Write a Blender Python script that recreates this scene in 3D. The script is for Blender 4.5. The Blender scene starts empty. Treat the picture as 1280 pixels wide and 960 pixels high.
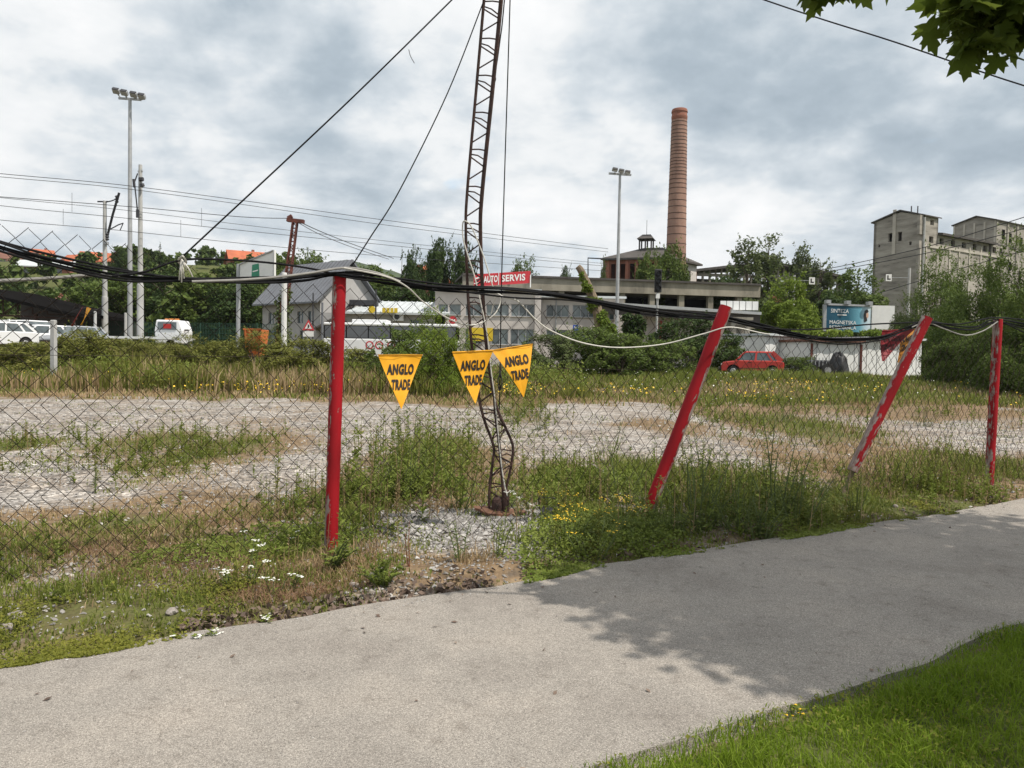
import bpy, math, random
import numpy as np
from mathutils import Vector, Matrix, Euler

random.seed(7)
rng = np.random.default_rng(11)
R = math.radians
scene = bpy.context.scene
col = scene.collection

# ------------------------------------------------------------------ camera
CAM_H = 1.6
cam_d = bpy.data.cameras.new('camera')
cam = bpy.data.objects.new('camera', cam_d)
col.objects.link(cam)
cam_d.sensor_width = 36.0
cam_d.lens = 27.0
cam_d.clip_start = 0.05
cam_d.clip_end = 8000
CAM_M = Matrix.Translation((0, 0, CAM_H)) @ Matrix.Rotation(R(88.0), 4, 'X') @ Matrix.Rotation(R(1.0), 4, 'Z')
cam.matrix_world = CAM_M
scene.camera = cam
CAM_R = CAM_M.to_3x3()

# ------------------------------------------------------------------ sun + sky
SUN_EL, SUN_AZ = R(57.0), (0.90, -0.44)          # direction on the ground towards the sun
_n = math.hypot(*SUN_AZ)
to_sun = Vector((SUN_AZ[0]/_n*math.cos(SUN_EL), SUN_AZ[1]/_n*math.cos(SUN_EL), math.sin(SUN_EL)))
sun_d = bpy.data.lights.new('sun', 'SUN')
sun_d.energy = 4.8
sun_d.angle = R(0.55)
sun_d.color = (1.0, 0.93, 0.83)
sun = bpy.data.objects.new('sun', sun_d)
col.objects.link(sun)
sun.rotation_euler = to_sun.to_track_quat('Z', 'Y').to_euler()

world = bpy.data.worlds.new('World')
scene.world = world
world.use_nodes = True
wn, wl = world.node_tree.nodes, world.node_tree.links
wn.clear()
w_out = wn.new('ShaderNodeOutputWorld')
w_bg = wn.new('ShaderNodeBackground')
w_bg.inputs['Strength'].default_value = 0.1
wl.new(w_bg.outputs[0], w_out.inputs[0])
w_sky = wn.new('ShaderNodeTexSky')
w_sky.sky_type = 'NISHITA'
w_sky.sun_disc = False
w_sky.sun_elevation = SUN_EL
w_sky.sun_rotation = math.atan2(to_sun.x, to_sun.y)
def wmath(op, a, b=None, c=None):
    n = wn.new('ShaderNodeMath'); n.operation = op
    for i, s in enumerate((a, b, c)):
        if s is None: continue
        if isinstance(s, (int, float)): n.inputs[i].default_value = s
        else: wl.new(s, n.inputs[i])
    return n.outputs[0]
w_tc = wn.new('ShaderNodeTexCoord')
w_sep = wn.new('ShaderNodeSeparateXYZ'); wl.new(w_tc.outputs['Generated'], w_sep.inputs[0])
zz = wmath('ADD', wmath('MAXIMUM', w_sep.outputs[2], 0.0), 0.34)
w_comb = wn.new('ShaderNodeCombineXYZ')
wl.new(wmath('DIVIDE', w_sep.outputs[0], zz), w_comb.inputs[0])
wl.new(wmath('DIVIDE', w_sep.outputs[1], zz), w_comb.inputs[1])
def wnoise(scale, detail, rough, off, dist=0.0):
    m = wn.new('ShaderNodeMapping'); m.inputs['Location'].default_value = off
    wl.new(w_comb.outputs[0], m.inputs[0])
    n = wn.new('ShaderNodeTexNoise'); n.inputs['Scale'].default_value = scale
    n.inputs['Detail'].default_value = detail; n.inputs['Roughness'].default_value = rough
    n.inputs['Distortion'].default_value = dist
    wl.new(m.outputs[0], n.inputs['Vector'])
    return n.outputs['Fac']
n_big = wnoise(1.25, 5, 0.5, (6.25, 7.38, 2.98), 0.1)
n_mid = wnoise(3.4, 7, 0.55, (6.01, 7.54, 3.86), 0.15)
n_sm = wnoise(9.0, 6, 0.6, (5.3, 0.4, 1.0), 0.2)
dens = wmath('ADD', wmath('ADD', wmath('MULTIPLY', n_big, 0.55), wmath('MULTIPLY', n_mid, 0.33)), wmath('MULTIPLY', n_sm, 0.12))
w_ramp = wn.new('ShaderNodeValToRGB')
el = w_ramp.color_ramp.elements
el[0].position = 0.40; el[0].color = (10.4, 10.4, 10.4, 1)
el[1].position = 0.66; el[1].color = (3.0, 3.75, 4.5, 1)
e = el.new(0.475); e.color = (8.9, 9.15, 9.3, 1)
e = el.new(0.515); e.color = (6.9, 7.5, 8.0, 1)
e = el.new(0.575); e.color = (4.6, 5.4, 6.1, 1)
wl.new(dens, w_ramp.inputs[0])
# small blue holes where the cloud is thin
n_hole = wnoise(2.6, 5, 0.5, (0.54, 11.39, 3.68), 0.2)
w_hr = wn.new('ShaderNodeValToRGB')
w_hr.color_ramp.elements[0].position = 0.63; w_hr.color_ramp.elements[0].color = (0, 0, 0, 1)
w_hr.color_ramp.elements[1].position = 0.72; w_hr.color_ramp.elements[1].color = (0.55, 0.55, 0.55, 1)
wl.new(n_hole, w_hr.inputs[0])
w_mix = wn.new('ShaderNodeMixRGB')
wl.new(w_hr.outputs[0], w_mix.inputs[0])
wl.new(w_ramp.outputs[0], w_mix.inputs[1])
w_veil = wn.new('ShaderNodeMixRGB'); w_veil.blend_type = 'ADD'; w_veil.inputs[0].default_value = 1.0
w_veil.inputs[2].default_value = (2.2, 4.0, 5.2, 1); wl.new(w_sky.outputs[0], w_veil.inputs[1]); wl.new(w_veil.outputs[0], w_mix.inputs[2])
wl.new(w_mix.outputs[0], w_bg.inputs['Color'])

# ------------------------------------------------------------------ view
vs = scene.view_settings
vs.view_transform = 'Standard'
vs.look = 'None'
vs.exposure = 0.0
vs.gamma = 1.0
vs.use_curve_mapping = False
scene.cycles.max_bounces = 6
scene.cycles.diffuse_bounces = 3
scene.cycles.glossy_bounces = 3
scene.cycles.transmission_bounces = 4
scene.cycles.transparent_max_bounces = 6
scene.cycles.volume_bounces = 0
scene.cycles.use_denoising = True

HAZE = 0.00009
# ================================================================== helpers
F = 960.0
def ray(px, py):
    return CAM_R @ Vector(((px-640)/F, -(py-480)/F, -1.0))
def P(px, py, d):
    """world point seen at pixel (px,py) of the 1280x960 photo whose depth (world y) is d"""
    r = ray(px, py); t = d/r.y
    return Vector((r.x*t, d, CAM_H + r.z*t))
def GX(px, d):
    return P(px, 446+(px-640)*0.0175, d).x
def sm(a, b, x):
    t = np.clip((np.asarray(x, float)-a)/(b-a), 0, 1); return t*t*(3-2*t)
def vnoise(x, y, s, seed=0):
    """value noise, vectorised"""
    x = np.asarray(x, float)/s+seed*17.31; y = np.asarray(y, float)/s+seed*9.77
    xi = np.floor(x).astype(np.int64); yi = np.floor(y).astype(np.int64)
    fx = x-xi; fy = y-yi; fx = fx*fx*(3-2*fx); fy = fy*fy*(3-2*fy)
    def h(a, b):
        n = (a*374761393+b*668265263+seed*1442695) & 0x7fffffff
        n = ((n ^ (n >> 13))*1274126177) & 0x7fffffff
        return ((n ^ (n >> 16)) & 0xffff)/65535.0
    return (h(xi, yi)*(1-fx)+h(xi+1, yi)*fx)*(1-fy)+(h(xi, yi+1)*(1-fx)+h(xi+1, yi+1)*fx)*fy

# path edges: y = a + b x
UP_A, UP_B = 5.45, 0.604
LO_A, LO_B = 2.68, 0.635
def up_edge(x): return UP_A+UP_B*x+0.09*(vnoise(x, 0*np.asarray(x), 0.33, 3)-.5)+0.04*(vnoise(x, 0*np.asarray(x), 0.11, 13)-.5)+0.14*(vnoise(x, 0*np.asarray(x), 1.7, 4)-.5)
def lo_edge(x): return LO_A+LO_B*x+0.10*(vnoise(x, 0*np.asarray(x), 0.35, 5)-.5)+0.16*(vnoise(x, 0*np.asarray(x), 1.4, 6)-.5)
def T(x, y):
    """terrain height"""
    x = np.asarray(x, float); y = np.asarray(y, float)
    z = 0.75*sm(27, 42, y)
    hf = 1-sm(-95, 60, x)
    z = z + 0.8*sm(37, 41, y)*(1-sm(-21, -15.5, x))      # the left yard lies a little higher
    z = z + 28*sm(85, 260, y)*hf
    z = z + 4*sm(60, 120, y)*sm(5, 60, x)
    dpath = np.minimum(y-(UP_A+UP_B*x), 50)
    outside = sm(-0.02, 0.35, dpath)
    z = z + outside*(0.05*(vnoise(x, y, 0.8, 1)-.4)+0.03*(vnoise(x, y, 0.25, 2)-.5))*(1-sm(40, 60, y))
    mx, my = 0.0, 7.25
    z = z + 0.10*np.exp(-(((x-mx)/1.1)**2+((y-my)/0.7)**2))*outside
    lawn = sm(-0.02, 0.3, (LO_A+LO_B*x)-y)
    z = z + lawn*(0.03+0.04*(vnoise(x, y, 0.9, 8)-.5))
    inside = (1-outside)*(1-lawn)
    return z - 0.05*inside
def Tz(x, y): return float(T(x, y))
def FD(px):
    return 6.80/(1-0.523*(px-640)/F)

def set_props(o, label=None, cat=None, group=None, kind=None):
    if label: o['label'] = label
    if cat: o['category'] = cat
    if group: o['group'] = group
    if kind: o['kind'] = kind
    return o
def empty(name, loc, label, cat, group=None, rz=0.0, scale=None):
    o = bpy.data.objects.new(name, None)
    o.empty_display_size = 0.2
    col.objects.link(o)
    o.location = loc; o.rotation_euler = (0, 0, rz)
    if scale is not None: o.scale = scale
    return set_props(o, label, cat, group)
def link(name, me, parent=None):
    o = bpy.data.objects.new(name, me); col.objects.link(o)
    if parent is not None: o.parent = parent
    return o
def np_mesh(name, verts, faces, mat, smooth=False):
    verts = np.asarray(verts, np.float32).reshape(-1, 3); faces = np.asarray(faces, np.int32)
    k = faces.shape[1]
    me = bpy.data.meshes.new(name)
    me.vertices.add(len(verts)); me.vertices.foreach_set('co', verts.ravel())
    me.loops.add(faces.size); me.loops.foreach_set('vertex_index', faces.ravel())
    me.polygons.add(len(faces))
    me.polygons.foreach_set('loop_start', np.arange(0, faces.size, k, dtype=np.int32))
    me.polygons.foreach_set('use_smooth', np.full(len(faces), smooth, bool))
    me.update(calc_edges=True); me.validate()
    if mat is not None: me.materials.append(mat)
    return me

class MB:
    """collects geometry of ONE part"""
    def __init__(s): s.v = []; s.f = []
    def add(s, vs_, fs_):
        b = len(s.v); s.v += [Vector(q) for q in vs_]; s.f += [tuple(b+i for i in f) for f in fs_]; return s
    def hexa(s, p):      # p: bottom 4 ccw, top 4 ccw
        return s.add(p, [(3, 2, 1, 0), (4, 5, 6, 7), (0, 1, 5, 4), (1, 2, 6, 5), (2, 3, 7, 6), (3, 0, 4, 7)])
    def box(s, c, size, rot=None):
        x, y, z = (q/2 for q in size); c = Vector(c)
        p = [Vector(q) for q in ((-x, -y, -z), (x, -y, -z), (x, y, -z), (-x, y, -z), (-x, -y, z), (x, -y, z), (x, y, z), (-x, y, z))]
        if rot is not None: p = [rot @ q for q in p]
        return s.hexa([c+q for q in p])
    def bar(s, a, b, w, h=None, up=(0, 0, 1)):
        a, b = Vector(a), Vector(b); h = h or w
        d = (b-a).normalized(); u = Vector(up)
        if abs(d.dot(u)) > 0.97: u = Vector((1, 0, 0))
        sx = d.cross(u).normalized()*w/2; sy = sx.cross(d).normalized()*h/2
        p = [a-sx-sy, a+sx-sy, a+sx+sy, a-sx+sy, b-sx-sy, b+sx-sy, b+sx+sy, b-sx+sy]
        return s.hexa(p)
    def tube(s, pts, rad, n=8, caps=True):
        pts = [Vector(q) for q in pts]
        if not hasattr(rad, '__len__'): rad = [rad]*len(pts)
        b = len(s.v); prev = None
        for i, q in enumerate(pts):
            t = (pts[min(i+1, len(pts)-1)]-pts[max(i-1, 0)]).normalized()
            if prev is None:
                u = Vector((0, 0, 1)) if abs(t.z) < 0.9 else Vector((1, 0, 0))
                u = (u-t*u.dot(t)).normalized()
            else:
                u = prev-t*prev.dot(t); u = u.normalized() if u.length > 1e-6 else prev
            prev = u; w = t.cross(u)
            for k in range(n):
                a = 2*math.pi*k/n
                s.v.append(q+(u*math.cos(a)+w*math.sin(a))*rad[i])
        for i in range(len(pts)-1):
            for k in range(n):
                k2 = (k+1) % n
                s.f.append((b+i*n+k, b+i*n+k2, b+(i+1)*n+k2, b+(i+1)*n+k))
        if caps:
            s.f.append(tuple(b+k for k in reversed(range(n))))
            e0 = b+(len(pts)-1)*n
            s.f.append(tuple(e0+k for k in range(n)))
        return s
    def prism(s, poly, o, u, v, w):
        """poly of (a,b) at o+a*u+b*v extruded along vector w"""
        o, u, v, w = Vector(o), Vector(u), Vector(v), Vector(w)
        n = len(poly); p = [o+u*a+v*b for a, b in poly]
        return s.add(p+[q+w for q in p], [tuple(range(n)), tuple(reversed(range(n, 2*n)))]+[(i, i+n, (i+1) % n+n, (i+1) % n) for i in range(n)])
    def lathe(s, prof, c, n=24):
        c = Vector(c); b = len(s.v)
        for r_, z in prof:
            for k in range(n):
                a = 2*math.pi*k/n; s.v.append(c+Vector((r_*math.cos(a), r_*math.sin(a), z)))
        for i in range(len(prof)-1):
            for k in range(n):
                k2 = (k+1) % n
                s.f.append((b+i*n+k, b+i*n+k2, b+(i+1)*n+k2, b+(i+1)*n+k))
        s.f.append(tuple(b+k for k in reversed(range(n)))); e0 = b+(len(prof)-1)*n
        s.f.append(tuple(e0+k for k in range(n)))
        return s
    def build(s, name, mat, parent=None, world=True, smooth=False, bevel=0.0):
        off = Vector((0, 0, 0))
        vs_ = s.v
        if parent is not None and world:
            if parent.parent is not None:
                off = parent.parent.location + parent.location
            else:
                off = Vector(parent.location)
        me = bpy.data.meshes.new(name)
        me.from_pydata([tuple(q-off) for q in vs_], [], s.f)
        me.validate()
        if smooth:
            me.polygons.foreach_set('use_smooth', np.ones(len(me.polygons), bool))
            try: me.set_sharp_from_angle(angle=R(40))
            except Exception: pass
        me.materials.append(mat)
        o = link(name, me, parent)
        if bevel > 0:
            md = o.modifiers.new('bevel', 'BEVEL'); md.width = bevel; md.segments = 2; md.limit_method = 'ANGLE'; md.angle_limit = R(30)
        return o

def catmull(pts, seg=6):
    pts = [Vector(q) for q in pts]
    out = []
    for i in range(len(pts)-1):
        p0 = pts[max(i-1, 0)]; p1 = pts[i]; p2 = pts[i+1]; p3 = pts[min(i+2, len(pts)-1)]
        for k in range(seg):
            t = k/seg
            out.append(0.5*((2*p1)+(p2-p0)*t+(2*p0-5*p1+4*p2-p3)*t*t+(3*p1-p0-3*p2+p3)*t**3))
    out.append(pts[-1]); return out

def wall(mb, o, u, width, height, thick, n, openings):
    """rectangular wall with real openings; o lower-left, u along, n outward normal, openings (u0,u1,z0,z1)"""
    o, u, n = Vector(o), Vector(u).normalized(), Vector(n).normalized()
    us = sorted({0, width} | {q for a in openings for q in a[:2]}); zs = sorted({0, height} | {q for a in openings for q in a[2:4]})
    for i in range(len(us)-1):
        run = None
        for j in range(len(zs)-1):
            uc, zc = (us[i]+us[i+1])/2, (zs[j]+zs[j+1])/2
            if any(a[0] < uc < a[1] and a[2] < zc < a[3] for a in openings): 
                if run is not None: _cell(mb, o, u, n, us[i], us[i+1], run, zs[j], thick); run = None
            elif run is None: run = zs[j]
        if run is not None: _cell(mb, o, u, n, us[i], us[i+1], run, zs[-1], thick)
def _cell(mb, o, u, n, u0, u1, z0, z1, th):
    Z = Vector((0, 0, 1))
    a, b = o+u*u0, o+u*u1
    mb.hexa([a+Z*z0, b+Z*z0, b+Z*z0-n*th, a+Z*z0-n*th, a+Z*z1, b+Z*z1, b+Z*z1-n*th, a+Z*z1-n*th])

# ------------------------------------------------------------------ materials
def new_mat(name):
    m = bpy.data.materials.new(name); m.use_nodes = True
    nt = m.node_tree; nt.nodes.clear()
    return m, nt.nodes, nt.links
def ramp(nodes, stops):
    r_ = nodes.new('ShaderNodeValToRGB'); e_ = r_.color_ramp.elements
    e_[0].position = stops[0][0]; e_[0].color = (*stops[0][1], 1)
    e_[1].position = stops[-1][0]; e_[1].color = (*stops[-1][1], 1)
    for p_, c_ in stops[1:-1]:
        q = e_.new(p_); q.color = (*c_, 1)
    return r_
def surf(name, c1, c2=None, rough=0.8, scale=4.0, detail=6, bump=0.0, bump_scale=None, metal=0.0, c3=None, mid=0.5, spread=0.18, stretch=(1, 1, 1), spec=0.5):
    m, N, L = new_mat(name)
    out = N.new('ShaderNodeOutputMaterial'); b = N.new('ShaderNodeBsdfPrincipled')
    L.new(b.outputs[0], out.inputs[0])
    tc = N.new('ShaderNodeTexCoord'); mp = N.new('ShaderNodeMapping'); mp.inputs['Scale'].default_value = stretch
    L.new(tc.outputs['Object'], mp.inputs[0])
    nz = N.new('ShaderNodeTexNoise'); nz.inputs['Scale'].default_value = scale; nz.inputs['Detail'].default_value = detail
    nz.inputs['Roughness'].default_value = 0.62
    L.new(mp.outputs[0], nz.inputs['Vector'])
    c2 = c2 or tuple(q*0.8 for q in c1)
    st = [(mid-spread, c2), (mid+spread, c1)]
    if c3: st = [(mid-spread, c3), (mid-spread*0.3, c2), (mid+spread, c1)]
    rp = ramp(N, st); L.new(nz.outputs['Fac'], rp.inputs[0]); L.new(rp.outputs[0], b.inputs['Base Color'])
    b.inputs['Roughness'].default_value = rough; b.inputs['Metallic'].default_value = metal
    b.inputs['Specular IOR Level'].default_value = spec
    if bump > 0:
        n2 = N.new('ShaderNodeTexNoise'); n2.inputs['Scale'].default_value = bump_scale or scale*4; n2.inputs['Detail'].default_value = 5
        L.new(mp.outputs[0], n2.inputs['Vector'])
        bp = N.new('ShaderNodeBump'); bp.inputs['Strength'].default_value = bump; bp.inputs['Distance'].default_value = 0.02
        L.new(n2.outputs['Fac'], bp.inputs['Height']); L.new(bp.outputs[0], b.inputs['Normal'])
    return m
def leafy(name, stops, trans=0.3, rough=0.6, patch=None, patch_scale=0.4):
    """foliage: colour differs leaf by leaf, and gently plant by plant"""
    m, N, L = new_mat(name)
    out = N.new('ShaderNodeOutputMaterial')
    g = N.new('ShaderNodeNewGeometry')
    n = len(stops); rp = ramp(N, [(i/(n-1), c) for i, c in enumerate(stops)])
    tc = N.new('ShaderNodeTexCoord')
    nz = N.new('ShaderNodeTexNoise'); nz.inputs['Scale'].default_value = patch_scale; nz.inputs['Detail'].default_value = 3
    L.new(tc.outputs['Object'], nz.inputs['Vector'])
    mr = N.new('ShaderNodeMapRange'); mr.inputs[1].default_value = 0.3; mr.inputs[2].default_value = 0.7
    L.new(nz.outputs['Fac'], mr.inputs[0])
    mx = N.new('ShaderNodeMath'); mx.operation = 'MULTIPLY_ADD'
    mx.inputs[1].default_value = 0.6
    L.new(g.outputs['Random Per Island'], mx.inputs[0])
    m2 = N.new('ShaderNodeMath'); m2.operation = 'MULTIPLY'; m2.inputs[1].default_value = 0.4
    L.new(mr.outputs[0], m2.inputs[0]); L.new(m2.outputs[0], mx.inputs[2])
    L.new(mx.outputs[0], rp.inputs[0])
    b = N.new('ShaderNodeBsdfPrincipled'); b.inputs['Roughness'].default_value = rough
    b.inputs['Specular IOR Level'].default_value = 0.12
    L.new(rp.outputs[0], b.inputs['Base Color'])
    t = N.new('ShaderNodeBsdfTranslucent'); L.new(rp.outputs[0], t.inputs['Color'])
    ms = N.new('ShaderNodeMixShader'); ms.inputs[0].default_value = trans
    L.new(b.outputs[0], ms.inputs[1]); L.new(t.outputs[0], ms.inputs[2]); L.new(ms.outputs[0], out.inputs[0])
    return m

M = {}
M['gray_metal'] = surf('gray_metal', (0.42, 0.43, 0.44), (0.33, 0.34, 0.35), 0.5, 3, metal=0.3)
M['pole_concrete'] = surf('pole_concrete', (0.46, 0.46, 0.45), (0.34, 0.34, 0.33), 0.9, 2.0, bump=0.2)
M['dark_metal'] = surf('dark_metal', (0.04, 0.04, 0.045), (0.025, 0.025, 0.03), 0.5, 5)
M['rust'] = surf('rust', (0.075, 0.036, 0.028), (0.03, 0.018, 0.016), 0.85, 14, bump=0.4, bump_scale=60)
M['rust_bright'] = surf('rust_bright', (0.20, 0.095, 0.05), (0.09, 0.045, 0.03), 0.9, 9, bump=0.4, bump_scale=60)
M['rust_red'] = surf('rust_red', (0.17, 0.05, 0.035), (0.075, 0.028, 0.022), 0.9, 3)
M['wire'] = surf('wire', (0.045, 0.034, 0.028), (0.022, 0.017, 0.014), 0.8, 8, spec=0.2)
M['wire_dark'] = surf('wire_dark', (0.04, 0.042, 0.046), (0.03, 0.03, 0.034), 0.7, 6, spec=0.2)
M['cable_black'] = surf('cable_black', (0.011, 0.011, 0.012), (0.006, 0.006, 0.007), 0.7, 10, spec=0.12)
M['cable_grey'] = surf('cable_grey', (0.30, 0.29, 0.27), (0.2, 0.19, 0.18), 0.7, 10)
M['cord_white'] = surf('cord_white', (0.62, 0.60, 0.55), (0.48, 0.46, 0.42), 0.7, 12)
M['black'] = surf('black', (0.018, 0.018, 0.02), (0.012, 0.012, 0.013), 0.6, 8)
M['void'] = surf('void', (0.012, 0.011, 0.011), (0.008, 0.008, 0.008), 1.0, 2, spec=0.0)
M['glass'] = surf('glass', (0.10, 0.125, 0.13), (0.05, 0.065, 0.07), 0.12, 0.9, spec=0.7)
M['glass_light'] = surf('glass_light', (0.23, 0.27, 0.27), (0.12, 0.15, 0.155), 0.15, 0.8, spec=0.7)
M['glass_car'] = surf('glass_car', (0.13, 0.155, 0.16), (0.05, 0.065, 0.07), 0.08, 2.5, spec=0.9)
M['white_paint'] = surf('white_paint', (0.74, 0.74, 0.73), (0.60, 0.60, 0.59), 0.6, 1.5)
M['car_white'] = surf('car_white', (0.76, 0.77, 0.78), (0.70, 0.71, 0.72), 0.3, 2)
M['car_dark'] = surf('car_dark', (0.03, 0.032, 0.037), (0.02, 0.022, 0.025), 0.25, 2)
M['car_red'] = surf('car_red', (0.52, 0.045, 0.03), (0.42, 0.035, 0.028), 0.38, 2)
M['car_silver'] = surf('car_silver', (0.42, 0.44, 0.46), (0.36, 0.38, 0.4), 0.3, 2, metal=0.3)
M['rubber'] = surf('rubber', (0.025, 0.025, 0.025), None, 0.85, 6)
M['hubcap'] = surf('hubcap', (0.42, 0.42, 0.43), (0.3, 0.3, 0.31), 0.4, 6, metal=0.4)
M['lamp_red'] = surf('lamp_red', (0.4, 0.02, 0.015), None, 0.25, 4)
M['lamp_amber'] = surf('lamp_amber', (0.6, 0.2, 0.02), None, 0.25, 4)
M['sign_red'] = surf('sign_red', (0.55, 0.035, 0.045), (0.46, 0.03, 0.04), 0.45, 1.2)
M['sign_white'] = surf('sign_white', (0.78, 0.78, 0.76), (0.7, 0.7, 0.68), 0.5, 2)
M['sign_blue'] = surf('sign_blue', (0.03, 0.09, 0.42), None, 0.4, 3)
M['sign_yellow'] = surf('sign_yellow', (0.72, 0.52, 0.03), None, 0.5, 3)
M['sign_green'] = surf('sign_green', (0.01, 0.24, 0.13), None, 0.5, 3)
M['orange'] = surf('orange', (0.62, 0.17, 0.04), (0.5, 0.13, 0.03), 0.6, 2)
M['pennant'] = surf('pennant', (0.90, 0.44, 0.014), (0.82, 0.37, 0.011), 0.5, 5)
M['pennant_faded'] = surf('pennant_faded', (0.52, 0.22, 0.012), (0.40, 0.15, 0.01), 0.6, 6)
M['pennant_red'] = surf('pennant_red', (0.30, 0.012, 0.022), (0.22, 0.01, 0.018), 0.6, 5)
M['ink'] = surf('ink', (0.02, 0.014, 0.012), None, 0.5, 8)
M['ink_faint'] = surf('ink_faint', (0.07, 0.012, 0.014), None, 0.6, 8)
M['house_wall'] = surf('house_wall', (0.42, 0.41, 0.40), (0.33, 0.32, 0.31), 0.9, 0.8)
M['plaster'] = surf('plaster', (0.60, 0.56, 0.53), (0.47, 0.435, 0.41), 0.9, 0.6, detail=9, bump=0.1)
M['roof_gray'] = surf('roof_gray', (0.16, 0.17, 0.19), (0.12, 0.125, 0.14), 0.6, 1.0)
M['roof_pale'] = surf('roof_pale', (0.52, 0.55, 0.56), (0.42, 0.45, 0.46), 0.5, 0.8)
M['roof_dark'] = surf('roof_dark', (0.085, 0.075, 0.07), (0.05, 0.045, 0.04), 0.9, 0.9)
M['roof_tile'] = surf('roof_tile', (0.50, 0.14, 0.06), (0.32, 0.09, 0.045), 0.85, 0.6)
M['roof_brown'] = surf('roof_brown', (0.20, 0.09, 0.06), (0.14, 0.065, 0.045), 0.85, 0.6)
M['concrete'] = surf('concrete', (0.33, 0.30, 0.25), (0.20, 0.18, 0.15), 0.95, 0.35, detail=10, bump=0.3, bump_scale=3, c3=(0.10, 0.09, 0.08), stretch=(1, 1, 0.5))
M['concrete_slab'] = surf('concrete_slab', (0.34, 0.31, 0.25), (0.22, 0.20, 0.16), 0.95, 0.5, detail=9, c3=(0.1, 0.09, 0.075), stretch=(1, 1, 0.4))
M['silo_wall'] = surf('silo_wall', (0.39, 0.36, 0.315), (0.25, 0.228, 0.198), 0.95, 0.55, detail=12, bump=0.8, bump_scale=1.6, c3=(0.10, 0.087, 0.075), stretch=(0.45, 0.45, 2.2), spread=0.17, mid=0.47)
M['silo_trim'] = surf('silo_trim', (0.52, 0.48, 0.42), (0.38, 0.35, 0.30), 0.95, 0.5, detail=8)
M['corrugated'] = surf('corrugated', (0.76, 0.77, 0.77), (0.64, 0.65, 0.64), 0.55, 0.7, detail=8, stretch=(1, 1, 0.3))
M['teal'] = None
M['bark'] = surf('bark', (0.13, 0.10, 0.075), (0.07, 0.055, 0.04), 0.95, 6, bump=0.5)
M['bark_dead'] = surf('bark_dead', (0.24, 0.18, 0.12), (0.13, 0.10, 0.07), 0.95, 4, bump=0.5)
M['stem_green'] = surf('stem_green', (0.10, 0.13, 0.04), (0.07, 0.095, 0.03), 0.8, 9)
M['stem_dry'] = surf('stem_dry', (0.30, 0.22, 0.12), (0.2, 0.14, 0.08), 0.9, 9)
M['stem_red'] = surf('stem_red', (0.22, 0.07, 0.035), (0.14, 0.045, 0.025), 0.9, 9)
M['petal_yellow'] = surf('petal_yellow', (0.75, 0.50, 0.02), (0.66, 0.42, 0.015), 0.6, 20)
M['petal_white'] = surf('petal_white', (0.76, 0.76, 0.70), (0.66, 0.66, 0.6), 0.7, 20)
G_DARK = [(0.032, 0.056, 0.018), (0.052, 0.085, 0.024), (0.085, 0.125, 0.034)]
G_MID = [(0.065, 0.100, 0.022), (0.105, 0.150, 0.034), (0.16, 0.205, 0.052)]
G_BRIGHT = [(0.095, 0.145, 0.02), (0.15, 0.21, 0.03), (0.225, 0.28, 0.05)]
G_POP = [(0.070, 0.098, 0.034), (0.11, 0.14, 0.05), (0.165, 0.195, 0.085)]
M['leaf_olive'] = leafy('leaf_olive', [(0.105, 0.12, 0.024), (0.17, 0.18, 0.04), (0.26, 0.25, 0.075)], 0.3)
M['leaf_dark'] = leafy('leaf_dark', G_DARK, 0.22)
M['leaf_mid'] = leafy('leaf_mid', G_MID, 0.28)
M['leaf_bright'] = leafy('leaf_bright', G_BRIGHT, 0.32)
M['leaf_pop'] = leafy('leaf_pop', G_POP, 0.28)
M['leaf_maple'] = leafy('leaf_maple', [(0.055, 0.08, 0.014), (0.085, 0.12, 0.018), (0.125, 0.16, 0.028)], 0.5)
M['leaf_wood'] = leafy('leaf_wood', [(0.034, 0.060, 0.018), (0.075, 0.112, 0.026), (0.13, 0.17, 0.04)], 0.22, patch_scale=0.05)
M['grass_green'] = leafy('grass_green', [(0.11, 0.145, 0.026), (0.17, 0.205, 0.042), (0.27, 0.28, 0.085)], 0.3)
M['grass_lawn'] = leafy('grass_lawn', [(0.10, 0.165, 0.014), (0.165, 0.245, 0.02), (0.26, 0.33, 0.045)], 0.4, patch_scale=1.5)
M['grass_dry'] = leafy('grass_dry', [(0.24, 0.165, 0.09), (0.39, 0.285, 0.16), (0.53, 0.42, 0.26)], 0.25)
M['grass_red'] = leafy('grass_red', [(0.17, 0.095, 0.055), (0.27, 0.17, 0.10), (0.38, 0.27, 0.17)], 0.2)
M['clover'] = leafy('clover', [(0.10, 0.115, 0.018), (0.165, 0.175, 0.028), (0.26, 0.25, 0.05)], 0.3, patch_scale=3)
M['weed'] = leafy('weed', [(0.105, 0.145, 0.026), (0.165, 0.21, 0.038), (0.26, 0.29, 0.08)], 0.3, patch_scale=1)
M['weed_dark'] = leafy('weed_dark', [(0.075, 0.105, 0.028), (0.12, 0.155, 0.04), (0.19, 0.225, 0.07)], 0.3, patch_scale=1)
M['dead_leaf'] = leafy('dead_leaf', [(0.07, 0.05, 0.04), (0.16, 0.115, 0.09), (0.32, 0.26, 0.21)], 0.1)
M['stone'] = leafy('stone', [(0.12, 0.11, 0.10), (0.28, 0.265, 0.25), (0.56, 0.54, 0.515)], 0.0, rough=0.9, patch_scale=2)

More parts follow.
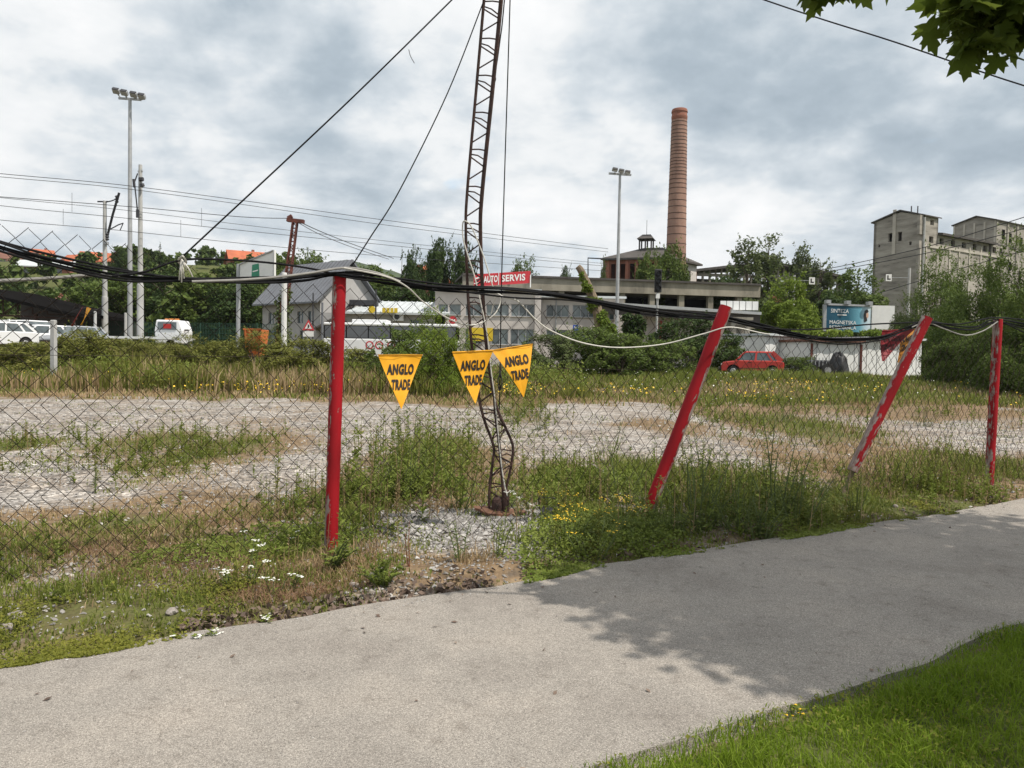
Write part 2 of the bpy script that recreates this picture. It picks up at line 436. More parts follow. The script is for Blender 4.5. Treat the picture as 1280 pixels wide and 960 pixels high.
# red posts: chipped paint down to grey primer
def post_paint():
    m, N, L = new_mat('post_paint')
    out = N.new('ShaderNodeOutputMaterial'); b = N.new('ShaderNodeBsdfPrincipled'); L.new(b.outputs[0], out.inputs[0])
    tc = N.new('ShaderNodeTexCoord')
    mp = N.new('ShaderNodeMapping'); mp.inputs['Scale'].default_value = (1, 1, 0.28); L.new(tc.outputs['Object'], mp.inputs[0])
    a = N.new('ShaderNodeTexNoise'); a.inputs['Scale'].default_value = 34; a.inputs['Detail'].default_value = 8; a.inputs['Roughness'].default_value = 0.7
    L.new(mp.outputs[0], a.inputs['Vector'])
    big = N.new('ShaderNodeTexNoise'); big.inputs['Scale'].default_value = 5; big.inputs['Detail'].default_value = 3
    L.new(mp.outputs[0], big.inputs['Vector'])
    at = N.new('ShaderNodeAttribute'); at.attribute_name = 'wear'
    s = N.new('ShaderNodeMath'); s.operation = 'MULTIPLY_ADD'; s.inputs[1].default_value = 0.5
    L.new(big.outputs['Fac'], s.inputs[0]); L.new(a.outputs['Fac'], s.inputs[2])
    s2 = N.new('ShaderNodeMath'); s2.operation = 'MULTIPLY_ADD'; s2.inputs[1].default_value = 0.34
    L.new(at.outputs['Fac'], s2.inputs[0]); L.new(s.outputs[0], s2.inputs[2])
    mask = ramp(N, [(0.945, (0, 0, 0)), (0.975, (1, 1, 1))]); L.new(s2.outputs[0], mask.inputs[0])
    red = ramp(N, [(0.3, (0.21, 0.004, 0.008)), (0.7, (0.40, 0.007, 0.015))]); L.new(big.outputs['Fac'], red.inputs[0])
    gry = ramp(N, [(0.40, (0.16, 0.10, 0.085)), (0.75, (0.42, 0.36, 0.33))]); L.new(a.outputs['Fac'], gry.inputs[0])
    mx = N.new('ShaderNodeMixRGB'); L.new(mask.outputs[0], mx.inputs[0]); L.new(red.outputs[0], mx.inputs[1]); L.new(gry.outputs[0], mx.inputs[2])
    L.new(mx.outputs[0], b.inputs['Base Color']); b.inputs['Roughness'].default_value = 0.65; b.inputs['Specular IOR Level'].default_value = 0.25
    bp = N.new('ShaderNodeBump'); bp.inputs['Strength'].default_value = 0.8; bp.inputs['Distance'].default_value = 0.006; bp.invert = True
    L.new(mask.outputs[0], bp.inputs['Height']); L.new(bp.outputs[0], b.inputs['Normal'])
    return m
M['post'] = post_paint()

def asphalt():
    m, N, L = new_mat('path_asphalt')
    out = N.new('ShaderNodeOutputMaterial'); b = N.new('ShaderNodeBsdfPrincipled'); L.new(b.outputs[0], out.inputs[0])
    tc = N.new('ShaderNodeTexCoord')
    v = N.new('ShaderNodeTexVoronoi'); v.inputs['Scale'].default_value = 240; L.new(tc.outputs['Object'], v.inputs['Vector'])
    sp = N.new('ShaderNodeSeparateColor'); L.new(v.outputs['Color'], sp.inputs[0])
    agg = ramp(N, [(0.0, (0.16, 0.147, 0.133)), (0.2, (0.265, 0.243, 0.219)), (0.7, (0.33, 0.303, 0.273)), (1.0, (0.50, 0.46, 0.415))])
    L.new(sp.outputs[0], agg.inputs[0])
    n1 = N.new('ShaderNodeTexNoise'); n1.inputs['Scale'].default_value = 1.1; n1.inputs['Detail'].default_value = 7; L.new(tc.outputs['Object'], n1.inputs['Vector'])
    st = ramp(N, [(0.3, (0.80, 0.79, 0.78)), (0.48, (0.97, 0.97, 0.96)), (0.7, (1.12, 1.1, 1.07))]); L.new(n1.outputs['Fac'], st.inputs[0])
    mul = N.new('ShaderNodeMixRGB'); mul.blend_type = 'MULTIPLY'; mul.inputs[0].default_value = 1
    L.new(agg.outputs[0], mul.inputs[1]); L.new(st.outputs[0], mul.inputs[2])
    n3 = N.new('ShaderNodeTexNoise'); n3.inputs['Scale'].default_value = 9; n3.inputs['Detail'].default_value = 6; L.new(tc.outputs['Object'], n3.inputs['Vector'])
    s3 = ramp(N, [(0.30, (0.80, 0.79, 0.78)), (0.42, (0.96, 0.96, 0.96)), (0.6, (1.0, 1.0, 1.0)), (0.78, (1.1, 1.09, 1.08))]); L.new(n3.outputs['Fac'], s3.inputs[0])
    mul2 = N.new('ShaderNodeMixRGB'); mul2.blend_type = 'MULTIPLY'; mul2.inputs[0].default_value = 1
    L.new(mul.outputs[0], mul2.inputs[1]); L.new(s3.outputs[0], mul2.inputs[2])
    dn = N.new('ShaderNodeTexNoise'); dn.inputs['Scale'].default_value = 2.3; dn.inputs['Detail'].default_value = 6; L.new(tc.outputs['Object'], dn.inputs['Vector'])
    dm = N.new('ShaderNodeMixRGB'); dm.blend_type = 'ADD'; dm.inputs[0].default_value = 0.5; L.new(tc.outputs['Object'], dm.inputs[1]); L.new(dn.outputs['Color'], dm.inputs[2])
    vc = N.new('ShaderNodeTexVoronoi'); vc.feature = 'DISTANCE_TO_EDGE'; vc.inputs['Scale'].default_value = 0.42; L.new(dm.outputs[0], vc.inputs['Vector'])
    cr = ramp(N, [(0.0, (0.74, 0.73, 0.72)), (0.003, (1, 1, 1))]); L.new(vc.outputs['Distance'], cr.inputs[0])
    mk = N.new('ShaderNodeTexNoise'); mk.inputs['Scale'].default_value = 0.8; L.new(tc.outputs['Object'], mk.inputs['Vector'])
    mkr = ramp(N, [(0.56, (0, 0, 0)), (0.68, (1, 1, 1))]); L.new(mk.outputs['Fac'], mkr.inputs[0])
    mul3 = N.new('ShaderNodeMixRGB'); mul3.blend_type = 'MULTIPLY'; L.new(mkr.outputs[0], mul3.inputs[0]); L.new(mul2.outputs[0], mul3.inputs[1]); L.new(cr.outputs[0], mul3.inputs[2])
    L.new(mul3.outputs[0], b.inputs['Base Color']); b.inputs['Roughness'].default_value = 0.92
    b.inputs['Specular IOR Level'].default_value = 0.2
    bp = N.new('ShaderNodeBump'); bp.inputs['Strength'].default_value = 0.7; bp.inputs['Distance'].default_value = 0.006
    L.new(v.outputs['Distance'], bp.inputs['Height']); bp.invert = True; L.new(bp.outputs[0], b.inputs['Normal'])
    return m
M['asphalt'] = asphalt()

def ground_mat():
    m, N, L = new_mat('lot_ground')
    out = N.new('ShaderNodeOutputMaterial'); b = N.new('ShaderNodeBsdfPrincipled'); L.new(b.outputs[0], out.inputs[0])
    tc = N.new('ShaderNodeTexCoord')
    v = N.new('ShaderNodeTexVoronoi'); v.inputs['Scale'].default_value = 26; L.new(tc.outputs['Object'], v.inputs['Vector'])
    sp = N.new('ShaderNodeSeparateColor'); L.new(v.outputs['Color'], sp.inputs[0])
    grav = ramp(N, [(0.0, (0.13, 0.12, 0.112)), (0.3, (0.275, 0.26, 0.243)), (0.75, (0.40, 0.38, 0.358)), (1.0, (0.62, 0.60, 0.57))]); L.new(sp.outputs[0], grav.inputs[0])
    vb = N.new('ShaderNodeTexVoronoi'); vb.inputs['Scale'].default_value = 7.0; L.new(tc.outputs['Object'], vb.inputs['Vector'])
    sb_ = N.new('ShaderNodeSeparateColor'); L.new(vb.outputs['Color'], sb_.inputs[0])
    cb = ramp(N, [(0.0, (0.62, 0.61, 0.60)), (0.5, (0.98, 0.97, 0.96)), (1.0, (1.25, 1.23, 1.2))]); L.new(sb_.outputs[0], cb.inputs[0])
    n1 = N.new('ShaderNodeTexNoise'); n1.inputs['Scale'].default_value = 0.7; n1.inputs['Detail'].default_value = 9; n1.inputs['Roughness'].default_value = 0.65
    L.new(tc.outputs['Object'], n1.inputs['Vector'])
    dirt = ramp(N, [(0.38, (0.95, 0.94, 0.93)), (0.62, (0.66, 0.59, 0.52))]); L.new(n1.outputs['Fac'], dirt.inputs[0])
    gm = N.new('ShaderNodeMixRGB'); gm.blend_type = 'MULTIPLY'; gm.inputs[0].default_value = 1; L.new(grav.outputs[0], gm.inputs[1]); L.new(dirt.outputs[0], gm.inputs[2])
    gm0 = gm; gm = N.new('ShaderNodeMixRGB'); gm.blend_type = 'MULTIPLY'; gm.inputs[0].default_value = 1; L.new(gm0.outputs[0], gm.inputs[1]); L.new(cb.outputs[0], gm.inputs[2])
    n2 = N.new('ShaderNodeTexNoise'); n2.inputs['Scale'].default_value = 7; n2.inputs['Detail'].default_value = 8; L.new(tc.outputs['Object'], n2.inputs['Vector'])
    earth = ramp(N, [(0.3, (0.10, 0.072, 0.045)), (0.55, (0.20, 0.14, 0.085)), (0.75, (0.31, 0.235, 0.15))]); L.new(n2.outputs['Fac'], earth.inputs[0])
    green = ramp(N, [(0.3, (0.055, 0.07, 0.022)), (0.7, (0.12, 0.125, 0.04))]); L.new(n2.outputs['Fac'], green.inputs[0])
    a_g = N.new('ShaderNodeAttribute'); a_g.attribute_name = 'veg'
    a_d = N.new('ShaderNodeAttribute'); a_d.attribute_name = 'lush'
    # break the border up
    def jig(a, lo, hi):
        s = N.new('ShaderNodeMath'); s.operation = 'MULTIPLY_ADD'; s.inputs[1].default_value = 0.7
        L.new(n2.outputs['Fac'], s.inputs[0]); L.new(a.outputs['Fac'], s.inputs[2])
        mr = N.new('ShaderNodeMapRange'); mr.inputs[1].default_value = lo; mr.inputs[2].default_value = hi
        L.new(s.outputs[0], mr.inputs[0]); return mr.outputs[0]
    x1 = N.new('ShaderNodeMixRGB'); L.new(jig(a_g, 0.58, 0.95), x1.inputs[0]); L.new(gm.outputs[0], x1.inputs[1]); L.new(earth.outputs[0], x1.inputs[2])
    x2 = N.new('ShaderNodeMixRGB'); L.new(jig(a_d, 0.7, 1.1), x2.inputs[0]); L.new(x1.outputs[0], x2.inputs[1]); L.new(green.outputs[0], x2.inputs[2])
    L.new(x2.outputs[0], b.inputs['Base Color']); b.inputs['Roughness'].default_value = 0.95; b.inputs['Specular IOR Level'].default_value = 0.15
    bp = N.new('ShaderNodeBump'); bp.inputs['Strength'].default_value = 0.8; bp.inputs['Distance'].default_value = 0.02; bp.invert = True
    L.new(v.outputs['Distance'], bp.inputs['Height']); L.new(bp.outputs[0], b.inputs['Normal'])
    return m
M['ground'] = ground_mat()

def brick_mat(name, c1, c2, mortar, scale):
    m, N, L = new_mat(name)
    out = N.new('ShaderNodeOutputMaterial'); b = N.new('ShaderNodeBsdfPrincipled'); L.new(b.outputs[0], out.inputs[0])
    tc = N.new('ShaderNodeTexCoord')
    nz = N.new('ShaderNodeTexNoise'); nz.inputs['Scale'].default_value = 0.5; nz.inputs['Detail'].default_value = 9; nz.inputs['Roughness'].default_value = 0.65
    mp = N.new('ShaderNodeMapping'); mp.inputs['Scale'].default_value = (1, 1, 0.5)
    L.new(tc.outputs['Object'], mp.inputs[0]); L.new(mp.outputs[0], nz.inputs['Vector'])
    rp = ramp(N, [(0.32, c2), (0.62, c1)]); L.new(nz.outputs['Fac'], rp.inputs[0])
    wv = N.new('ShaderNodeTexWave'); wv.bands_direction = 'Z'; wv.inputs['Scale'].default_value = scale; wv.inputs['Distortion'].default_value = 0.6
    L.new(tc.outputs['Object'], wv.inputs['Vector'])
    mx = N.new('ShaderNodeMixRGB'); L.new(wv.outputs['Fac'], mx.inputs[0])
    mm = ramp(N, [(0.0, mortar), (1.0, mortar)]); 
    L.new(rp.outputs[0], mx.inputs[1]); L.new(mm.outputs[0], mx.inputs[2])
    cl = N.new('ShaderNodeMapRange'); cl.inputs[1].default_value = 0.7; cl.inputs[2].default_value = 1.0; cl.inputs[4].default_value = 0.4
    L.new(wv.outputs['Fac'], cl.inputs[0]); L.new(cl.outputs[0], mx.inputs[0])
    L.new(mx.outputs[0], b.inputs['Base Color']); b.inputs['Roughness'].default_value = 0.95
    return m
M['brick'] = brick_mat('brick', (0.34, 0.20, 0.15), (0.22, 0.12, 0.09), (0.33, 0.26, 0.215), 1.3)
M['brick_red'] = brick_mat('brick_red', (0.30, 0.11, 0.07), (0.19, 0.075, 0.05), (0.27, 0.17, 0.13), 1.3)

# billboard print: teal fading to pale along its length
def teal_print():
    m, N, L = new_mat('billboard_print')
    out = N.new('ShaderNodeOutputMaterial'); b = N.new('ShaderNodeBsdfPrincipled'); L.new(b.outputs[0], out.inputs[0])
    tc = N.new('ShaderNodeTexCoord'); sx = N.new('ShaderNodeSeparateXYZ'); L.new(tc.outputs['Generated'], sx.inputs[0])
    rp = ramp(N, [(0.0, (0.004, 0.055, 0.10)), (0.5, (0.006, 0.085, 0.135)), (0.76, (0.12, 0.33, 0.42)), (0.95, (0.55, 0.66, 0.72))])
    L.new(sx.outputs[0], rp.inputs[0]); L.new(rp.outputs[0], b.inputs['Base Color']); b.inputs['Roughness'].default_value = 0.5
    return m
M['teal'] = teal_print()

# ------------------------------------------------------------------ flat lettering
def text_mesh(txt, height, bold=0.0, shear=0.0, sx=1.0, depth=0.0):
    cu = bpy.data.curves.new('lettering', 'FONT'); cu.body = txt; cu.size = 1.0
    cu.align_x = 'CENTER'; cu.align_y = 'CENTER'; cu.offset = bold; cu.shear = shear; cu.fill_mode = 'FRONT'
    cu.space_character = 1.0+bold*2.2; cu.resolution_u = 3
    to = bpy.data.objects.new('lettering', cu); col.objects.link(to)
    bpy.context.view_layer.update()
    dg = bpy.context.evaluated_depsgraph_get()
    me = bpy.data.meshes.new_from_object(to.evaluated_get(dg))
    bpy.data.objects.remove(to); bpy.data.curves.remove(cu)
    co = np.empty(len(me.vertices)*3, np.float32); me.vertices.foreach_get('co', co); co = co.reshape(-1, 3)
    lo, hi = co.min(0), co.max(0)
    s = height/(hi[1]-lo[1]); c = (lo+hi)/2
    co = (co-c)*s; co[:, 0] *= sx
    return co, [tuple(p.vertices) for p in me.polygons]
def lettering(txt, o, u, v, height, mat, parent, lift=0.004, width=None, bold=0.02, shear=0.0, taper=None, name='lettering'):
    """text centred on o in plane (u,v), facing u x v"""
    o, u, v = Vector(o), Vector(u).normalized(), Vector(v).normalized(); n = u.cross(v).normalized()
    co, fs = text_mesh(txt, height, bold, shear)
    w = co[:, 0].max()-co[:, 0].min()
    k = (width/w) if width else 1.0
    mb = MB(); mb.v = [o+u*float(a*k)+v*float(b_)+n*lift for a, b_, _ in co]; mb.f = fs
    return mb.build(name, mat, parent)

# ================================================================== the setting
# ---- vegetation map of the lot
def blob(px0, px1, py0, py1):
    """ellipse on the ground from a box in the photo"""
    pc = (px0+px1)/2; yh = 446+(pc-640)*0.0175
    d0, d1 = 1536/(py1-yh), 1536/(py0-yh)
    d = (d0+d1)/2
    return (GX(pc, d), d, (px1-px0)/2*d/F, (d1-d0)/2)
def bsum(x, y, lst):
    s = np.zeros_like(np.asarray(x, float))
    for (cx, cy, rx, ry) in lst:
        q = ((x-cx)/rx)**2+((y-cy)/ry)**2
        s = np.maximum(s, np.exp(-q*0.9))
    return s
B_GREEN = [blob(90, 250, 535, 590), blob(200, 330, 540, 600), blob(-60, 70, 545, 575), blob(470, 600, 540, 640), blob(430, 520, 600, 680),
           blob(650, 770, 575, 625), blob(740, 860, 555, 650), blob(820, 1060, 580, 690), blob(620, 690, 500, 535), blob(880, 1060, 515, 545),
           blob(960, 1010, 485, 530), blob(800, 850, 488, 505), blob(680, 860, 640, 715), blob(-80, 150, 655, 720), blob(-120, 420, 720, 830),
           blob(1130, 1290, 570, 600), blob(1000, 1280, 610, 660), blob(60, 260, 640, 690), blob(380, 470, 620, 720), blob(960, 1100, 530, 560)]
B_DRY = [blob(430, 700, 690, 735), blob(760, 900, 520, 545), blob(900, 1290, 505, 530), blob(260, 420, 535, 575), blob(120, 420, 610, 700), blob(-60, 200, 630, 720), blob(520, 640, 560, 645), blob(440, 520, 470, 520), blob(700, 1000, 486, 500),
         blob(1000, 1290, 485, 505), blob(1040, 1290, 560, 625), blob(840, 1000, 500, 560), blob(380, 480, 560, 700), blob(620, 800, 485, 498), blob(930, 1060, 545, 610),
         blob(1180, 1290, 500, 540)]
B_GRAVEL = [blob(480, 690, 632, 685), blob(0, 260, 497, 530), blob(260, 420, 497, 530), blob(0, 110, 560, 620), blob(330, 470, 560, 615), blob(640, 740, 505, 530),
            blob(730, 900, 508, 540), blob(700, 960, 545, 580), blob(430, 560, 505, 540), blob(1080, 1250, 515, 545), blob(520, 600, 520, 540)]
def veg_maps(x, y):
    x = np.asarray(x, float); y = np.asarray(y, float)
    g = bsum(x, y, B_GREEN); d = bsum(x, y, B_DRY); gr = bsum(x, y, B_GRAVEL)
    n = vnoise(x, y, 1.6, 21)*0.6+vnoise(x, y, 0.5, 22)*0.4
    edge = (y-(UP_A+UP_B*x))                     # metres behind the path
    verge = np.exp(-np.maximum(edge, 0)/0.5)
    green = np.clip(g*1.1+0.25*verge+0.7*(n-0.55)-0.55*gr, 0, 1)
    dry = np.clip(d*1.0+0.15*(1-sm(2, 4, edge))+0.9*(vnoise(x, y, 1.3, 23)*0.7+0.3*vnoise(x, y, 0.4, 24)-0.52)-0.35*gr, 0, 1)
    far = sm(24.6, 27.6, y+3.2*(vnoise(x, y, 2.2, 9)-.5)+3.0*(vnoise(x, y, 0.7, 10)-.5)-0.10*np.maximum(x+2, 0))
    return green, dry, far, gr

def grid_axis(fine, coarse):
    return np.array(sorted(set(np.round(np.concatenate([fine, coarse]), 3))))
gx = grid_axis(np.arange(-9, 13.01, 0.13), np.concatenate([np.arange(-40, 60, 1.0), np.linspace(-400, 400, 81), np.linspace(-3500, 3500, 31)]))
gy = grid_axis(np.arange(1.5, 15.01, 0.13), np.concatenate([np.arange(15, 60, 0.6), np.arange(-20, 2, 1.0), np.linspace(60, 460, 81), np.linspace(-3500, 3500, 31)]))
XX, YY = np.meshgrid(gx, gy)
ZZ = T(XX, YY)
nx, ny = len(gx), len(gy)
ii = (np.arange(ny-1)[:, None]*nx+np.arange(nx-1)[None, :]).ravel()
gfaces = np.stack([ii, ii+1, ii+1+nx, ii+nx], 1)
gme = np_mesh('ground', np.stack([XX.ravel(), YY.ravel(), ZZ.ravel()], 1), gfaces, M['ground'], True)
vg, vd, vf, vgr = veg_maps(XX.ravel(), YY.ravel())
lawnm = sm(-0.05, 0.1, (LO_A+LO_B*XX.ravel())-YY.ravel())
at = gme.attributes.new('veg', 'FLOAT', 'POINT')
at.data.foreach_set('value', np.clip(np.maximum.reduce([vg*0.9, vd, vf, lawnm]), 0, 1).astype(np.float32))
at = gme.attributes.new('lush', 'FLOAT', 'POINT')
at.data.foreach_set('value', np.clip(np.maximum.reduce([vg*0.75, vf*0.55, lawnm*0.9, sm(60, 90, YY.ravel())]), 0, 1).astype(np.float32))
ground = link('ground', gme); set_props(ground, 'gravel lot and earth reaching back to the hills', None, None, 'structure')

# ---- asphalt path
xs = np.arange(-14, 45, 0.08)
ue, le = up_edge(xs), lo_edge(xs)
pv = np.concatenate([np.stack([xs, le, np.zeros_like(xs)], 1), np.stack([xs, ue, np.zeros_like(xs)], 1),
                     np.stack([xs, le-0.012, np.zeros_like(xs)-0.08], 1), np.stack([xs, ue+0.012, np.zeros_like(xs)-0.08], 1)])
n = len(xs); i = np.arange(n-1)
pf = np.concatenate([np.stack([i, i+1, i+1+n, i+n], 1), np.stack([i+2*n, i+1+2*n, i+1, i], 1), np.stack([i+n, i+1+n, i+1+3*n, i+3*n], 1)])
path = link('path', np_mesh('path', pv, pf, M['asphalt'])); set_props(path, 'pale worn asphalt footpath in front of the fence', None, None, 'structure')

# ---- far hills
hx = np.linspace(-2600, 900, 150); hy = np.linspace(1500, 2700, 40)
HX, HY = np.meshgrid(hx, hy)
crest = np.interp(HX, [-2600, -1500, -900, -600, -420, -250, -100, 100, 500, 900], [150, 180, 205, 215, 232, 220, 165, 100, 50, 10])
HZ = crest*np.sin(np.clip((HY-1500)/1200, 0, 1)*math.pi)*(0.86+0.28*vnoise(HX, HY, 160, 31))+26*vnoise(HX, HY, 45, 32)-14
ii = (np.arange(39)[:, None]*150+np.arange(149)[None, :]).ravel()
M['hill'] = surf('hill_forest', (0.065, 0.09, 0.03), (0.016, 0.028, 0.012), 1.0, 0.06, detail=6, bump=1.0, bump_scale=0.09, spec=0.0)
hills = link('hills', np_mesh('hills', np.stack([HX.ravel(), HY.ravel(), HZ.ravel()], 1), np.stack([ii, ii+1, ii+151, ii+150], 1), M['hill'], True))
set_props(hills, 'wooded hills on the horizon', None, None, 'structure')

# ================================================================== foliage makers
def unit(a): return a/np.maximum(np.linalg.norm(a, axis=1, keepdims=True), 1e-9)
def leaf_quads(pts, nrm, size, r, aspect=0.55):
    """rhombic leaves at pts with normals nrm"""
    n = len(pts)
    t = unit(np.cross(nrm, unit(r.normal(size=(n, 3))))); b = np.cross(nrm, t)
    L = (size*(0.45+1.15*r.random(n)**1.3))[:, None]
    bend = nrm*L*0.18
    v = np.stack([pts-t*L, pts+b*L*aspect-bend*0.2, pts+t*L-bend, pts-b*L*aspect-bend*0.2], 1).reshape(-1, 3)
    f = (np.arange(n)*4)[:, None]+np.arange(4)[None, :]
    return v, f
def lobes_leaves(lobes, n, size, r, shell=0.35, squash=0.85):
    """leaves spread through ellipsoid lobes (cx,cy,cz,rad)"""
    lb = np.array(lobes, float); w = lb[:, 3]**2; w /= w.sum()
    k = r.choice(len(lb), n, p=w)
    d = unit(r.normal(size=(n, 3))); rad = (r.random(n)**shell)
    clump = 0.75+0.5*vnoise(d[:, 0]*3+k*7.1, d[:, 1]*3+d[:, 2]*2.3, 0.8, 40)
    p = lb[k, :3]+d*(lb[k, 3]*rad*clump)[:, None]*np.array([1, 1, squash])
    nr = unit(d*0.6+r.normal(size=(n, 3))*0.6+np.array([0, 0, 0.5]))
    return leaf_quads(p, nr, np.full(n, size), r)
def n3(p, sc, seed):
    x, y, z = p[:, 0]/sc, p[:, 1]/sc, p[:, 2]/sc
    return (vnoise(x+0.63*z, y-0.41*z, 1.0, seed)+vnoise(y+0.57*x, z+0.2*y, 1.0, seed+1)+vnoise(z-0.33*y, x+0.71*z, 1.0, seed+2))/3
def crown_fill(env, z0, z1, n, size, r, clump, thr, seed, inner=0.25):
    """leaves fill an uneven envelope; noise leaves gaps between clumps"""
    P_ = []; got = 0; rm = max(env(z) for z in np.linspace(z0, z1, 30))*1.35
    while got < n:
        m = n*3; a = r.random(m)*6.283; q = rm*np.sqrt(r.random(m)); z = z0+(z1-z0)*r.random(m)
        p = np.stack([q*np.cos(a), q*np.sin(a), z], 1)
        e_ = np.array([env(t) for t in np.linspace(z0, z1, 60)]); ez = np.interp(z, np.linspace(z0, z1, 60), e_)
        ez = ez*(0.38+1.3*n3(p/np.maximum(q, 0.2)[:, None]*rm*0.7+np.array([0, 0, 0]), clump*1.8, seed+7))
        t = q/np.maximum(ez, 1e-3)
        k = (t < 1) & (n3(p, clump, seed) > thr+0.06*(1-t)) & (r.random(m) < inner+(1-inner)*np.clip(t, 0, 1)**1.3)
        P_.append(p[k]); got += k.sum()
    p = np.concatenate(P_)[:n]
    out = p-np.array([0, 0, (z0+z1)/2]); nr = unit(unit(out)*0.6+r.normal(size=p.shape)*0.55+np.array([0, 0, 0.55]))
    return leaf_quads(p, nr, np.full(n, size), r)
def make_tree_proto(kind, seed):
    """10 m tall prototype (bush 3 m, thicket 6 m): leaf verts, faces, trunk"""
    r = np.random.default_rng(seed); rr = random.Random(seed); mb = MB(); S = math.sin
    if kind == 'round':
        mb.tube([(0, 0, -0.5), (0.05, 0, 2), (0.1, 0.1, 4.5), (0, 0.1, 8.5)], [0.26, 0.2, 0.15, 0.04], 8)
        env = lambda z: 3.3*max(0.0, S(min(1, max(0, (z-0.3)/9.9))**0.8*math.pi))**0.55
        v, f = crown_fill(env, 0.6, 9.95, 15000, 0.155, r, 1.5, 0.46, seed)
    elif kind == 'poplar':
        mb.tube([(0, 0, -0.5), (0.05, 0, 3), (0.0, 0.1, 6), (0, 0.1, 9.6)], [0.2, 0.15, 0.1, 0.02], 8)
        env = lambda z: 2.2*min(1, max(0.02, (10.2-z)/5.5))**0.75*min(1, (z+0.3)/2.5)
        v, f = crown_fill(env, 0.4, 10.0, 11000, 0.13, r, 1.05, 0.51, seed)
    elif kind == 'conifer':
        mb.tube([(0, 0, -0.5), (0, 0, 5), (0, 0, 9.8)], [0.2, 0.12, 0.02], 8)
        env = lambda z: 2.2*max(0.03, 1-z/10.3)*(0.75+0.25*S(z*5.2))
        v, f = crown_fill(env, 0.8, 10, 9000, 0.15, r, 0.9, 0.44, seed)
    elif kind == 'bush':
        for i in range(6): mb.tube([(0, 0, -0.1), (0.2*math.cos(i), 0.2*math.sin(i), 1.0), (0.8*math.cos(i), 0.8*math.sin(i), 2.0)], [0.04, 0.03, 0.01], 5)
        env = lambda z: 1.75*max(0.05, 1-(max(z, 0)/3.05)**2.2)**0.5
        v, f = crown_fill(env, -0.1, 2.98, 13000, 0.058, r, 0.6, 0.47, seed)
    else:
        for i in range(9): mb.tube([(0, 0, -0.1), (0.35*math.cos(i*1.7), 0.35*math.sin(i*1.7), 2.0), (1.1*math.cos(i*1.7), 1.1*math.sin(i*1.7), 4.6)], [0.06, 0.04, 0.01], 5)
        env = lambda z: 2.4*max(0.04, 1-(max(z, 0)/6.1)**2.0)**0.62
        v, f = crown_fill(env, -0.1, 6.0, 34000, 0.062, r, 0.85, 0.475, seed)
    if kind in ('round', 'poplar'):
        for i in range(16):
            a = i*2.4; z = 2.0+i*0.42; q = 0.75*(env(z))
            mb.tube([(0, 0, z-1.0), (q*.5*math.cos(a), q*.5*math.sin(a), z-0.2), (q*math.cos(a), q*math.sin(a), z+0.6)], [0.07, 0.045, 0.012], 5)
    if kind in ('bush', 'thicket', 'round', 'poplar'):
        H, ns, ln, sz = {'bush': (3.0, 60, 0.55, 0.06), 'thicket': (6.0, 120, 0.8, 0.062), 'round': (10.0, 110, 1.0, 0.14), 'poplar': (10.0, 90, 0.8, 0.12)}[kind]
        Q = []
        for i in range(ns):
            z = H*(0.12+0.86*r.random()); a = r.random()*6.283; q = env(z)*(0.55+0.4*r.random()); L_ = ln*(0.5+r.random()); lean = 0.3+0.7*r.random()
            t = np.linspace(0, 1, 16)[:, None]; o_ = np.array([q*math.cos(a), q*math.sin(a), z*0.97]); dv = np.array([lean*math.cos(a), lean*math.sin(a), 0.9-0.5*(z < H*0.4)])
            Q.append(o_+dv*t*L_+r.normal(size=(16, 3))*sz*0.55)
        Q = np.concatenate(Q); v2, f2 = leaf_quads(Q, unit(r.normal(size=Q.shape)+np.array([0, 0, .6])), np.full(len(Q), sz), r)
        f = np.concatenate([f, f2+len(v)]); v = np.concatenate([v, v2])
    return v, f, mb
PROTO = {}
for kind, cnt in (('round', 3), ('poplar', 3), ('conifer', 1), ('bush', 3), ('thicket', 2)):
    for i in range(cnt):
        v, f, mb = make_tree_proto(kind, 100+i*7+len(kind))
        tme = bpy.data.meshes.new('trunk'); tme.from_pydata([tuple(q) for q in mb.v], [], mb.f); tme.materials.append(M['bark'])
        PROTO[(kind, i)] = (v, f, tme, {})
HT = {'round': 10.0, 'poplar': 10.0, 'conifer': 10.0, 'bush': 3.0, 'thicket': 6.0}
WD = {'round': 6.6, 'poplar': 4.4, 'conifer': 4.2, 'bush': 3.2, 'thicket': 4.6}
def plant_tree(kind, var, px, py_top, d, w_px, leafmat, name, label, cat, group=None, rot=None):
    v, f, tme, cache = PROTO[(kind, var)]
    if leafmat not in cache: cache[leafmat] = np_mesh('crown', v, f, M[leafmat])
    top = P(px, py_top, d); x = GX(px, d); z0 = Tz(x, d)
    h = max(top.z-z0, 0.4); s = h/HT[kind]; sw = (w_px*d/F)/WD[kind]
    e_ = empty(name, (x, d, z0), label, cat, group, rz=random.uniform(0, 6.28) if rot is None else rot, scale=(sw, sw, s))
    bushy = kind in ('bush', 'thicket')
    link('stems' if bushy else 'trunk', tme, e_); link('foliage' if bushy else 'crown', cache[leafmat], e_)
    return e_

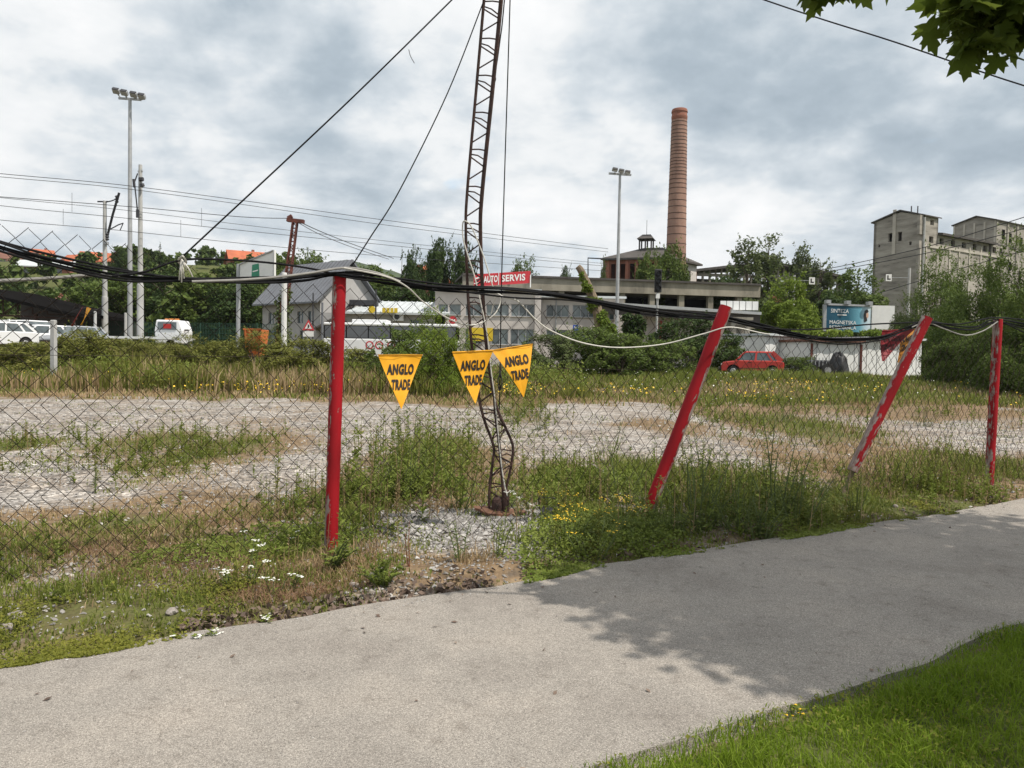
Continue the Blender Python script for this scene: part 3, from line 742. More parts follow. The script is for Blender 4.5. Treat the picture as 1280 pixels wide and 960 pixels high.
# ================================================================== far left: wood on the hill, houses
def wood_mass():
    r = np.random.default_rng(5); V = []; Fc = []; off = 0
    spots = []
    for k in range(420):
        px = r.uniform(-120, 700); d = 88+r.random()**1.3*270
        x = GX(px, d)
        if px > 560 and d < 170: continue
        if px < 105 and d < 240 and r.random() < 0.8: continue       # open meadow and the houses
        if 430 < px and d < 105: continue
        if px < 150 and d > 190: continue
        spots.append((x, d, r.uniform(5.5, 9) if d < 180 else r.uniform(4, 6.5)))
    for k in range(70):                                               # belt of trees low behind the yards at right
        px = r.uniform(860, 1420); d = r.uniform(150, 230); spots.append((GX(px, d), d, r.uniform(8, 13)))
    for (x, y, h) in spots:
        z0 = Tz(x, y); lb = []
        for j in range(14):
            a = r.uniform(0, 6.28); q = r.uniform(0.05, 0.42)*h; zz_ = r.uniform(0.15, 0.9)*h
            lb.append((x+q*math.cos(a), y+q*math.sin(a), z0+zz_, r.uniform(0.10, 0.19)*h))
        n_ = int(620 if y < 140 else 380)
        v, f = lobes_leaves(lb, n_, 0.42 if y < 140 else 0.62, r)
        V.append(v); Fc.append(f+off); off += len(v)
    return np.concatenate(V), np.concatenate(Fc)
v, f = wood_mass()
wood = link('wood', np_mesh('wood', v, f, M['leaf_wood'])); set_props(wood, 'dense green wood covering the slope behind the yards', 'wood', None, 'stuff')

def hill_house(px, py_eave, d, w, dep, wall_h, roof_h, rz, wallm, roofm, label):
    pt = P(px, py_eave, d); x, z = pt.x, pt.z
    e_ = empty('house', (x, d, z-wall_h), label, 'house', 'houses on the hillside', rz=rz)
    m = MB()
    ops = [(0.15*w, 0.30*w, wall_h*0.45, wall_h*0.85), (0.42*w, 0.58*w, wall_h*0.45, wall_h*0.85), (0.70*w, 0.85*w, wall_h*0.45, wall_h*0.85)]
    wall(m, (-w/2, -dep/2, -3), (1, 0, 0), w, wall_h+3, 0.3, (0, -1, 0), [(a, b_, c+3, d_+3) for a, b_, c, d_ in ops])
    m.box((-w/2+0.15, 0.15, wall_h/2-1.5), (0.3, dep-0.3, wall_h+3)); m.box((w/2-0.15, 0.15, wall_h/2-1.5), (0.3, dep-0.3, wall_h+3))
    m.box((0, dep/2-0.15, wall_h/2-1.5), (w-0.6, 0.3, wall_h+3))
    for sx in (-1, 1):
        m.prism([(-dep/2, 0), (dep/2, 0), (0, roof_h*0.93)], (sx*(w/2-0.05), 0, wall_h), (0, 1, 0), (0, 0, 1), (-sx*0.25, 0, 0))
    m.build('wall', wallm, e_, world=False)
    for (a, b_, c, d_) in ops:
        wo = MB().box(((a+b_)/2-w/2, -dep/2+0.18, (c+d_)/2), (b_-a, 0.06, d_-c)).build('window', M['glass'], e_, world=False)
    r_ = MB()
    for sy in (-1, 1):
        r_.prism([(0, roof_h), (sy*(dep/2+0.6), -0.25), (sy*(dep/2+0.6), 0.0), (0, roof_h+0.28)], (-w/2-0.5, 0, wall_h), (0, 1, 0), (0, 0, 1), (w+1.0, 0, 0))
    ro = r_.build('roof', roofm, e_, world=False)
    MB().box((w*0.2, dep*0.15, wall_h+roof_h), (0.7, 0.7, 1.8)).build('chimney', M['brick_red'], ro, world=False)
    return e_
hill_house(308, 329, 210, 9.5, 8, 4.0, 3.0, 0.5, M['brick_red'], M['roof_tile'], 'brick house with orange gable roof on the ridge above the green billboard')
hill_house(97, 331, 260, 9, 8, 3.5, 3.2, -0.4, M['plaster'], M['roof_tile'], 'house with bright orange roof on the hill, left of the railway poles')
hill_house(124, 328, 270, 11, 8, 3.5, 3.2, 0.5, M['plaster'], M['roof_tile'], 'house with orange roof on the hill beside the shorter railway pole')
hill_house(166, 327, 280, 12, 8, 3.5, 2.8, 0.1, M['house_wall'], M['roof_tile'], 'long low orange roofed house half hidden behind the floodlight mast')
hill_house(62, 335, 198, 13, 8, 3.5, 1.6, 0.15, M['brick_red'], M['roof_pale'], 'brick house with low pale grey roof on the hillside')
hill_house(36, 327, 245, 8, 8, 4, 2.6, -0.5, M['house_wall'], M['roof_brown'], 'white house with brown roof on the hill at far left')
hill_house(10, 325, 260, 10, 8, 4, 2.4, 0.2, M['house_wall'], M['roof_brown'], 'leftmost house on the hill, low brown roof')
hill_house(52, 322, 275, 7, 7, 3.5, 2.6, 0.7, M['brick_red'], M['roof_tile'], 'small red roofed house highest on the hill at left')
hill_house(66, 384, 130, 5.5, 5, 2.4, 1.6, 0.3, M['plaster'], M['roof_brown'], 'small brown roofed hut on the meadow above the dark shed')
hill_house(535, 352, 150, 6, 7, 4.5, 2.6, 1.1, M['brick_red'], M['roof_tile'], 'red gabled house peeping out between dark conifers')

for a in [('conifer', 0, 200, 302, 165, 22, 'leaf_dark', 'conifer', 'dark conifer standing on the ridge right of the railway poles', 'tree'),
          ('conifer', 0, 186, 310, 168, 17, 'leaf_dark', 'conifer', 'smaller dark conifer close beside the concrete railway pole', 'tree'),
          ('conifer', 0, 257, 316, 230, 8, 'leaf_dark', 'conifer', 'tiny slender conifer on the ridge left of the brick house', 'tree'),
          ('round', 0, 148, 309, 170, 26, 'leaf_dark', 'broadleaf_tree', 'dark round tree on the ridge between the two railway poles', 'tree'),
          ('round', 1, 385, 313, 150, 58, 'leaf_mid', 'broadleaf_tree', 'round green tree on the ridge right of the rusty lattice mast', 'tree'),
          ('round', 2, 340, 318, 150, 50, 'leaf_mid', 'broadleaf_tree', 'green tree behind the green and white billboard', 'tree'),
          ('round', 0, 460, 330, 125, 70, 'leaf_mid', 'broadleaf_tree', 'mid green tree behind the first red post, below the far hill', 'tree'),
          ('conifer', 0, 501, 308, 130, 24, 'leaf_dark', 'conifer', 'dark conifer left of the tall dark trees', 'tree'),
          ('round', 1, 517, 309, 132, 34, 'leaf_dark', 'broadleaf_tree', 'dark feathery tree right beside the conifer', 'tree'),
          ('round', 0, 551, 296, 120, 44, 'leaf_dark', 'broadleaf_tree', 'tallest dark tree left of the foreground lattice mast', 'tree'),
          ('round', 1, 580, 301, 122, 40, 'leaf_dark', 'broadleaf_tree', 'tall dark tree directly behind the foreground lattice mast', 'tree'),
          ('round', 2, 652, 325, 150, 46, 'leaf_mid', 'broadleaf_tree', 'round tree top showing above the red sign roof', 'tree'),
          ('round', 0, 706, 331, 155, 20, 'leaf_dark', 'broadleaf_tree', 'small dark tree top behind the concrete canopy', 'tree'),
          ('poplar', 2, 752, 322, 118, 14, 'leaf_pop', 'sapling', 'thin sapling left of the brick boiler house', 'tree'),
          ('round', 1, 812, 312, 98, 48, 'leaf_mid', 'broadleaf_tree', 'leafy green tree in front of the brick boiler house', 'tree'),
          ('round', 0, 838, 304, 102, 46, 'leaf_mid', 'broadleaf_tree', 'green tree at the foot of the brick chimney', 'tree'),
          ('poplar', 1, 930, 293, 108, 66, 'leaf_pop', 'poplar_tree', 'tall grey green poplar in front of the ruined hall', 'tree'),
          ('poplar', 0, 957, 294, 110, 60, 'leaf_pop', 'poplar_tree', 'grey green poplar just right of the tallest one', 'tree'),
          ('poplar', 2, 998, 307, 112, 48, 'leaf_pop', 'poplar_tree', 'narrow pointed poplar left of the white letter sign', 'tree'),
          ('poplar', 1, 1022, 322, 104, 58, 'leaf_pop', 'poplar_tree', 'dark poplar behind the white letter sign', 'tree'),
          ('round', 2, 1068, 336, 100, 76, 'leaf_mid', 'broadleaf_tree', 'green tree filling the gap left of the concrete silo', 'tree'),
          ('round', 1, 1045, 362, 92, 60, 'leaf_dark', 'broadleaf_tree', 'dark green tree behind the teal billboard', 'tree'),
          ('round', 0, 900, 345, 95, 55, 'leaf_dark', 'broadleaf_tree', 'dark tree below the tall poplars', 'tree'),
          ('round', 2, 982, 345, 64, 66, 'leaf_bright', 'vine_covered_tree', 'bright green tree smothered in vines left of the teal billboard', 'tree'),
          ('round', 1, 1000, 385, 60, 60, 'leaf_bright', 'vine_covered_tree', 'low bright green vine mound spilling toward the white garages', 'tree')]:
    plant_tree(*a)
# trees standing close behind the yards on the left
for i, (px, top, d, w, mt) in enumerate([(110, 352, 92, 75, 'leaf_mid'), (155, 345, 90, 80, 'leaf_mid'), (205, 338, 92, 80, 'leaf_dark'), (250, 340, 90, 80, 'leaf_mid'),
                                         (292, 348, 88, 70, 'leaf_dark'), (335, 345, 92, 70, 'leaf_mid'), (420, 345, 96, 80, 'leaf_mid'), (500, 352, 98, 80, 'leaf_dark'), (30, 358, 120, 60, 'leaf_dark')]):
    plant_tree('round', i % 3, px, top, d, w, mt, 'broadleaf_tree', ['green tree left of the shorter railway pole', 'green tree just behind the floodlight mast', 'dark tree right of the tallest railway pole',
               'green tree under the rope knot', 'dark tree behind the single pole billboard', 'green tree behind the rusty lattice mast', 'green tree rising behind the grey roofed house',
               'dark tree behind the low workshop roof', 'dark tree above the open shed at far left'][i], 'tree', 'trees in the row behind the yards')

# ================================================================== buildings, centre and right
# ---- grey-roofed gabled house
def gray_house():
    d = 76.0; a = P(362, 385, d); c = P(430, 385, d)
    z0 = Tz(a.x, d); W = 6.6; D_ = 9.0; wh = 5.4; rh = 3.4
    e_ = empty('gabled_house', (P(398, 400, d).x, d, z0), 'pale house with grey metal gable roof behind the first red post', 'house', rz=R(-38))
    m = MB()
    wins = [(1.0, 1.9, 2.9, 4.0), (2.6, 3.5, 2.9, 4.0), (5.6, 6.5, 2.9, 4.0), (7.2, 8.1, 2.9, 4.0), (1.0, 3.6, 0.2, 2.3), (6.0, 7.0, 0.4, 2.2)]
    wall(m, (-D_/2, -W/2, 0), (1, 0, 0), D_, wh, 0.3, (0, -1, 0), wins)
    gw = [(1.0, 1.8, 3.0, 4.2), (3.0, 3.8, 3.0, 4.2), (4.6, 5.4, 3.0, 4.2), (2.4, 3.5, 0.6, 2.0)]
    wall(m, (D_/2, -W/2+0.3, 0), (0, 1, 0), W-0.6, wh, 0.3, (1, 0, 0), gw)
    m.box((-D_/2+0.15, 0, wh/2), (0.3, W-0.6, wh)); m.box((0, W/2-0.15, wh/2), (D_, 0.3, wh))
    for sx in (-1, 1):
        m.prism([(-W/2, 0), (W/2, 0), (0, rh*0.95)], (sx*D_/2, 0, wh), (0, 1, 0), (0, 0, 1), (-sx*0.3, 0, 0))
    m.build('wall', M['house_wall'], e_, world=False)
    for (u0, u1, q0, q1) in wins:
        o = MB().box(((u0+u1)/2-D_/2, -W/2+0.16, (q0+q1)/2), (u1-u0, 0.05, q1-q0)).build('window', M['glass'], e_, world=False)
        MB().box(((u0+u1)/2-D_/2, -W/2+0.11, (q0+q1)/2), (0.07, 0.05, q1-q0)).build('mullion', M['white_paint'], o, world=False)
    for (u0, u1, q0, q1) in gw:
        o = MB().box((D_/2-0.16, (u0+u1)/2-W/2+0.3, (q0+q1)/2), (0.05, u1-u0, q1-q0)).build('window', M['glass'], e_, world=False)
        MB().box((D_/2-0.11, (u0+u1)/2-W/2+0.3, (q0+q1)/2), (0.05, 0.07, q1-q0)).build('mullion', M['white_paint'], o, world=False)
    r_ = MB()
    for sy in (-1, 1):
        r_.prism([(0, rh), (sy*(W/2+0.8), -0.75), (sy*(W/2+0.8), -0.6), (0, rh+0.2)], (-D_/2-0.6, 0, wh), (0, 1, 0), (0, 0, 1), (D_+1.2, 0, 0))
    ro = r_.build('roof', M['roof_gray'], e_, world=False)
    for i in range(19):
        for sy in (-1, 1):
            x = -D_/2-0.5+i*(D_+1.0)/18
            MB().bar((x, sy*0.05, wh+rh+0.21), (x, sy*(W/2+0.78), wh-0.57), 0.05, 0.06).build('seam', M['roof_gray'], ro, world=False)
gray_house()

def low_workshop():
    d = 70.0; x0 = GX(400, d); x1 = GX(556, d); z0 = Tz((x0+x1)/2, d)
    zt = P(480, 392, d).z; ze = P(480, 380, d+5).z
    e_ = empty('low_workshop', ((x0+x1)/2, d, z0), 'low workshop with pale metal roof and yellow sign behind the bus', 'workshop')
    w = x1-x0; h = zt-z0
    m = MB(); ops = [(3.4, 4.0, h-1.6, h-0.5), (4.6, 5.6, h-1.6, h-0.5), (8.2, 9.2, h-1.3, h-0.5), (1.2, 2.4, h-1.9, h-0.7)]
    wall(m, (x0, d, z0), (1, 0, 0), w, h, 0.3, (0, -1, 0), ops)
    m.box((x0+0.15, d+3.5, z0+h/2), (0.3, 6.4, h)); m.box((x1-0.15, d+3.5, z0+h/2), (0.3, 6.4, h))
    m.build('wall', M['house_wall'], e_)
    for (u0, u1, a, b_) in ops:
        MB().box((x0+(u0+u1)/2, d+0.18, z0+(a+b_)/2), (u1-u0, 0.05, b_-a)).build('window', M['glass'], e_)
    xm = x0+0.34*w
    r_ = MB().hexa([(xm-1.6, d-0.7, zt-0.1), (x1+0.4, d-0.7, zt-0.1), (x1+0.4, d+7, ze+0.2), (xm+0.2, d+7, ze+0.2), (xm-1.6, d-0.7, zt+0.1), (x1+0.4, d-0.7, zt+0.1), (x1+0.4, d+7, ze+0.4), (xm+0.2, d+7, ze+0.4)])
    ro = r_.build('roof', M['roof_pale'], e_)
    for i in range(16):
        x = xm-1.2+i*(x1-xm+1.2)/15
        MB().bar((x, d-0.7, zt+0.13), (x+(0.6 if i == 0 else 0.1), d+6.9, ze+0.43), 0.06, 0.06).build('seam', M['roof_pale'], ro)
    MB().hexa([(x0-0.8, d-1.2, zt-1.9), (xm-1.6, d-0.75, zt-0.12), (xm-1.4, d+5, ze+0.1), (x0-0.6, d+5, zt-0.8), (x0-0.8, d-1.2, zt-1.75), (xm-1.6, d-0.75, zt+0.05), (xm-1.4, d+5, ze+0.3), (x0-0.6, d+5, zt-0.6)]).build('lean_to_roof', M['roof_dark'], e_)
    # yellow roof sign
    s0 = P(478, 391, d-0.8); s1 = P(497, 391, d-0.8); hh = 7*d/F
    sg = MB()
    for k, (a, b_) in enumerate(((0, .22), (.27, .48), (.53, .73), (.78, 1.0))):
        sg.box((s0.x+(s1.x-s0.x)*(a+b_)/2, d-0.85, s0.z+hh*0.45), ((b_-a)*(s1.x-s0.x), 0.12, hh*0.85))
    sg.build('roof_sign', M['sign_yellow'], e_)
    MB().lathe([(0.32, -0.06), (0.32, 0.06)], (0, 0, 0), 16).build('round_emblem', M['sign_yellow'], e_, world=False).matrix_local = Matrix.Translation((P(465, 387, d-0.8).x-e_.location.x, -0.9, P(465, 387, d-0.8).z-z0)) @ Matrix.Rotation(R(90), 4, 'X')
    ac = P(498, 396, d-0.3)
    acu = MB().box((ac.x, d-0.25, ac.z), (0.95, 0.4, 0.75)).build('air_conditioner', M['white_paint'], e_)
    MB().lathe([(0.24, 0), (0.24, 0.03), (0.05, 0.05)], (0, 0, 0), 16).build('fan', M['dark_metal'], acu, world=False).matrix_local = Matrix.Translation((ac.x-0.12-e_.location.x, -0.46, ac.z-z0)) @ Matrix.Rotation(R(90), 4, 'X')
    v_ = P(455, 380, d+3)
    MB().box((v_.x, d+3, v_.z+0.1), (2.6, 0.9, 0.5)).build('roof_vent', M['dark_metal'], e_)
low_workshop()

# ---- white two-storey service building and its red sign
def service_building():
    d = 70.0; x0 = GX(543, d); xc = GX(672, d); z0 = Tz(x0, d)
    zt = P(600, 363, d).z; h = zt-z0
    e_ = empty('service_building', ((x0+xc)/2, d, z0), 'two storey off white service building with rows of grey windows under the red sign', 'building')
    def uz(px, py): q = P(px, py, d); return q.x-x0, q.z-z0
    ops = []
    for (a, b_, t, bt) in [(548, 560, 380, 394), (562, 576, 380, 394), (582, 602, 380, 395), (608, 636, 380, 395), (639, 668, 380, 396),
                           (548, 566, 411, 430), (582, 602, 411, 430), (614, 635, 411, 431), (638, 667, 411, 431)]:
        u0, zt_ = uz(a, t); u1, zb = uz(b_, bt); ops.append((u0, u1, zb, zt_))
    m = MB(); w = xc-x0
    wall(m, (x0, d, z0), (1, 0, 0), w, h, 0.35, (0, -1, 0), ops)
    m.box((x0+0.17, d+5, z0+h/2), (0.35, 9.3, h)); m.box(((x0+xc)/2, d+9.8, z0+h/2), (w, 0.35, h)); m.box(((x0+xc)/2, d+5, z0+h-0.42), (w-0.7, 9.2, 0.2))
    m.build('wall', M['plaster'], e_)
    def windows(x0_, dd, ops_):
        for (u0, u1, a, b_) in ops_:
            f_ = MB(); t_ = 0.07
            xc_, zc_ = x0_+(u0+u1)/2, z0+(a+b_)/2
            f_.box((xc_, dd+0.14, z0+a+t_/2), (u1-u0, 0.08, t_)); f_.box((xc_, dd+0.14, z0+b_-t_/2), (u1-u0, 0.08, t_))
            npane = max(1, round((u1-u0)/0.75))
            for k in range(npane+1):
                xx_ = x0_+u0+t_/2+(u1-u0-t_)*k/npane
                f_.box((xx_, dd+0.14, zc_), (t_, 0.08, b_-a-2*t_))
            fo = f_.build('window', M['gray_metal'], e_)
            for k in range(npane):
                xa = x0_+u0+t_+(u1-u0-t_)*k/npane; xb = x0_+u0+(u1-u0-t_)*(k+1)/npane
                MB().box(((xa+xb)/2, dd+0.17, zc_), (xb-xa, 0.02, b_-a-2*t_)).build('pane', M['glass_light'] if random.random() < 0.6 else M['glass'], fo)
            MB().box((xc_, dd-0.03, z0+a-0.05), (u1-u0+0.12, 0.14, 0.06)).build('sill', M['concrete_slab'], e_)
    windows(x0, d, ops)
    MB().box(((x0+xc)/2, d+4.9, zt+0.08), (w+0.5, 10.6, 0.16)).build('roof', M['roof_pale'], e_)
    pl = P(671, 400, d-0.2)
    MB().box((xc-0.05, d-0.12, z0+h/2-0.02), (0.55, 0.3, h-0.05)).build('pilaster', M['plaster'], e_)
    # right wing, a little lower and set back
    d2 = d+1.2; x2 = GX(778, d2); h2 = P(720, 373, d2).z-z0; xb0 = xc+0.3
    def uz2(px, py): q = P(px, py, d2); return q.x-xb0, q.z-z0
    ops2 = []
    for (a, b_, t, bt) in [(683, 711, 381, 396), (716, 746, 381, 397), (750, 768, 384, 400), (683, 710, 412, 424), (716, 740, 413, 428)]:
        u0, zt_ = uz2(a, t); u1, zb = uz2(b_, bt); ops2.append((u0, u1, zb, zt_))
    m = MB(); wall(m, (xb0, d2, z0), (1, 0, 0), x2-xb0, h2, 0.35, (0, -1, 0), ops2)
    m.box((x2-0.17, d2+4.5, z0+h2/2), (0.35, 8.3, h2)); m.box(((xb0+x2)/2, d2+8.5, z0+h2/2), (x2-xb0, 0.3, h2))
    m.build('wall', M['plaster'], e_); windows(xb0, d2, ops2)
    MB().box(((xb0+x2)/2, d2+4, z0+h2+0.1), (x2-xb0+0.3, 9.4, 0.2)).build('roof', M['roof_pale'], e_)
    dn = P(695, 395, d2-0.1); MB().tube([(dn.x, d2-0.08, z0+0.3), (dn.x, d2-0.08, z0+h2)], 0.06, 8).build('downpipe', M['gray_metal'], e_)
    # yellow door panel, red round sign
    y0 = P(601, 418, d-0.05); MB().box((y0.x, d-0.06, y0.z), (2.2, 0.06, 1.2)).build('yellow_panel', M['sign_yellow'], e_)
    return e_, d, z0
sb, sb_d, sb_z = service_building()

def auto_sign():
    d = 73.0; a = P(592, 358, d); b_ = P(663, 354, d+0.2); ht = 15.0*d/F
    w = b_.x-a.x; slope = (b_.z-a.z)/w
    e_ = empty('roof_sign', ((a.x+b_.x)/2, d, (a.z+b_.z)/2), 'long red sign with white lettering on the roof edge', 'sign')
    u = Vector((1, 0, slope)).normalized(); v_ = Vector((0, 0, 1))
    MB().prism([(0, 0), (w, 0), (w, ht), (0, ht)], a, u, v_, (0, 0.25, 0)).build('panel', M['sign_red'], e_)
    fr = MB(); fr.bar(a+Vector((w, -0.02, 0)), a+Vector((w, -0.02, ht)), 0.10); fr.bar(a+Vector((w*0.44, -0.02, slope*w*.44)), a+Vector((w*0.44, -0.02, ht+slope*w*.44)), 0.06)
    fr.build('frame', M['sign_white'], e_)
    lettering('AUTO', a+u*(w*0.30)+v_*ht*0.52, u, v_, ht*0.56, M['sign_white'], e_, 0.03, width=w*0.25, bold=0.03)
    lettering('SERVIS', a+u*(w*0.70)+v_*ht*0.52, u, v_, ht*0.56, M['sign_white'], e_, 0.03, width=w*0.42, bold=0.03)
    lg = MB(); o = a+u*(w*0.07)+Vector((0, -0.03, ht*0.5)); q = ht*0.3
    lg.prism([(-q, q*0.5), (q*0.8, q), (q, q*0.75), (-q*0.2, q*0.3)], o, u, v_, (0, 0.02, 0)); lg.prism([(-q, -q*0.8), (q, -q*0.55), (q, -q*0.8), (-q, -q)], o, u, v_, (0, 0.02, 0))
    lg.build('emblem', M['sign_white'], e_)
    MB().prism([(-q, -q*0.35), (q*0.9, q*0.5), (q*0.5, -0.1*q), (-q*0.2, -q*0.5)], o, u, v_, (0, 0.02, 0)).build('emblem', M['ink'], e_)
    for t in (0.15, 0.62, 0.97):
        c = a+u*(w*t); MB().box((c.x, d+0.2, c.z-0.75), (0.28, 0.28, 1.5)).build('support', M['concrete_slab'], e_)
auto_sign()

# ---- long concrete canopy
def canopy():
    dl, dr = 84.0, 90.0; xl, xr = GX(577, dl), GX(948, dr)
    zt = P(577, 344, dl).z; th = 1.35
    e_ = empty('concrete_canopy', ((xl+xr)/2, 87, Tz(20, 87)), 'long weathered concrete loading canopy on columns behind the service building', 'canopy')
    u = Vector((xr-xl, dr-dl, 0)); L = u.length; u.normalize(); n_ = Vector((u.y, -u.x, 0)); zb = zt-th
    o = Vector((xl, dl, zb))
    MB().hexa([o, o+u*L, o+u*L-n_*0.4, o-n_*0.4] + [q+Vector((0, 0, th)) for q in (o, o+u*L, o+u*L-n_*0.4, o-n_*0.4)]).build('fascia', M['concrete_slab'], e_)
    q = [o+n_*0.25+Vector((0, 0, th)), o+u*L+n_*0.25+Vector((0, 0, th)), o+u*L-n_*9+Vector((0, 0, th)), o-n_*9+Vector((0, 0, th))]
    MB().hexa(q+[w+Vector((0, 0, 0.22)) for w in q]).build('roof_slab', M['roof_dark'], e_)
    q = [o-n_*0.42+Vector((0, 0, 0.3)), o+u*L-n_*0.42+Vector((0, 0, 0.3)), o+u*L-n_*9+Vector((0, 0, .3)), o-n_*9+Vector((0, 0, .3))]
    MB().hexa(q+[w+Vector((0, 0, 0.2)) for w in q]).build('soffit', M['concrete_slab'], e_)
    zg = -1.0
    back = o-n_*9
    MB().hexa([Vector((w.x, w.y, zg)) for w in (back, back+u*L, back+u*L-n_*0.3, back-n_*0.3)]+[Vector((w.x, w.y, zb+0.3)) for w in (back, back+u*L, back+u*L-n_*0.3, back-n_*0.3)]).build('void_backing', M['void'], e_)  # near-black sheet, its colour stands for the dark space under the canopy
    k = 0
    while k*3.55 < L:
        c = o+u*(0.5+k*3.55)-n_*0.6
        MB().box((c.x, c.y, (zb+zg)/2), (0.62, 0.62, zb-zg-0.01), Matrix.Rotation(math.atan2(u.y, u.x), 3, 'Z')).build('column', M['concrete_slab'], e_)
        k += 1
    # floor slab edge half way up
    q = [o+Vector((0, 0, -3.6)), o+u*L+Vector((0, 0, -3.6)), o+u*L-n_*9+Vector((0, 0, -3.6)), o-n_*9+Vector((0, 0, -3.6))]
    MB().hexa([w-n_*0.95 for w in q]+[w-n_*0.95+Vector((0, 0, 0.5)) for w in q]).build('floor_slab', M['concrete_slab'], e_)
canopy()

# ---- brick boiler house
def boiler_house():
    d = 124.0; c0 = P(757, 326, d+3); c1 = P(832, 326, d); z0 = Tz(c1.x, d); ze = P(832, 321.5, d).z
    u = Vector((c1.x-c0.x, c1.y-c0.y, 0)); W = u.length; u.normalize(); n_ = Vector((u.y, -u.x, 0))
    c2 = P(871, 323, d+8); u2 = Vector((c2.x-c1.x, c2.y-c1.y, 0)); W2 = u2.length; u2.normalize(); n2 = Vector((u2.y, -u2.x, 0))
    e_ = empty('boiler_house', (c1.x, c1.y, z0), 'derelict brick boiler house with hipped roof and lantern beside the chimney', 'building')
    h = ze-z0
    ops = [(W*0.13*k+1.0, W*0.13*k+2.1, h-4.6, h-1.1) for k in range(7) if k != 0] + [(1.0, 1.9, h-4.6, h-1.1)]
    ops = [(0.9+k*1.55, 1.85+k*1.55, h-4.6, h-0.9) for k in range(int((W-1)/1.55))]
    o = Vector((c0.x, c0.y, z0)); o1 = Vector((c1.x, c1.y, z0))
    m = MB(); wall(m, o, u, W, h, 0.5, n_, ops); m.build('front_wall', M['brick_red'], e_)
    ops2 = [(1.1+k*3.1, 2.3+k*3.1, h-4.6, h-1.4) for k in range(int((W2-1)/3.1))]
    m = MB(); wall(m, o1-n_*0.0+u2*0.0, u2, W2, h, 0.5, n2, ops2); m.build('side_wall', M['plaster'], e_)
    ob = o+u2*W2
    m = MB(); wall(m, ob, u, W, h, 0.5, n_, ops); m.build('rear_wall', M['brick_red'], e_)
    m = MB(); wall(m, o, u2, W2, h, 0.5, n2, []); m.build('end_wall', M['brick_red'], e_)
    for k in range(int((W-1)/1.55)+1):
        q = o+u*(0.45+k*1.55)+n_*0.1
        MB().box((q.x, q.y, z0+h-3.0), (0.5, 0.3, 5.8), Matrix.Rotation(math.atan2(u.y, u.x), 3, 'Z')).build('pilaster', M['brick_red'], e_)
    # hip roof
    ov = 0.7
    A = o-u*ov+n_*ov; B = o1+u*ov+n_*ov*0.6; C = o1+u*ov+u2*(W2+ov); D_ = o-u*ov+u2*(W2+ov)
    A, B, C, D_ = [Vector((q.x, q.y, ze)) for q in (A, B, C, D_)]
    cen = (A+B+C+D_)/4; t = P(806, 309.5, cen.y).z
    r0 = cen-u*W*0.16; r1 = cen+u*W*0.16; r0.z = r1.z = t
    MB().add([A, B, C, D_, r0, r1, A-Vector((0, 0, .3)), B-Vector((0, 0, .3)), C-Vector((0, 0, .3)), D_-Vector((0, 0, .3))],
             [(0, 1, 5, 4), (1, 2, 5), (2, 3, 4, 5), (3, 0, 4), (0, 6, 7, 1), (1, 7, 8, 2), (2, 8, 9, 3), (3, 9, 6, 0), (9, 8, 7, 6)]).build('roof', M['roof_dark'], e_)
    lz = t-0.6; lw = W*0.20; rot = Matrix.Rotation(math.atan2(u.y, u.x), 3, 'Z')
    cl = P(808, 305, cen.y); cx, cy = cl.x, cl.y
    for sx in (-1, 0, 1):
        for sy in (-1, 1):
            q = rot @ Vector((sx*lw/2, sy*1.2, 0)); MB().box((cx+q.x, cy+q.y, lz+0.9), (0.22, 0.22, 2.0), rot).build('lantern_post', M['roof_dark'], e_)
    lt = MB(); zt_ = lz+1.9
    pts = [rot @ Vector(q) for q in ((-lw/2-.4, -1.7, 0), (lw/2+.4, -1.7, 0), (lw/2+.4, 1.7, 0), (-lw/2-.4, 1.7, 0), (-lw/2+.3, 0, 0.9), (lw/2-.3, 0, 0.9))]
    lt.add([Vector((cx, cy, zt_))+q for q in pts], [(0, 1, 5, 4), (1, 2, 5), (2, 3, 4, 5), (3, 0, 4), (3, 2, 1, 0)]); lt.build('lantern_roof', M['roof_dark'], e_)
    MB().bar((cx, cy, zt_+0.8), (cx, cy, zt_+3.3), 0.06).build('lightning_rod', M['dark_metal'], e_)
boiler_house()

def chimney():
    d = 128.0; b0 = P(845.5, 318, d); top = P(850.5, 137, d); z0 = Tz(b0.x, d); rt = 9.3*d/F; rb = 12.2*d/F
    H = top.z-z0; slope = (rb-rt)/(top.z-b0.z); rbase = rb+slope*(b0.z-z0)
    x = P(848, 230, d).x-0.1
    e_ = empty('brick_chimney', (x, d, z0), 'tall round red brick factory chimney with iron bands', 'chimney')
    rad = lambda z: rbase+(rt-rbase)*(z/H)
    pr = [(rad(H*k/40), H*k/40) for k in range(41)]
    MB().lathe(pr[:39]+[(rad(H*0.95), H*0.955)], (x, d, z0), 40).build('shaft', M['brick'], e_, smooth=True)
    MB().lathe([(rt*1.0, H*0.955), (rt*1.03, H*0.957), (rt*1.06, H*0.967), (rt*1.06, H*0.972), (rt*1.0, H*0.975), (rt*1.0, H*0.985), (rt*1.07, H*0.987), (rt*1.05, H*0.994), (rt*0.96, H), (rt*0.7, H), (rt*0.7, H*0.97)], (x, d, z0), 40).build('crown', M['brick_red'], e_, smooth=True)
    py = 318.0; step = 11.2
    while py > 150:
        z = P(846, py, d).z-z0
        MB().lathe([(rad(z)-0.02, z-0.05), (rad(z)+0.025, z-0.05), (rad(z)+0.025, z+0.05), (rad(z)-0.02, z+0.05)], (x, d, z0), 40).build('iron_band', M['rust'], e_, smooth=True)
        py -= step*random.uniform(0.82, 1.15); step = max(4.6, step*0.935)
chimney()

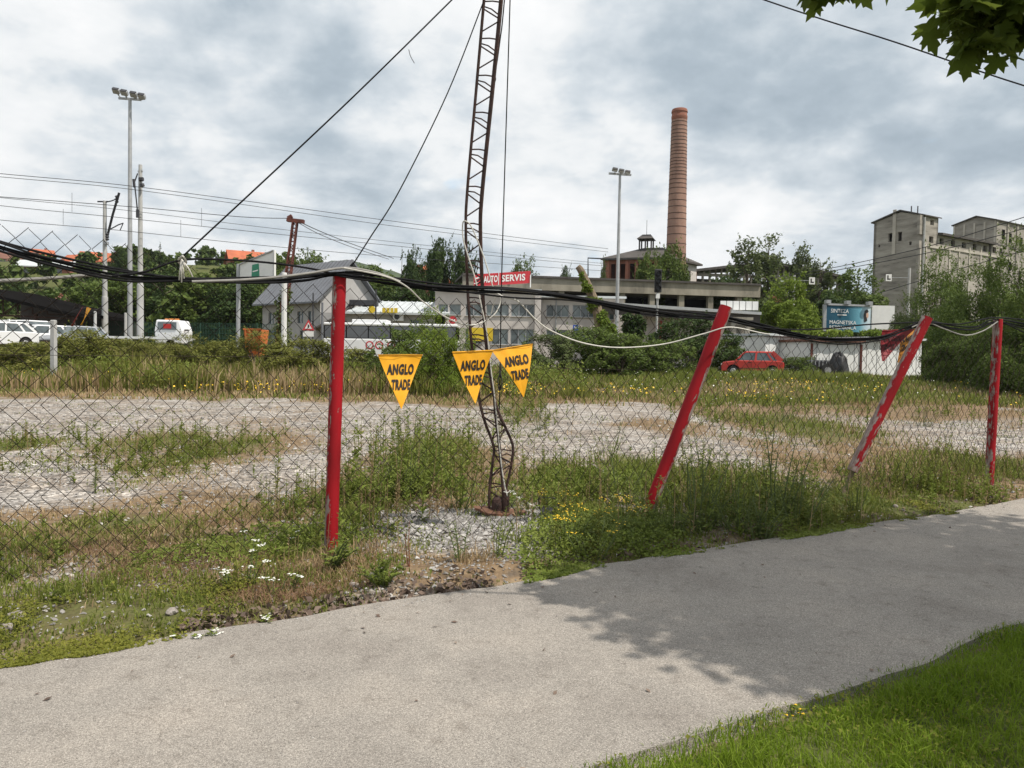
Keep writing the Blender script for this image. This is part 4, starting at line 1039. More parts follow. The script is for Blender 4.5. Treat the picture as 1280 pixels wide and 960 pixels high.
# ---- ruined hall with a row of window openings
def ruined_hall():
    d = 138.0; a = P(866, 341, d); b_ = P(1056, 341, d+6); z0 = Tz(a.x, d)-1
    u = Vector((b_.x-a.x, 6, 0)); W = u.length; u.normalize(); n_ = Vector((u.y, -u.x, 0))
    e_ = empty('ruined_hall', ((a.x+b_.x)/2, d+3, z0), 'long ruined factory hall with empty window row behind the poplars', 'building')
    h = P(870, 341, d).z-z0
    o = Vector((a.x, d, z0)); zs = h-2.9
    ops = [(0.8+k*1.35, 1.85+k*1.35, zs, h-0.5) for k in range(int((W-1.5)/1.35))]
    m = MB(); wall(m, o, u, W, h, 0.4, n_, ops); m.build('front_wall', M['concrete'], e_)
    m = MB(); wall(m, o-n_*9, u, W, h, 0.4, n_, ops); m.build('rear_wall', M['concrete'], e_)
    MB().hexa([o+n_*0.15+Vector((0, 0, zs-1.8)), o+u*W+n_*0.15+Vector((0, 0, zs-1.8)), o+u*W+n_*.01+Vector((0, 0, zs-1.8)), o+n_*.01+Vector((0, 0, zs-1.8)),
               o+n_*0.15+Vector((0, 0, zs-.2)), o+u*W+n_*0.15+Vector((0, 0, zs-.2)), o+u*W+n_*.01+Vector((0, 0, zs-.2)), o+n_*.01+Vector((0, 0, zs-.2))]).build('brick_band', M['brick_red'], e_)
    prof = [(-0.8, 0), (W*0.25, 1.2), (W*0.52, 1.9), (W*0.75, 1.4), (W+0.6, -0.2)]
    poly = prof+[(a_, z-0.45) for a_, z in reversed(prof)]
    MB().prism(poly, o+n_*0.8+Vector((0, 0, h+0.46)), u, (0, 0, 1), -n_*11).build('roof', M['roof_dark'], e_)
    m = MB()
    for k in range(28):
        t = k/27*W; zt_ = np.interp(t, [p_[0] for p_ in prof], [p_[1] for p_ in prof])
        q = o+u*t-n_*0.2; m.bar((q.x, q.y, z0+h), (q.x, q.y, z0+h+zt_), 0.3)
    m.build('roof_struts', M['concrete'], e_)
ruined_hall()

# ---- concrete silo
def silo():
    e_ = empty('concrete_silo', (60, 112, 0), 'abandoned concrete silo tower with stepped wing and black window holes', 'silo')
    uR = Vector((19, 12, 0)).normalized(); nR = Vector((uR.y, -uR.x, 0)); uL = Vector((-nR.x, -nR.y, 0)); nL = -uR
    c = P(1148, 460, 110); c = Vector((c.x, 110, -1.0))
    zt = P(1148, 269, 110).z; h = zt+1; LL = 7.4
    def on_right(px, py):
        r = ray(px, py); # intersect plane through c with normal nR
        t = (c-Vector((0, 0, CAM_H))).dot(nR)/r.dot(nR); q = Vector((0, 0, CAM_H))+r*t
        return (q-c).dot(uR), q.z-c.z
    def on_left(px, py):
        r = ray(px, py); t = (c-Vector((0, 0, CAM_H))).dot(nL)/r.dot(nL); q = Vector((0, 0, CAM_H))+r*t
        return (q-c).dot(uL), q.z-c.z
    def rect(fn, x0, x1, y0, y1):
        a, b_ = fn(x0, y0), fn(x1, y1); a2 = fn(x0, y1)
        return (min(a[0], b_[0]), max(a[0], b_[0]), min(b_[1], a2[1]), max(b_[1], a[1])-0.0)
    Wt = on_right(1172.5, 290)[0]; Ww = on_right(1262, 310)[0]
    LL = on_left(1091, 330)[0]
    opsL = [rect(on_left, 1110.5, 1115.5, 292, 302), rect(on_left, 1122.5, 1127, 290.5, 301), rect(on_left, 1136.5, 1139.5, 302, 306), rect(on_left, 1098, 1100, 306, 309)]
    opsL = [(min(a, b_), max(a, b_), q, w) for a, b_, q, w in opsL]
    m = MB(); wall(m, c+uL*LL, -uL, LL, h, 0.4, nL, [(LL-b_, LL-a, q, w) for a, b_, q, w in opsL]); 
    gab = on_left(1118, 266.5); 
    m.prism([(0, h), (LL*0.45, gab[1]), (LL, h)], c+nL*-0.4, uL, (0, 0, 1), nL*0.4)
    m.build('gable_wall', M['silo_wall'], e_)
    opsR = [rect(on_right, 1149.5, 1154.5, 292.5, 300.5), rect(on_right, 1161.5, 1166.5, 295, 303), rect(on_right, 1163, 1167.5, 274.5, 281)]
    m = MB(); wall(m, c, uR, Wt, h, 0.4, nR, opsR)
    m.build('tower_wall', M['silo_wall'], e_)
    m = MB(); m.hexa([c+uR*Wt, c+uR*(Wt-0.4), c+uR*(Wt-0.4)+uL*LL, c+uR*Wt+uL*LL]+[q+Vector((0, 0, h)) for q in (c+uR*Wt, c+uR*(Wt-0.4), c+uR*(Wt-0.4)+uL*LL, c+uR*Wt+uL*LL)])
    m.hexa([c+uL*(LL-.4), c+uR*Wt+uL*(LL-.4), c+uR*Wt+uL*LL, c+uL*LL]+[q+Vector((0, 0, h)) for q in (c+uL*(LL-.4), c+uR*Wt+uL*(LL-.4), c+uR*Wt+uL*LL, c+uL*LL)])
    m.build('rear_wall', M['silo_wall'], e_)
    # tower roof (ridge along uR)
    apex = gab[1]+0.15; pr = [(-0.35, h-0.1), (LL*0.45, apex), (LL+0.35, h-0.1), (LL+0.35, h+0.06), (LL*0.45, apex+0.2), (-0.35, h+0.06)]
    MB().prism(pr, c-uR*0.3, uL, (0, 0, 1), uR*(Wt+0.6)).build('tower_roof', M['roof_dark'], e_)
    for px in (1139, 1147):
        q = P(px, 268, 112); MB().bar((q.x, 112, q.z-1), (q.x, 112, q.z+1.2), 0.12).build('mast_stub', M['dark_metal'], e_)
    # wing
    h2 = on_right(1174, 294)[1]
    opsW = []
    for (x0, x1, y0, y1) in [(1174.8, 1179.5, 297.5, 305), (1189, 1193.7, 300, 307.5), (1202.7, 1207.3, 302.5, 309.5), (1216.3, 1220.5, 304.5, 312), (1229.3, 1233.7, 306.7, 314), (1241, 1245, 308.5, 316), (1249.6, 1253, 310, 316.8)]:
        a = rect(on_right, x0, x1, y0, y1); opsW.append((a[0]-Wt, a[1]-Wt, a[2], a[3]))
    m = MB(); wall(m, c+uR*Wt, uR, Ww-Wt, h2, 0.4, nR, opsW); m.build('wing_wall', M['silo_wall'], e_)
    m = MB(); o = c+uR*Ww; m.hexa([o, o+uL*LL, o+uL*LL-uR*0.4, o-uR*0.4]+[q+Vector((0, 0, h2)) for q in (o, o+uL*LL, o+uL*LL-uR*0.4, o-uR*0.4)])
    o = c+uR*Wt+uL*(LL-0.5); m.hexa([o, o+uR*(Ww-Wt-0.4), o+uR*(Ww-Wt-.4)+uL*.4, o+uL*.4]+[q+Vector((0, 0, h2+1.1)) for q in (o, o+uR*(Ww-Wt-0.4), o+uR*(Ww-Wt-.4)+uL*.4, o+uL*.4)])
    m.build('wing_rear_wall', M['silo_wall'], e_)
    MB().prism([(-0.7, h2-0.05), (LL, h2+1.2), (LL, h2+1.5), (-0.7, h2+0.25)], c+uR*(Wt+0.02), uL, (0, 0, 1), uR*(on_right(1242, 306)[0]-Wt)).build('wing_roof', M['roof_dark'], e_)
    # pale vertical ribs and horizontal bands (real strips standing proud)
    for px in (1149.5, 1186, 1198, 1211, 1225, 1156.5):
        t = on_right(px, 330)[0]; zt_ = on_right(px, 309)[1]
        q = c+uR*t+nR*0.05; MB().box((q.x, q.y, c.z+zt_/2), (0.28, 0.14, zt_), Matrix.Rotation(math.atan2(uR.y, uR.x), 3, 'Z')).build('rib', M['silo_trim'], e_)
    for t0, t1, zq in ((0.2, Wt, on_right(1150, 306)[1]), (Wt, Ww, on_right(1180, 310)[1])):
        q = c+uR*((t0+t1)/2)+nR*0.06; MB().box((q.x, q.y, c.z+zq), (t1-t0, 0.17, 0.35), Matrix.Rotation(math.atan2(uR.y, uR.x), 3, 'Z')).build('string_course', M['silo_trim'], e_)
    t = on_left(1118, 290)[0]; q = c+uL*t+nL*0.05
    MB().box((q.x, q.y, c.z+on_left(1118, 290)[1]), (0.14, 0.5, 6.5), Matrix.Rotation(math.atan2(uR.y, uR.x), 3, 'Z')).build('rib', M['silo_trim'], e_)
    q = c+nR*0.16-uR*0.05; MB().tube([(q.x, q.y, 0), (q.x, q.y, zt-0.3)], 0.16, 8).build('corner_pipe', M['pole_concrete'], e_)
    q = c+uR*on_right(1236, 330)[0]+nR*0.14; MB().tube([(q.x, q.y, 0), (q.x, q.y, c.z+h2)], 0.15, 8).build('downpipe', M['roof_dark'], e_)
    # near-black panels added behind the window rows to darken the holes
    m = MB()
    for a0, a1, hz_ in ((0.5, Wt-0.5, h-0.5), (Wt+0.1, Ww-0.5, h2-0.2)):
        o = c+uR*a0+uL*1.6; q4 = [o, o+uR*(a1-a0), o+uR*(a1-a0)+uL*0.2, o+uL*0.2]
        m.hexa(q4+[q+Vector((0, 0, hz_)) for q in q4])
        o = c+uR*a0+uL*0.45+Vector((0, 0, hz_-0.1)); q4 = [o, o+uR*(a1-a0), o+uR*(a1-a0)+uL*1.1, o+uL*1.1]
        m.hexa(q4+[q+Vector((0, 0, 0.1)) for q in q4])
    m.build('dark_liner', M['void'], e_)
    # floor slabs inside keep the holes dark
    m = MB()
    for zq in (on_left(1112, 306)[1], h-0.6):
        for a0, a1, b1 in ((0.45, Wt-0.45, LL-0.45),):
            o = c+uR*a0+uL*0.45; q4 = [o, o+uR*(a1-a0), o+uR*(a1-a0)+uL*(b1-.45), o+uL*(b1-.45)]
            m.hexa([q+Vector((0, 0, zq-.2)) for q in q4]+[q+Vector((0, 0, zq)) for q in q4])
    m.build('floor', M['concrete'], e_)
    # rear block
    e2 = empty('concrete_silo', (84, 136, 0), 'taller rear block of the silo with panelled upper wall at the right edge', 'silo')
    c2 = P(1238, 460, 135); c2 = Vector((c2.x, 135, -1)); hz = P(1238, 275, 135).z+1
    L2 = 7.2; W2 = 26
    m = MB(); m.hexa([c2, c2+uR*W2, c2+uR*W2+uL*L2, c2+uL*L2]+[q+Vector((0, 0, hz)) for q in (c2, c2+uR*W2, c2+uR*W2+uL*L2, c2+uL*L2)])
    ap = P(1218, 271.5, 138).z+1; m.prism([(0, hz), (L2*0.45, ap), (L2, hz)], c2+nL*0.0, uL, (0, 0, 1), uR*0.4)
    m.build('wall', M['silo_wall'], e2)
    MB().prism([(-0.35, hz-0.08), (L2*0.45, ap+0.02), (L2+0.35, hz-0.08), (L2+0.35, hz+0.08), (L2*0.45, ap+0.22), (-0.35, hz+0.08)], c2-uR*0.35, uL, (0, 0, 1), uR*(W2+0.7)).build('roof', M['roof_dark'], e2)
    rz = Matrix.Rotation(math.atan2(uR.y, uR.x), 3, 'Z')
    for k in range(5):
        q = c2+uL*(0.1+k*(L2-0.2)/4)+nL*0.06; MB().box((q.x, q.y, c2.z+hz-2.2), (0.16, 0.3, 4.3), rz).build('rib', M['silo_trim'], e2)
    q = c2+uL*L2/2+nL*0.08; MB().box((q.x, q.y, c2.z+hz-4.3), (0.2, L2, 0.4), rz).build('string_course', M['roof_dark'], e2)
    q = c2+uR*13+nR*0.06; MB().box((q.x, q.y, c2.z+hz-4.3), (26, 0.2, 0.35), rz).build('string_course', M['roof_dark'], e2)
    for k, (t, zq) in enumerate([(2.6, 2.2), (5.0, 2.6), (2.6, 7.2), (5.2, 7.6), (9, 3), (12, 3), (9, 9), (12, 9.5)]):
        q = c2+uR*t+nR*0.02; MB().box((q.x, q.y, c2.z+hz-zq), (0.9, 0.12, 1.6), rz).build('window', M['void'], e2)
    for t in (0.2, 4.0, 7.4): 
        q = c2+uR*t+nR*0.08; MB().box((q.x, q.y, c2.z+hz/2), (0.5, 0.2, hz-0.3), rz).build('rib', M['silo_wall'], e2)
silo()

# ---- white garages
def garages():
    specs = [('white corrugated garage wall right beside the red car', 957, 1013, 50.0, 53.5, 417, 425, True),
             ('white garage with rusty door edge in the middle of the row', 1013, 1076, 48.0, 49.0, 428, 428, False),
             ('white garage at the end of the row behind the third red post', 1077, 1152, 49.0, 51.0, 428, 424, False)]
    for k, (lab, x0, x1, d0, d1, t0, t1, corr) in enumerate(specs):
        a, b_ = P(x0, t0, d0), P(x1, t1, d1); zg = Tz(a.x, d0)-0.2; zt = (a.z+b_.z)/2
        u = Vector((b_.x-a.x, d1-d0, 0)); W = u.length; u.normalize(); n_ = Vector((u.y, -u.x, 0)); o = Vector((a.x, d0, zg)); h = zt-zg
        e_ = empty('garage', ((a.x+b_.x)/2, (d0+d1)/2, zg), lab, 'garage', 'row of white garages')
        m = MB(); D_ = 4.6
        m.hexa([o-n_*0.1, o+u*W-n_*0.1, o+u*W-n_*D_, o-n_*D_]+[q+Vector((0, 0, h)) for q in (o-n_*0.1, o+u*W-n_*0.1, o+u*W-n_*D_, o-n_*D_)])
        m.build('body', M['white_paint'], e_)
        npan = max(3, int(W/0.42)); rz = Matrix.Rotation(math.atan2(u.y, u.x), 3, 'Z')
        for i in range(npan):
            q = o+u*(W*(i+0.5)/npan)-n_*0.04+n_*(0.03 if i % 2 else 0)
            MB().box((q.x, q.y, zg+h/2-0.03), (W/npan-0.02, 0.09, h-0.12), rz).build('panel', M['corrugated'], e_)
        q = [o+n_*0.35-u*0.15, o+u*(W+0.1)+n_*0.35, o+u*(W+.1)-n_*(D_+.2), o-u*.15-n_*(D_+.2)]
        MB().hexa([w+Vector((0, 0, h+0.01+0.02*k)) for w in q]+[w+Vector((0, 0, h+0.15+0.02*k)) for w in q]).build('roof', M['roof_brown'] if k == 1 else M['roof_pale'], e_)
        if k == 1:
            for t in (0.05, W-0.02):
                q = o+u*t+n_*0.08; MB().bar((q.x, q.y, zg), (q.x, q.y, zt-0.1), 0.12).build('door_jamb', M['rust_red'], e_)
garages()
r_ = np.random.default_rng(77)
lb = []
for k in range(40):
    t = r_.random(); q = P(1000+t*125, 412+3*r_.random(), 52+2*t); lb.append((q.x, q.y+r_.random()*2, q.z-0.15, 0.3))
v, f = lobes_leaves(lb, 4500, 0.09, r_)
ro = link('roof_creeper', np_mesh('roof_creeper', v, f, M['leaf_bright'])); set_props(ro, 'bright green creeper growing over the garage roofs', 'creeper', None, 'stuff')

def tarp_heap(px, py, d, w, h, lab, seed):
    r = np.random.default_rng(seed); c = P(px, py, d); zg = Tz(c.x, d)
    nu, nv = 26, 14; V = []; Fc = []
    for j in range(nv+1):
        for i in range(nu):
            a = 2*math.pi*i/nu; t = j/nv*math.pi/2
            k = 1+0.35*(float(vnoise(math.cos(a)*1.5+3, math.sin(a)*1.5+t*1.4, 0.45, seed))-0.5)
            V.append((c.x+w/2*math.cos(a)*math.cos(t)*k, d+0.8*math.sin(a)*math.cos(t)*k, zg-0.1+(h+0.1)*math.sin(t)*k))
    for j in range(nv):
        for i in range(nu): Fc.append((j*nu+i, j*nu+(i+1) % nu, (j+1)*nu+(i+1) % nu, (j+1)*nu+i))
    o = link('tarpaulin_heap', np_mesh('tarpaulin_heap', V, Fc, M['black'], True)); set_props(o, lab, 'heap')
tarp_heap(1048, 460, 46.5, 1.15, 1.35, 'black sheeted heap leaning against the white garage', 3)

def quad_wreck():
    d = 46.0; c = P(1021, 455, d); zg = Tz(c.x, d)
    e_ = empty('scrap_machine', (c.x, d, zg), 'dark scrap machine half buried in weeds left of the sheeted heap', 'machine')
    MB().box((c.x, d, zg+0.75), (1.3, 0.7, 0.5)).build('body', M['dark_metal'], e_, bevel=0.08)
    for sx in (-0.5, 0.5):
        w = MB().tube([(c.x+sx, d-0.42, zg+0.4), (c.x+sx, d-0.2, zg+0.4)], 0.42, 18); wo = w.build('wheel', M['rubber'], e_)
        MB().tube([(c.x+sx, d-0.44, zg+0.4), (c.x+sx, d-0.41, zg+0.4)], 0.2, 12).build('rim', M['hubcap'], wo)
    for i in range(5): MB().bar((c.x-0.45+i*0.22, d-0.36, zg+0.62), (c.x-0.45+i*0.22, d-0.36, zg+1.15), 0.04).build('bar', M['gray_metal'], e_)
quad_wreck()

# ---- billboard with white neighbour panel
def billboard():
    d = 60.0; a = P(1031, 412, d); b_ = P(1088, 412, d+1.0); zt = P(1031, 381.5, d).z; zb = P(1031, 414, d).z; h = zt-zb
    u = Vector((b_.x-a.x, 1.0, 0)); W = u.length; u.normalize(); n_ = Vector((u.y, -u.x, 0)); o = Vector((a.x, d, zb)); Z = Vector((0, 0, 1))
    e_ = empty('billboard', ((a.x+b_.x)/2, d+0.5, Tz(a.x, d)), 'teal billboard with white lettering above the garage roofs', 'billboard')
    # print panel has its own frame so that the fade follows its length
    me_b = MB().prism([(0, 0), (W, 0), (W, h), (0, h)], (0, 0, 0), (1, 0, 0), (0, 0, 1), (0, 0.1, 0)).build('print', M['teal'], e_, world=False)
    me_b.location = o-e_.location; me_b.rotation_euler = (0, 0, math.atan2(u.y, u.x))
    fr = MB(); fr.bar(o-u*0.12+n_*0.06, o-u*0.12+Z*(h+0.05)+n_*0.06, 0.24); fr.bar(o+Z*(h+0.08), o+u*W+Z*(h+0.08), 0.14); fr.build('frame', M['gray_metal'], e_)
    lettering('SINTEZA', o+u*W*0.31+Z*h*0.80, u, Z, h*0.15, M['sign_white'], e_, 0.03, width=W*0.39, bold=0.0)
    MB().prism([(0, 0), (W*0.2, 0), (W*0.2, h*0.035), (0, h*0.035)], o+u*W*0.26+Z*h*0.63+n_*0.02, u, Z, n_*0.01).build('subtitle_line', M['sign_white'], e_)
    lettering('MAGNETSKA', o+u*W*0.385+Z*h*0.36, u, Z, h*0.14, M['sign_white'], e_, 0.03, width=W*0.58, bold=0.0)
    lettering('REZONANCA', o+u*W*0.385+Z*h*0.16, u, Z, h*0.14, M['sign_white'], e_, 0.03, width=W*0.58, bold=0.0)
    po = o+u*W*0.90+Z*h*0.68+n_*0.02; q = h
    MB().prism([(-.10*q, -.28*q), (-.13*q, 0), (-.08*q, .17*q), (.02*q, .22*q), (.09*q, .15*q), (.06*q, .10*q), (-.01*q, .06*q), (-.02*q, -.05*q), (.04*q, -.22*q), (-.02*q, -.26*q)], po, u, Z, n_*0.01).build('hair', M['ink'], e_)
    MB().prism([(-.02*q, .05*q), (.06*q, .10*q), (.09*q, .02*q), (.085*q, -.08*q), (.03*q, -.14*q), (-.01*q, -.06*q)], po, u, Z, n_*0.012).build('face', surf('skin_print', (0.62, 0.40, 0.30), None, 0.5), e_)
    for t in (0.02, 0.45, 0.93):
        l = o+u*W*t+Z*(h+0.25); MB().box((l.x, l.y-0.2, l.z), (0.34, 0.5, 0.28)).build('lamp', M['gray_metal'], e_)
    for t in (0.1, 0.5, 0.9):
        l = o+u*W*t-n_*0.2; MB().bar((l.x, l.y, 0), (l.x, l.y, zb+0.2), 0.2).build('leg', M['gray_metal'], e_)
    d2 = 61.0; a2 = P(1089, 414, d2); b2 = P(1117, 414, d2); zt2 = P(1100, 382, d2).z
    e2 = empty('billboard', ((a2.x+b2.x)/2, d2, Tz(a2.x, d2)), 'blank white billboard panel right of the teal billboard', 'billboard')
    MB().box(((a2.x+b2.x)/2, d2, (a2.z+zt2)/2), (b2.x-a2.x, 0.12, zt2-a2.z)).build('panel', M['sign_white'], e2)
    for x in (a2.x+0.2, b2.x-0.2): MB().bar((x, d2+0.2, 0), (x, d2+0.2, zt2-0.2), 0.16).build('leg', M['gray_metal'], e2)
billboard()

# ---- low white platform roof, panel fence and pier in the middle distance
def platform_roof():
    dl, dr = 66.0, 60.0; a, b_ = P(752, 377, dl), P(952, 390, dr); zb = b_.z
    e_ = empty('platform_roof', ((a.x+b_.x)/2, 63, Tz(15, 63)), 'long white edged flat roof with pale wall below the railway signal', 'shed')
    q = [(a.x, dl, a.z-0.28), (b_.x, dr, b_.z-0.22), (b_.x, dr+5, b_.z-0.22), (a.x, dl+5, a.z-0.28), (a.x, dl, a.z), (b_.x, dr, b_.z), (b_.x, dr+5, b_.z), (a.x, dl+5, a.z)]
    MB().hexa([Vector(w) for w in q]).build('roof', M['white_paint'], e_)
    q = [(a.x, dl+.3, a.z-1.0), (b_.x, dr+.3, b_.z-.9), (b_.x, dr+.5, b_.z-.9), (a.x, dl+.5, a.z-1.0), (a.x, dl+.3, a.z-.29), (b_.x, dr+.3, b_.z-.23), (b_.x, dr+.5, b_.z-.23), (a.x, dl+.5, a.z-.29)]
    MB().hexa([Vector(w) for w in q]).build('fascia', M['roof_dark'], e_)
    w0, w1 = P(800, 395, 66.5), P(862, 397, 65)
    MB().hexa([Vector(q) for q in ((w0.x, 66.2, 0), (w1.x, 64.8, 0), (w1.x, 65.1, 0), (w0.x, 66.5, 0), (w0.x, 66.2, w0.z), (w1.x, 64.8, w1.z), (w1.x, 65.1, w1.z), (w0.x, 66.5, w0.z))]).build('wall', M['plaster'], e_)
    for px in (822, 826.5, 841):
        s = P(px, 408, 65.2); MB().box((s.x, 65.35-0.2*(px > 830), s.z-0.8), (0.16, 0.08, 2.6)).build('red_stripe', M['sign_red'], e_)
    for k in range(5):
        t = 0.05+0.22*k; x = a.x+(b_.x-a.x)*t; y = dl+(dr-dl)*t+0.8; MB().bar((x, y, 0), (x, y, a.z+(b_.z-a.z)*t-0.3), 0.3).build('column', M['concrete_slab'], e_)
    a, b_ = P(900, 387, 62), P(948, 385, 62); zt = P(900, 376, 62).z
    e2 = empty('panel_fence', ((a.x+b_.x)/2, 62, a.z-0.6), 'short row of pale metal panels on the platform roof behind the leaning red post', 'fence')
    for k in range(6):
        x = a.x+(b_.x-a.x)*(k+.5)/6; MB().box((x, 62, (a.z+zt)/2), ((b_.x-a.x)/6-0.06, 0.08, zt-a.z)).build('panel', M['corrugated'], e2)
        MB().bar((x+0.26, 62.08, a.z-0.7), (x+0.26, 62.08, zt-0.05), 0.05).build('post', M['dark_metal'], e2)
    a, b_ = P(914, 426, 56), P(937, 426, 56); zt = P(920, 400, 56).z
    e3 = empty('concrete_pier', ((a.x+b_.x)/2, 56.6, Tz(a.x, 56)), 'grey concrete block hut behind the bush left of the red car', 'hut')
    m = MB(); w = b_.x-a.x; wall(m, (a.x, 56, 0), (1, 0, 0), w, zt, 0.25, (0, -1, 0), [(0.35, w-0.35, zt-1.1, zt-0.35)]); m.box((a.x+w/2, 57.2, zt/2), (w, 0.2, zt)); m.build('wall', M['concrete'], e3)
    MB().box((a.x+w/2, 56.7, zt+0.1), (w+0.3, 1.9, 0.2)).build('roof', M['concrete_slab'], e3)
    a, b_ = P(905, 424, 57), P(962, 424, 57)
platform_roof()

# ================================================================== poles and wires
def flood_mast(px, py_top, d, lab, heads, tilt, rb, rt, hw=8.4, hh=4.6, pitch=-38):
    t = P(px, py_top, d); b_ = P(px, py_top+200, d); x = GX(px, d); z0 = Tz(x, d)
    e_ = empty('floodlight_mast', (t.x, d, z0), lab, 'light mast', 'floodlight masts')
    MB().tube([(t.x, d, z0-0.1), (t.x, d, t.z)], [rb, rt], 14).build('pole', M['gray_metal'], e_, smooth=True)
    MB().tube([(t.x, d, z0-0.1), (t.x, d, z0+0.4)], rb*1.7, 14).build('base', M['pole_concrete'], e_)
    s = d/F
    MB().bar((t.x-14*s, d, t.z+1.0*s), (t.x+14*s, d, t.z-0.5*s), 0.12, 0.16).build('crossbar', M['gray_metal'], e_)
    for (dx, dy) in heads:
        c = Vector((t.x+dx*s, d-0.3, t.z+dy*s))
        rot = Euler((R(pitch), R(tilt), 0)).to_matrix()
        h_ = MB().box(c, (hw*s, 0.4, hh*s), rot).build('floodlight', M['gray_metal'], e_, bevel=0.06)
        MB().box(c+rot @ Vector((0, -0.22, -0.02)), (hw*0.88*s, 0.06, hh*0.8*s), rot).build('lens', M['dark_metal'], h_)
        MB().bar(c+Vector((0, 0.2, -2.5*s)), (c.x*0.7+t.x*0.3, d, t.z), 0.08).build('bracket', M['gray_metal'], e_)
flood_mast(162.5, 124, 60, 'tall floodlight mast with four lamp heads beside the railway poles', [(-14.5, 8), (-4.5, 6), (7, 4), (17, 2)], 9, 0.2, 0.12)
flood_mast(775, 218, 62, 'floodlight mast with flat lamp head standing left of the brick chimney', [(-7, 4.5), (1, 3), (8.5, 1.5)], 9, 0.17, 0.1, 7.0, 2.6, -20)

def D_rail(px): return 65/(1-0.67*(px-640)/F)
def wire_obj(name, pts, rad, mat, lab, cat, group=None, n=5, seg=6):
    pts = catmull(pts, seg)
    c = pts[len(pts)//2]
    mb = MB().tube(pts, rad, n)
    o = mb.build(name, mat)
    me = o.data; me.transform(Matrix.Translation(-pts[0])); o.location = pts[0]
    set_props(o, lab, cat, group); return o
def rail_pole(px, py_top, d, lab, rb, rt):
    t = P(px, py_top, d); x = GX(px, d); z0 = Tz(x, d)
    e_ = empty('railway_pole', (t.x, d, z0), lab, 'pole', 'overhead line poles')
    zj = z0+(t.z-z0)*0.36
    MB().tube([(t.x, d, z0-0.2), (t.x, d, zj), (t.x, d, zj+0.02)], [rb, rb*0.95, rb*0.78], 14).build('lower_shaft', M['pole_concrete'], e_, smooth=True)
    MB().tube([(t.x, d, zj+0.02), (t.x, d, t.z)], [rb*0.78, rt], 14).build('upper_shaft', M['pole_concrete'], e_, smooth=True)
    return e_, t
e_, t = rail_pole(131, 251, 62, 'shorter concrete railway pole with black cantilever arm', 0.24, 0.13)
s = 62/F
def arm(pts, r, parent, name='cantilever_arm', mat='wire_dark'):
    MB().tube([P(*q) for q in pts], r, 6).build(name, M[mat], parent)
arm([(133, 300, 62), (141, 268, 61.6), (149, 241, 61.3)], 0.10, e_)
arm([(137, 287, 62), (148, 281, 61.5), (154, 279, 61.2)], 0.05, e_, 'registration_arm'); arm([(154, 279, 61.2), (150, 288, 61.2)], 0.04, e_, 'steady_arm')
arm([(131, 253, 62), (140, 251, 61.7), (147, 248, 61.4)], 0.05, e_, 'stay_rod'); arm([(122, 252, 62), (135, 252, 62)], 0.06, e_, 'cross_arm')
for (px, py) in ((134, 296), (146, 249)):
    q = P(px, py, 61.6); MB().lathe([(0.06, -0.3), (0.16, -0.2), (0.08, -0.1), (0.16, 0), (0.08, 0.1), (0.16, 0.2), (0.06, 0.3)], q, 10).build('insulator', M['dark_metal'], e_)
MB().lathe([(0.2, -0.1), (0.2, 0.1)], P(132.5, 304, 62), 12).build('clamp', M['gray_metal'], e_)
e_, t = rail_pole(175.5, 206, 50, 'tallest concrete railway pole with insulators at its top', 0.21, 0.11)
arm([(172, 217, 50), (168, 228, 49.7), (171, 255, 49.6), (172, 268, 49.8)], 0.045, e_); arm([(167, 224, 49.6), (168, 234, 49.6)], 0.09, e_, 'insulator', 'dark_metal')
arm([(172, 262, 49.7), (172, 272, 49.7)], 0.11, e_, 'insulator', 'dark_metal'); arm([(173, 215, 50), (178, 213, 50)], 0.1, e_, 'clamp', 'gray_metal')
arm([(174, 224, 49.8), (179, 224, 49.8)], 0.14, e_, 'clamp', 'dark_metal'); arm([(177, 230, 49.7), (178, 233, 49.7)], 0.16, e_, 'insulator', 'dark_metal')

for k, (lab, ys, r) in enumerate([('topmost overhead wire running right from the tallest railway pole', (204, 217, 231, 253, 275, 296, 311), 0.02),
                                  ('second overhead wire close below the topmost one', (208, 221, 235, 258, 281, 301, 315), 0.018),
                                  ('overhead wire in the middle of the bundle, passing behind the rusty mast', (232, 247, 262, 283, 301, 318, 330), 0.015),
                                  ('overhead wire just under the middle one', (240, 257, 272, 290, 306, 322, 333), 0.018),
                                  ('lowest overhead wire crossing the poles', (260, 275, 288, 306, 320, 331, 339), 0.018)]):
    wire_obj('overhead_wire', [P(x, y, D_rail(x)) for x, y in zip((-120, 0, 150, 320, 480, 640, 760), ys)], r, M['wire_dark'], lab, 'wire', 'railway overhead wires')
wire_obj('overhead_wire', [P(-120, 236, D_rail(-120)), P(0, 246, 46), P(170, 259, 50), P(300, 271, 50), P(366, 273, 49)], 0.022, M['wire_dark'], 'overhead wire ending at the top of the rusty lattice mast', 'wire', 'railway overhead wires')
for k, (px, y0, y1, lab) in enumerate([(90, 241, 265, 'thin vertical dropper wire left of the shorter railway pole'), (79, 261, 281, 'lower thin dropper wire at far left'), (226, 275, 296, 'thin dropper wire right of the tallest railway pole'), (252, 260, 283, 'thin dropper wire farther right of the tallest railway pole'), (626, 310, 329, 'thin dropper wire right of the foreground lattice mast')]):
    wire_obj('dropper_wire', [P(px, y0, D_rail(px)), P(px, y1, D_rail(px))], 0.011, M['wire_dark'], lab, 'wire', 'dropper wires', seg=1)
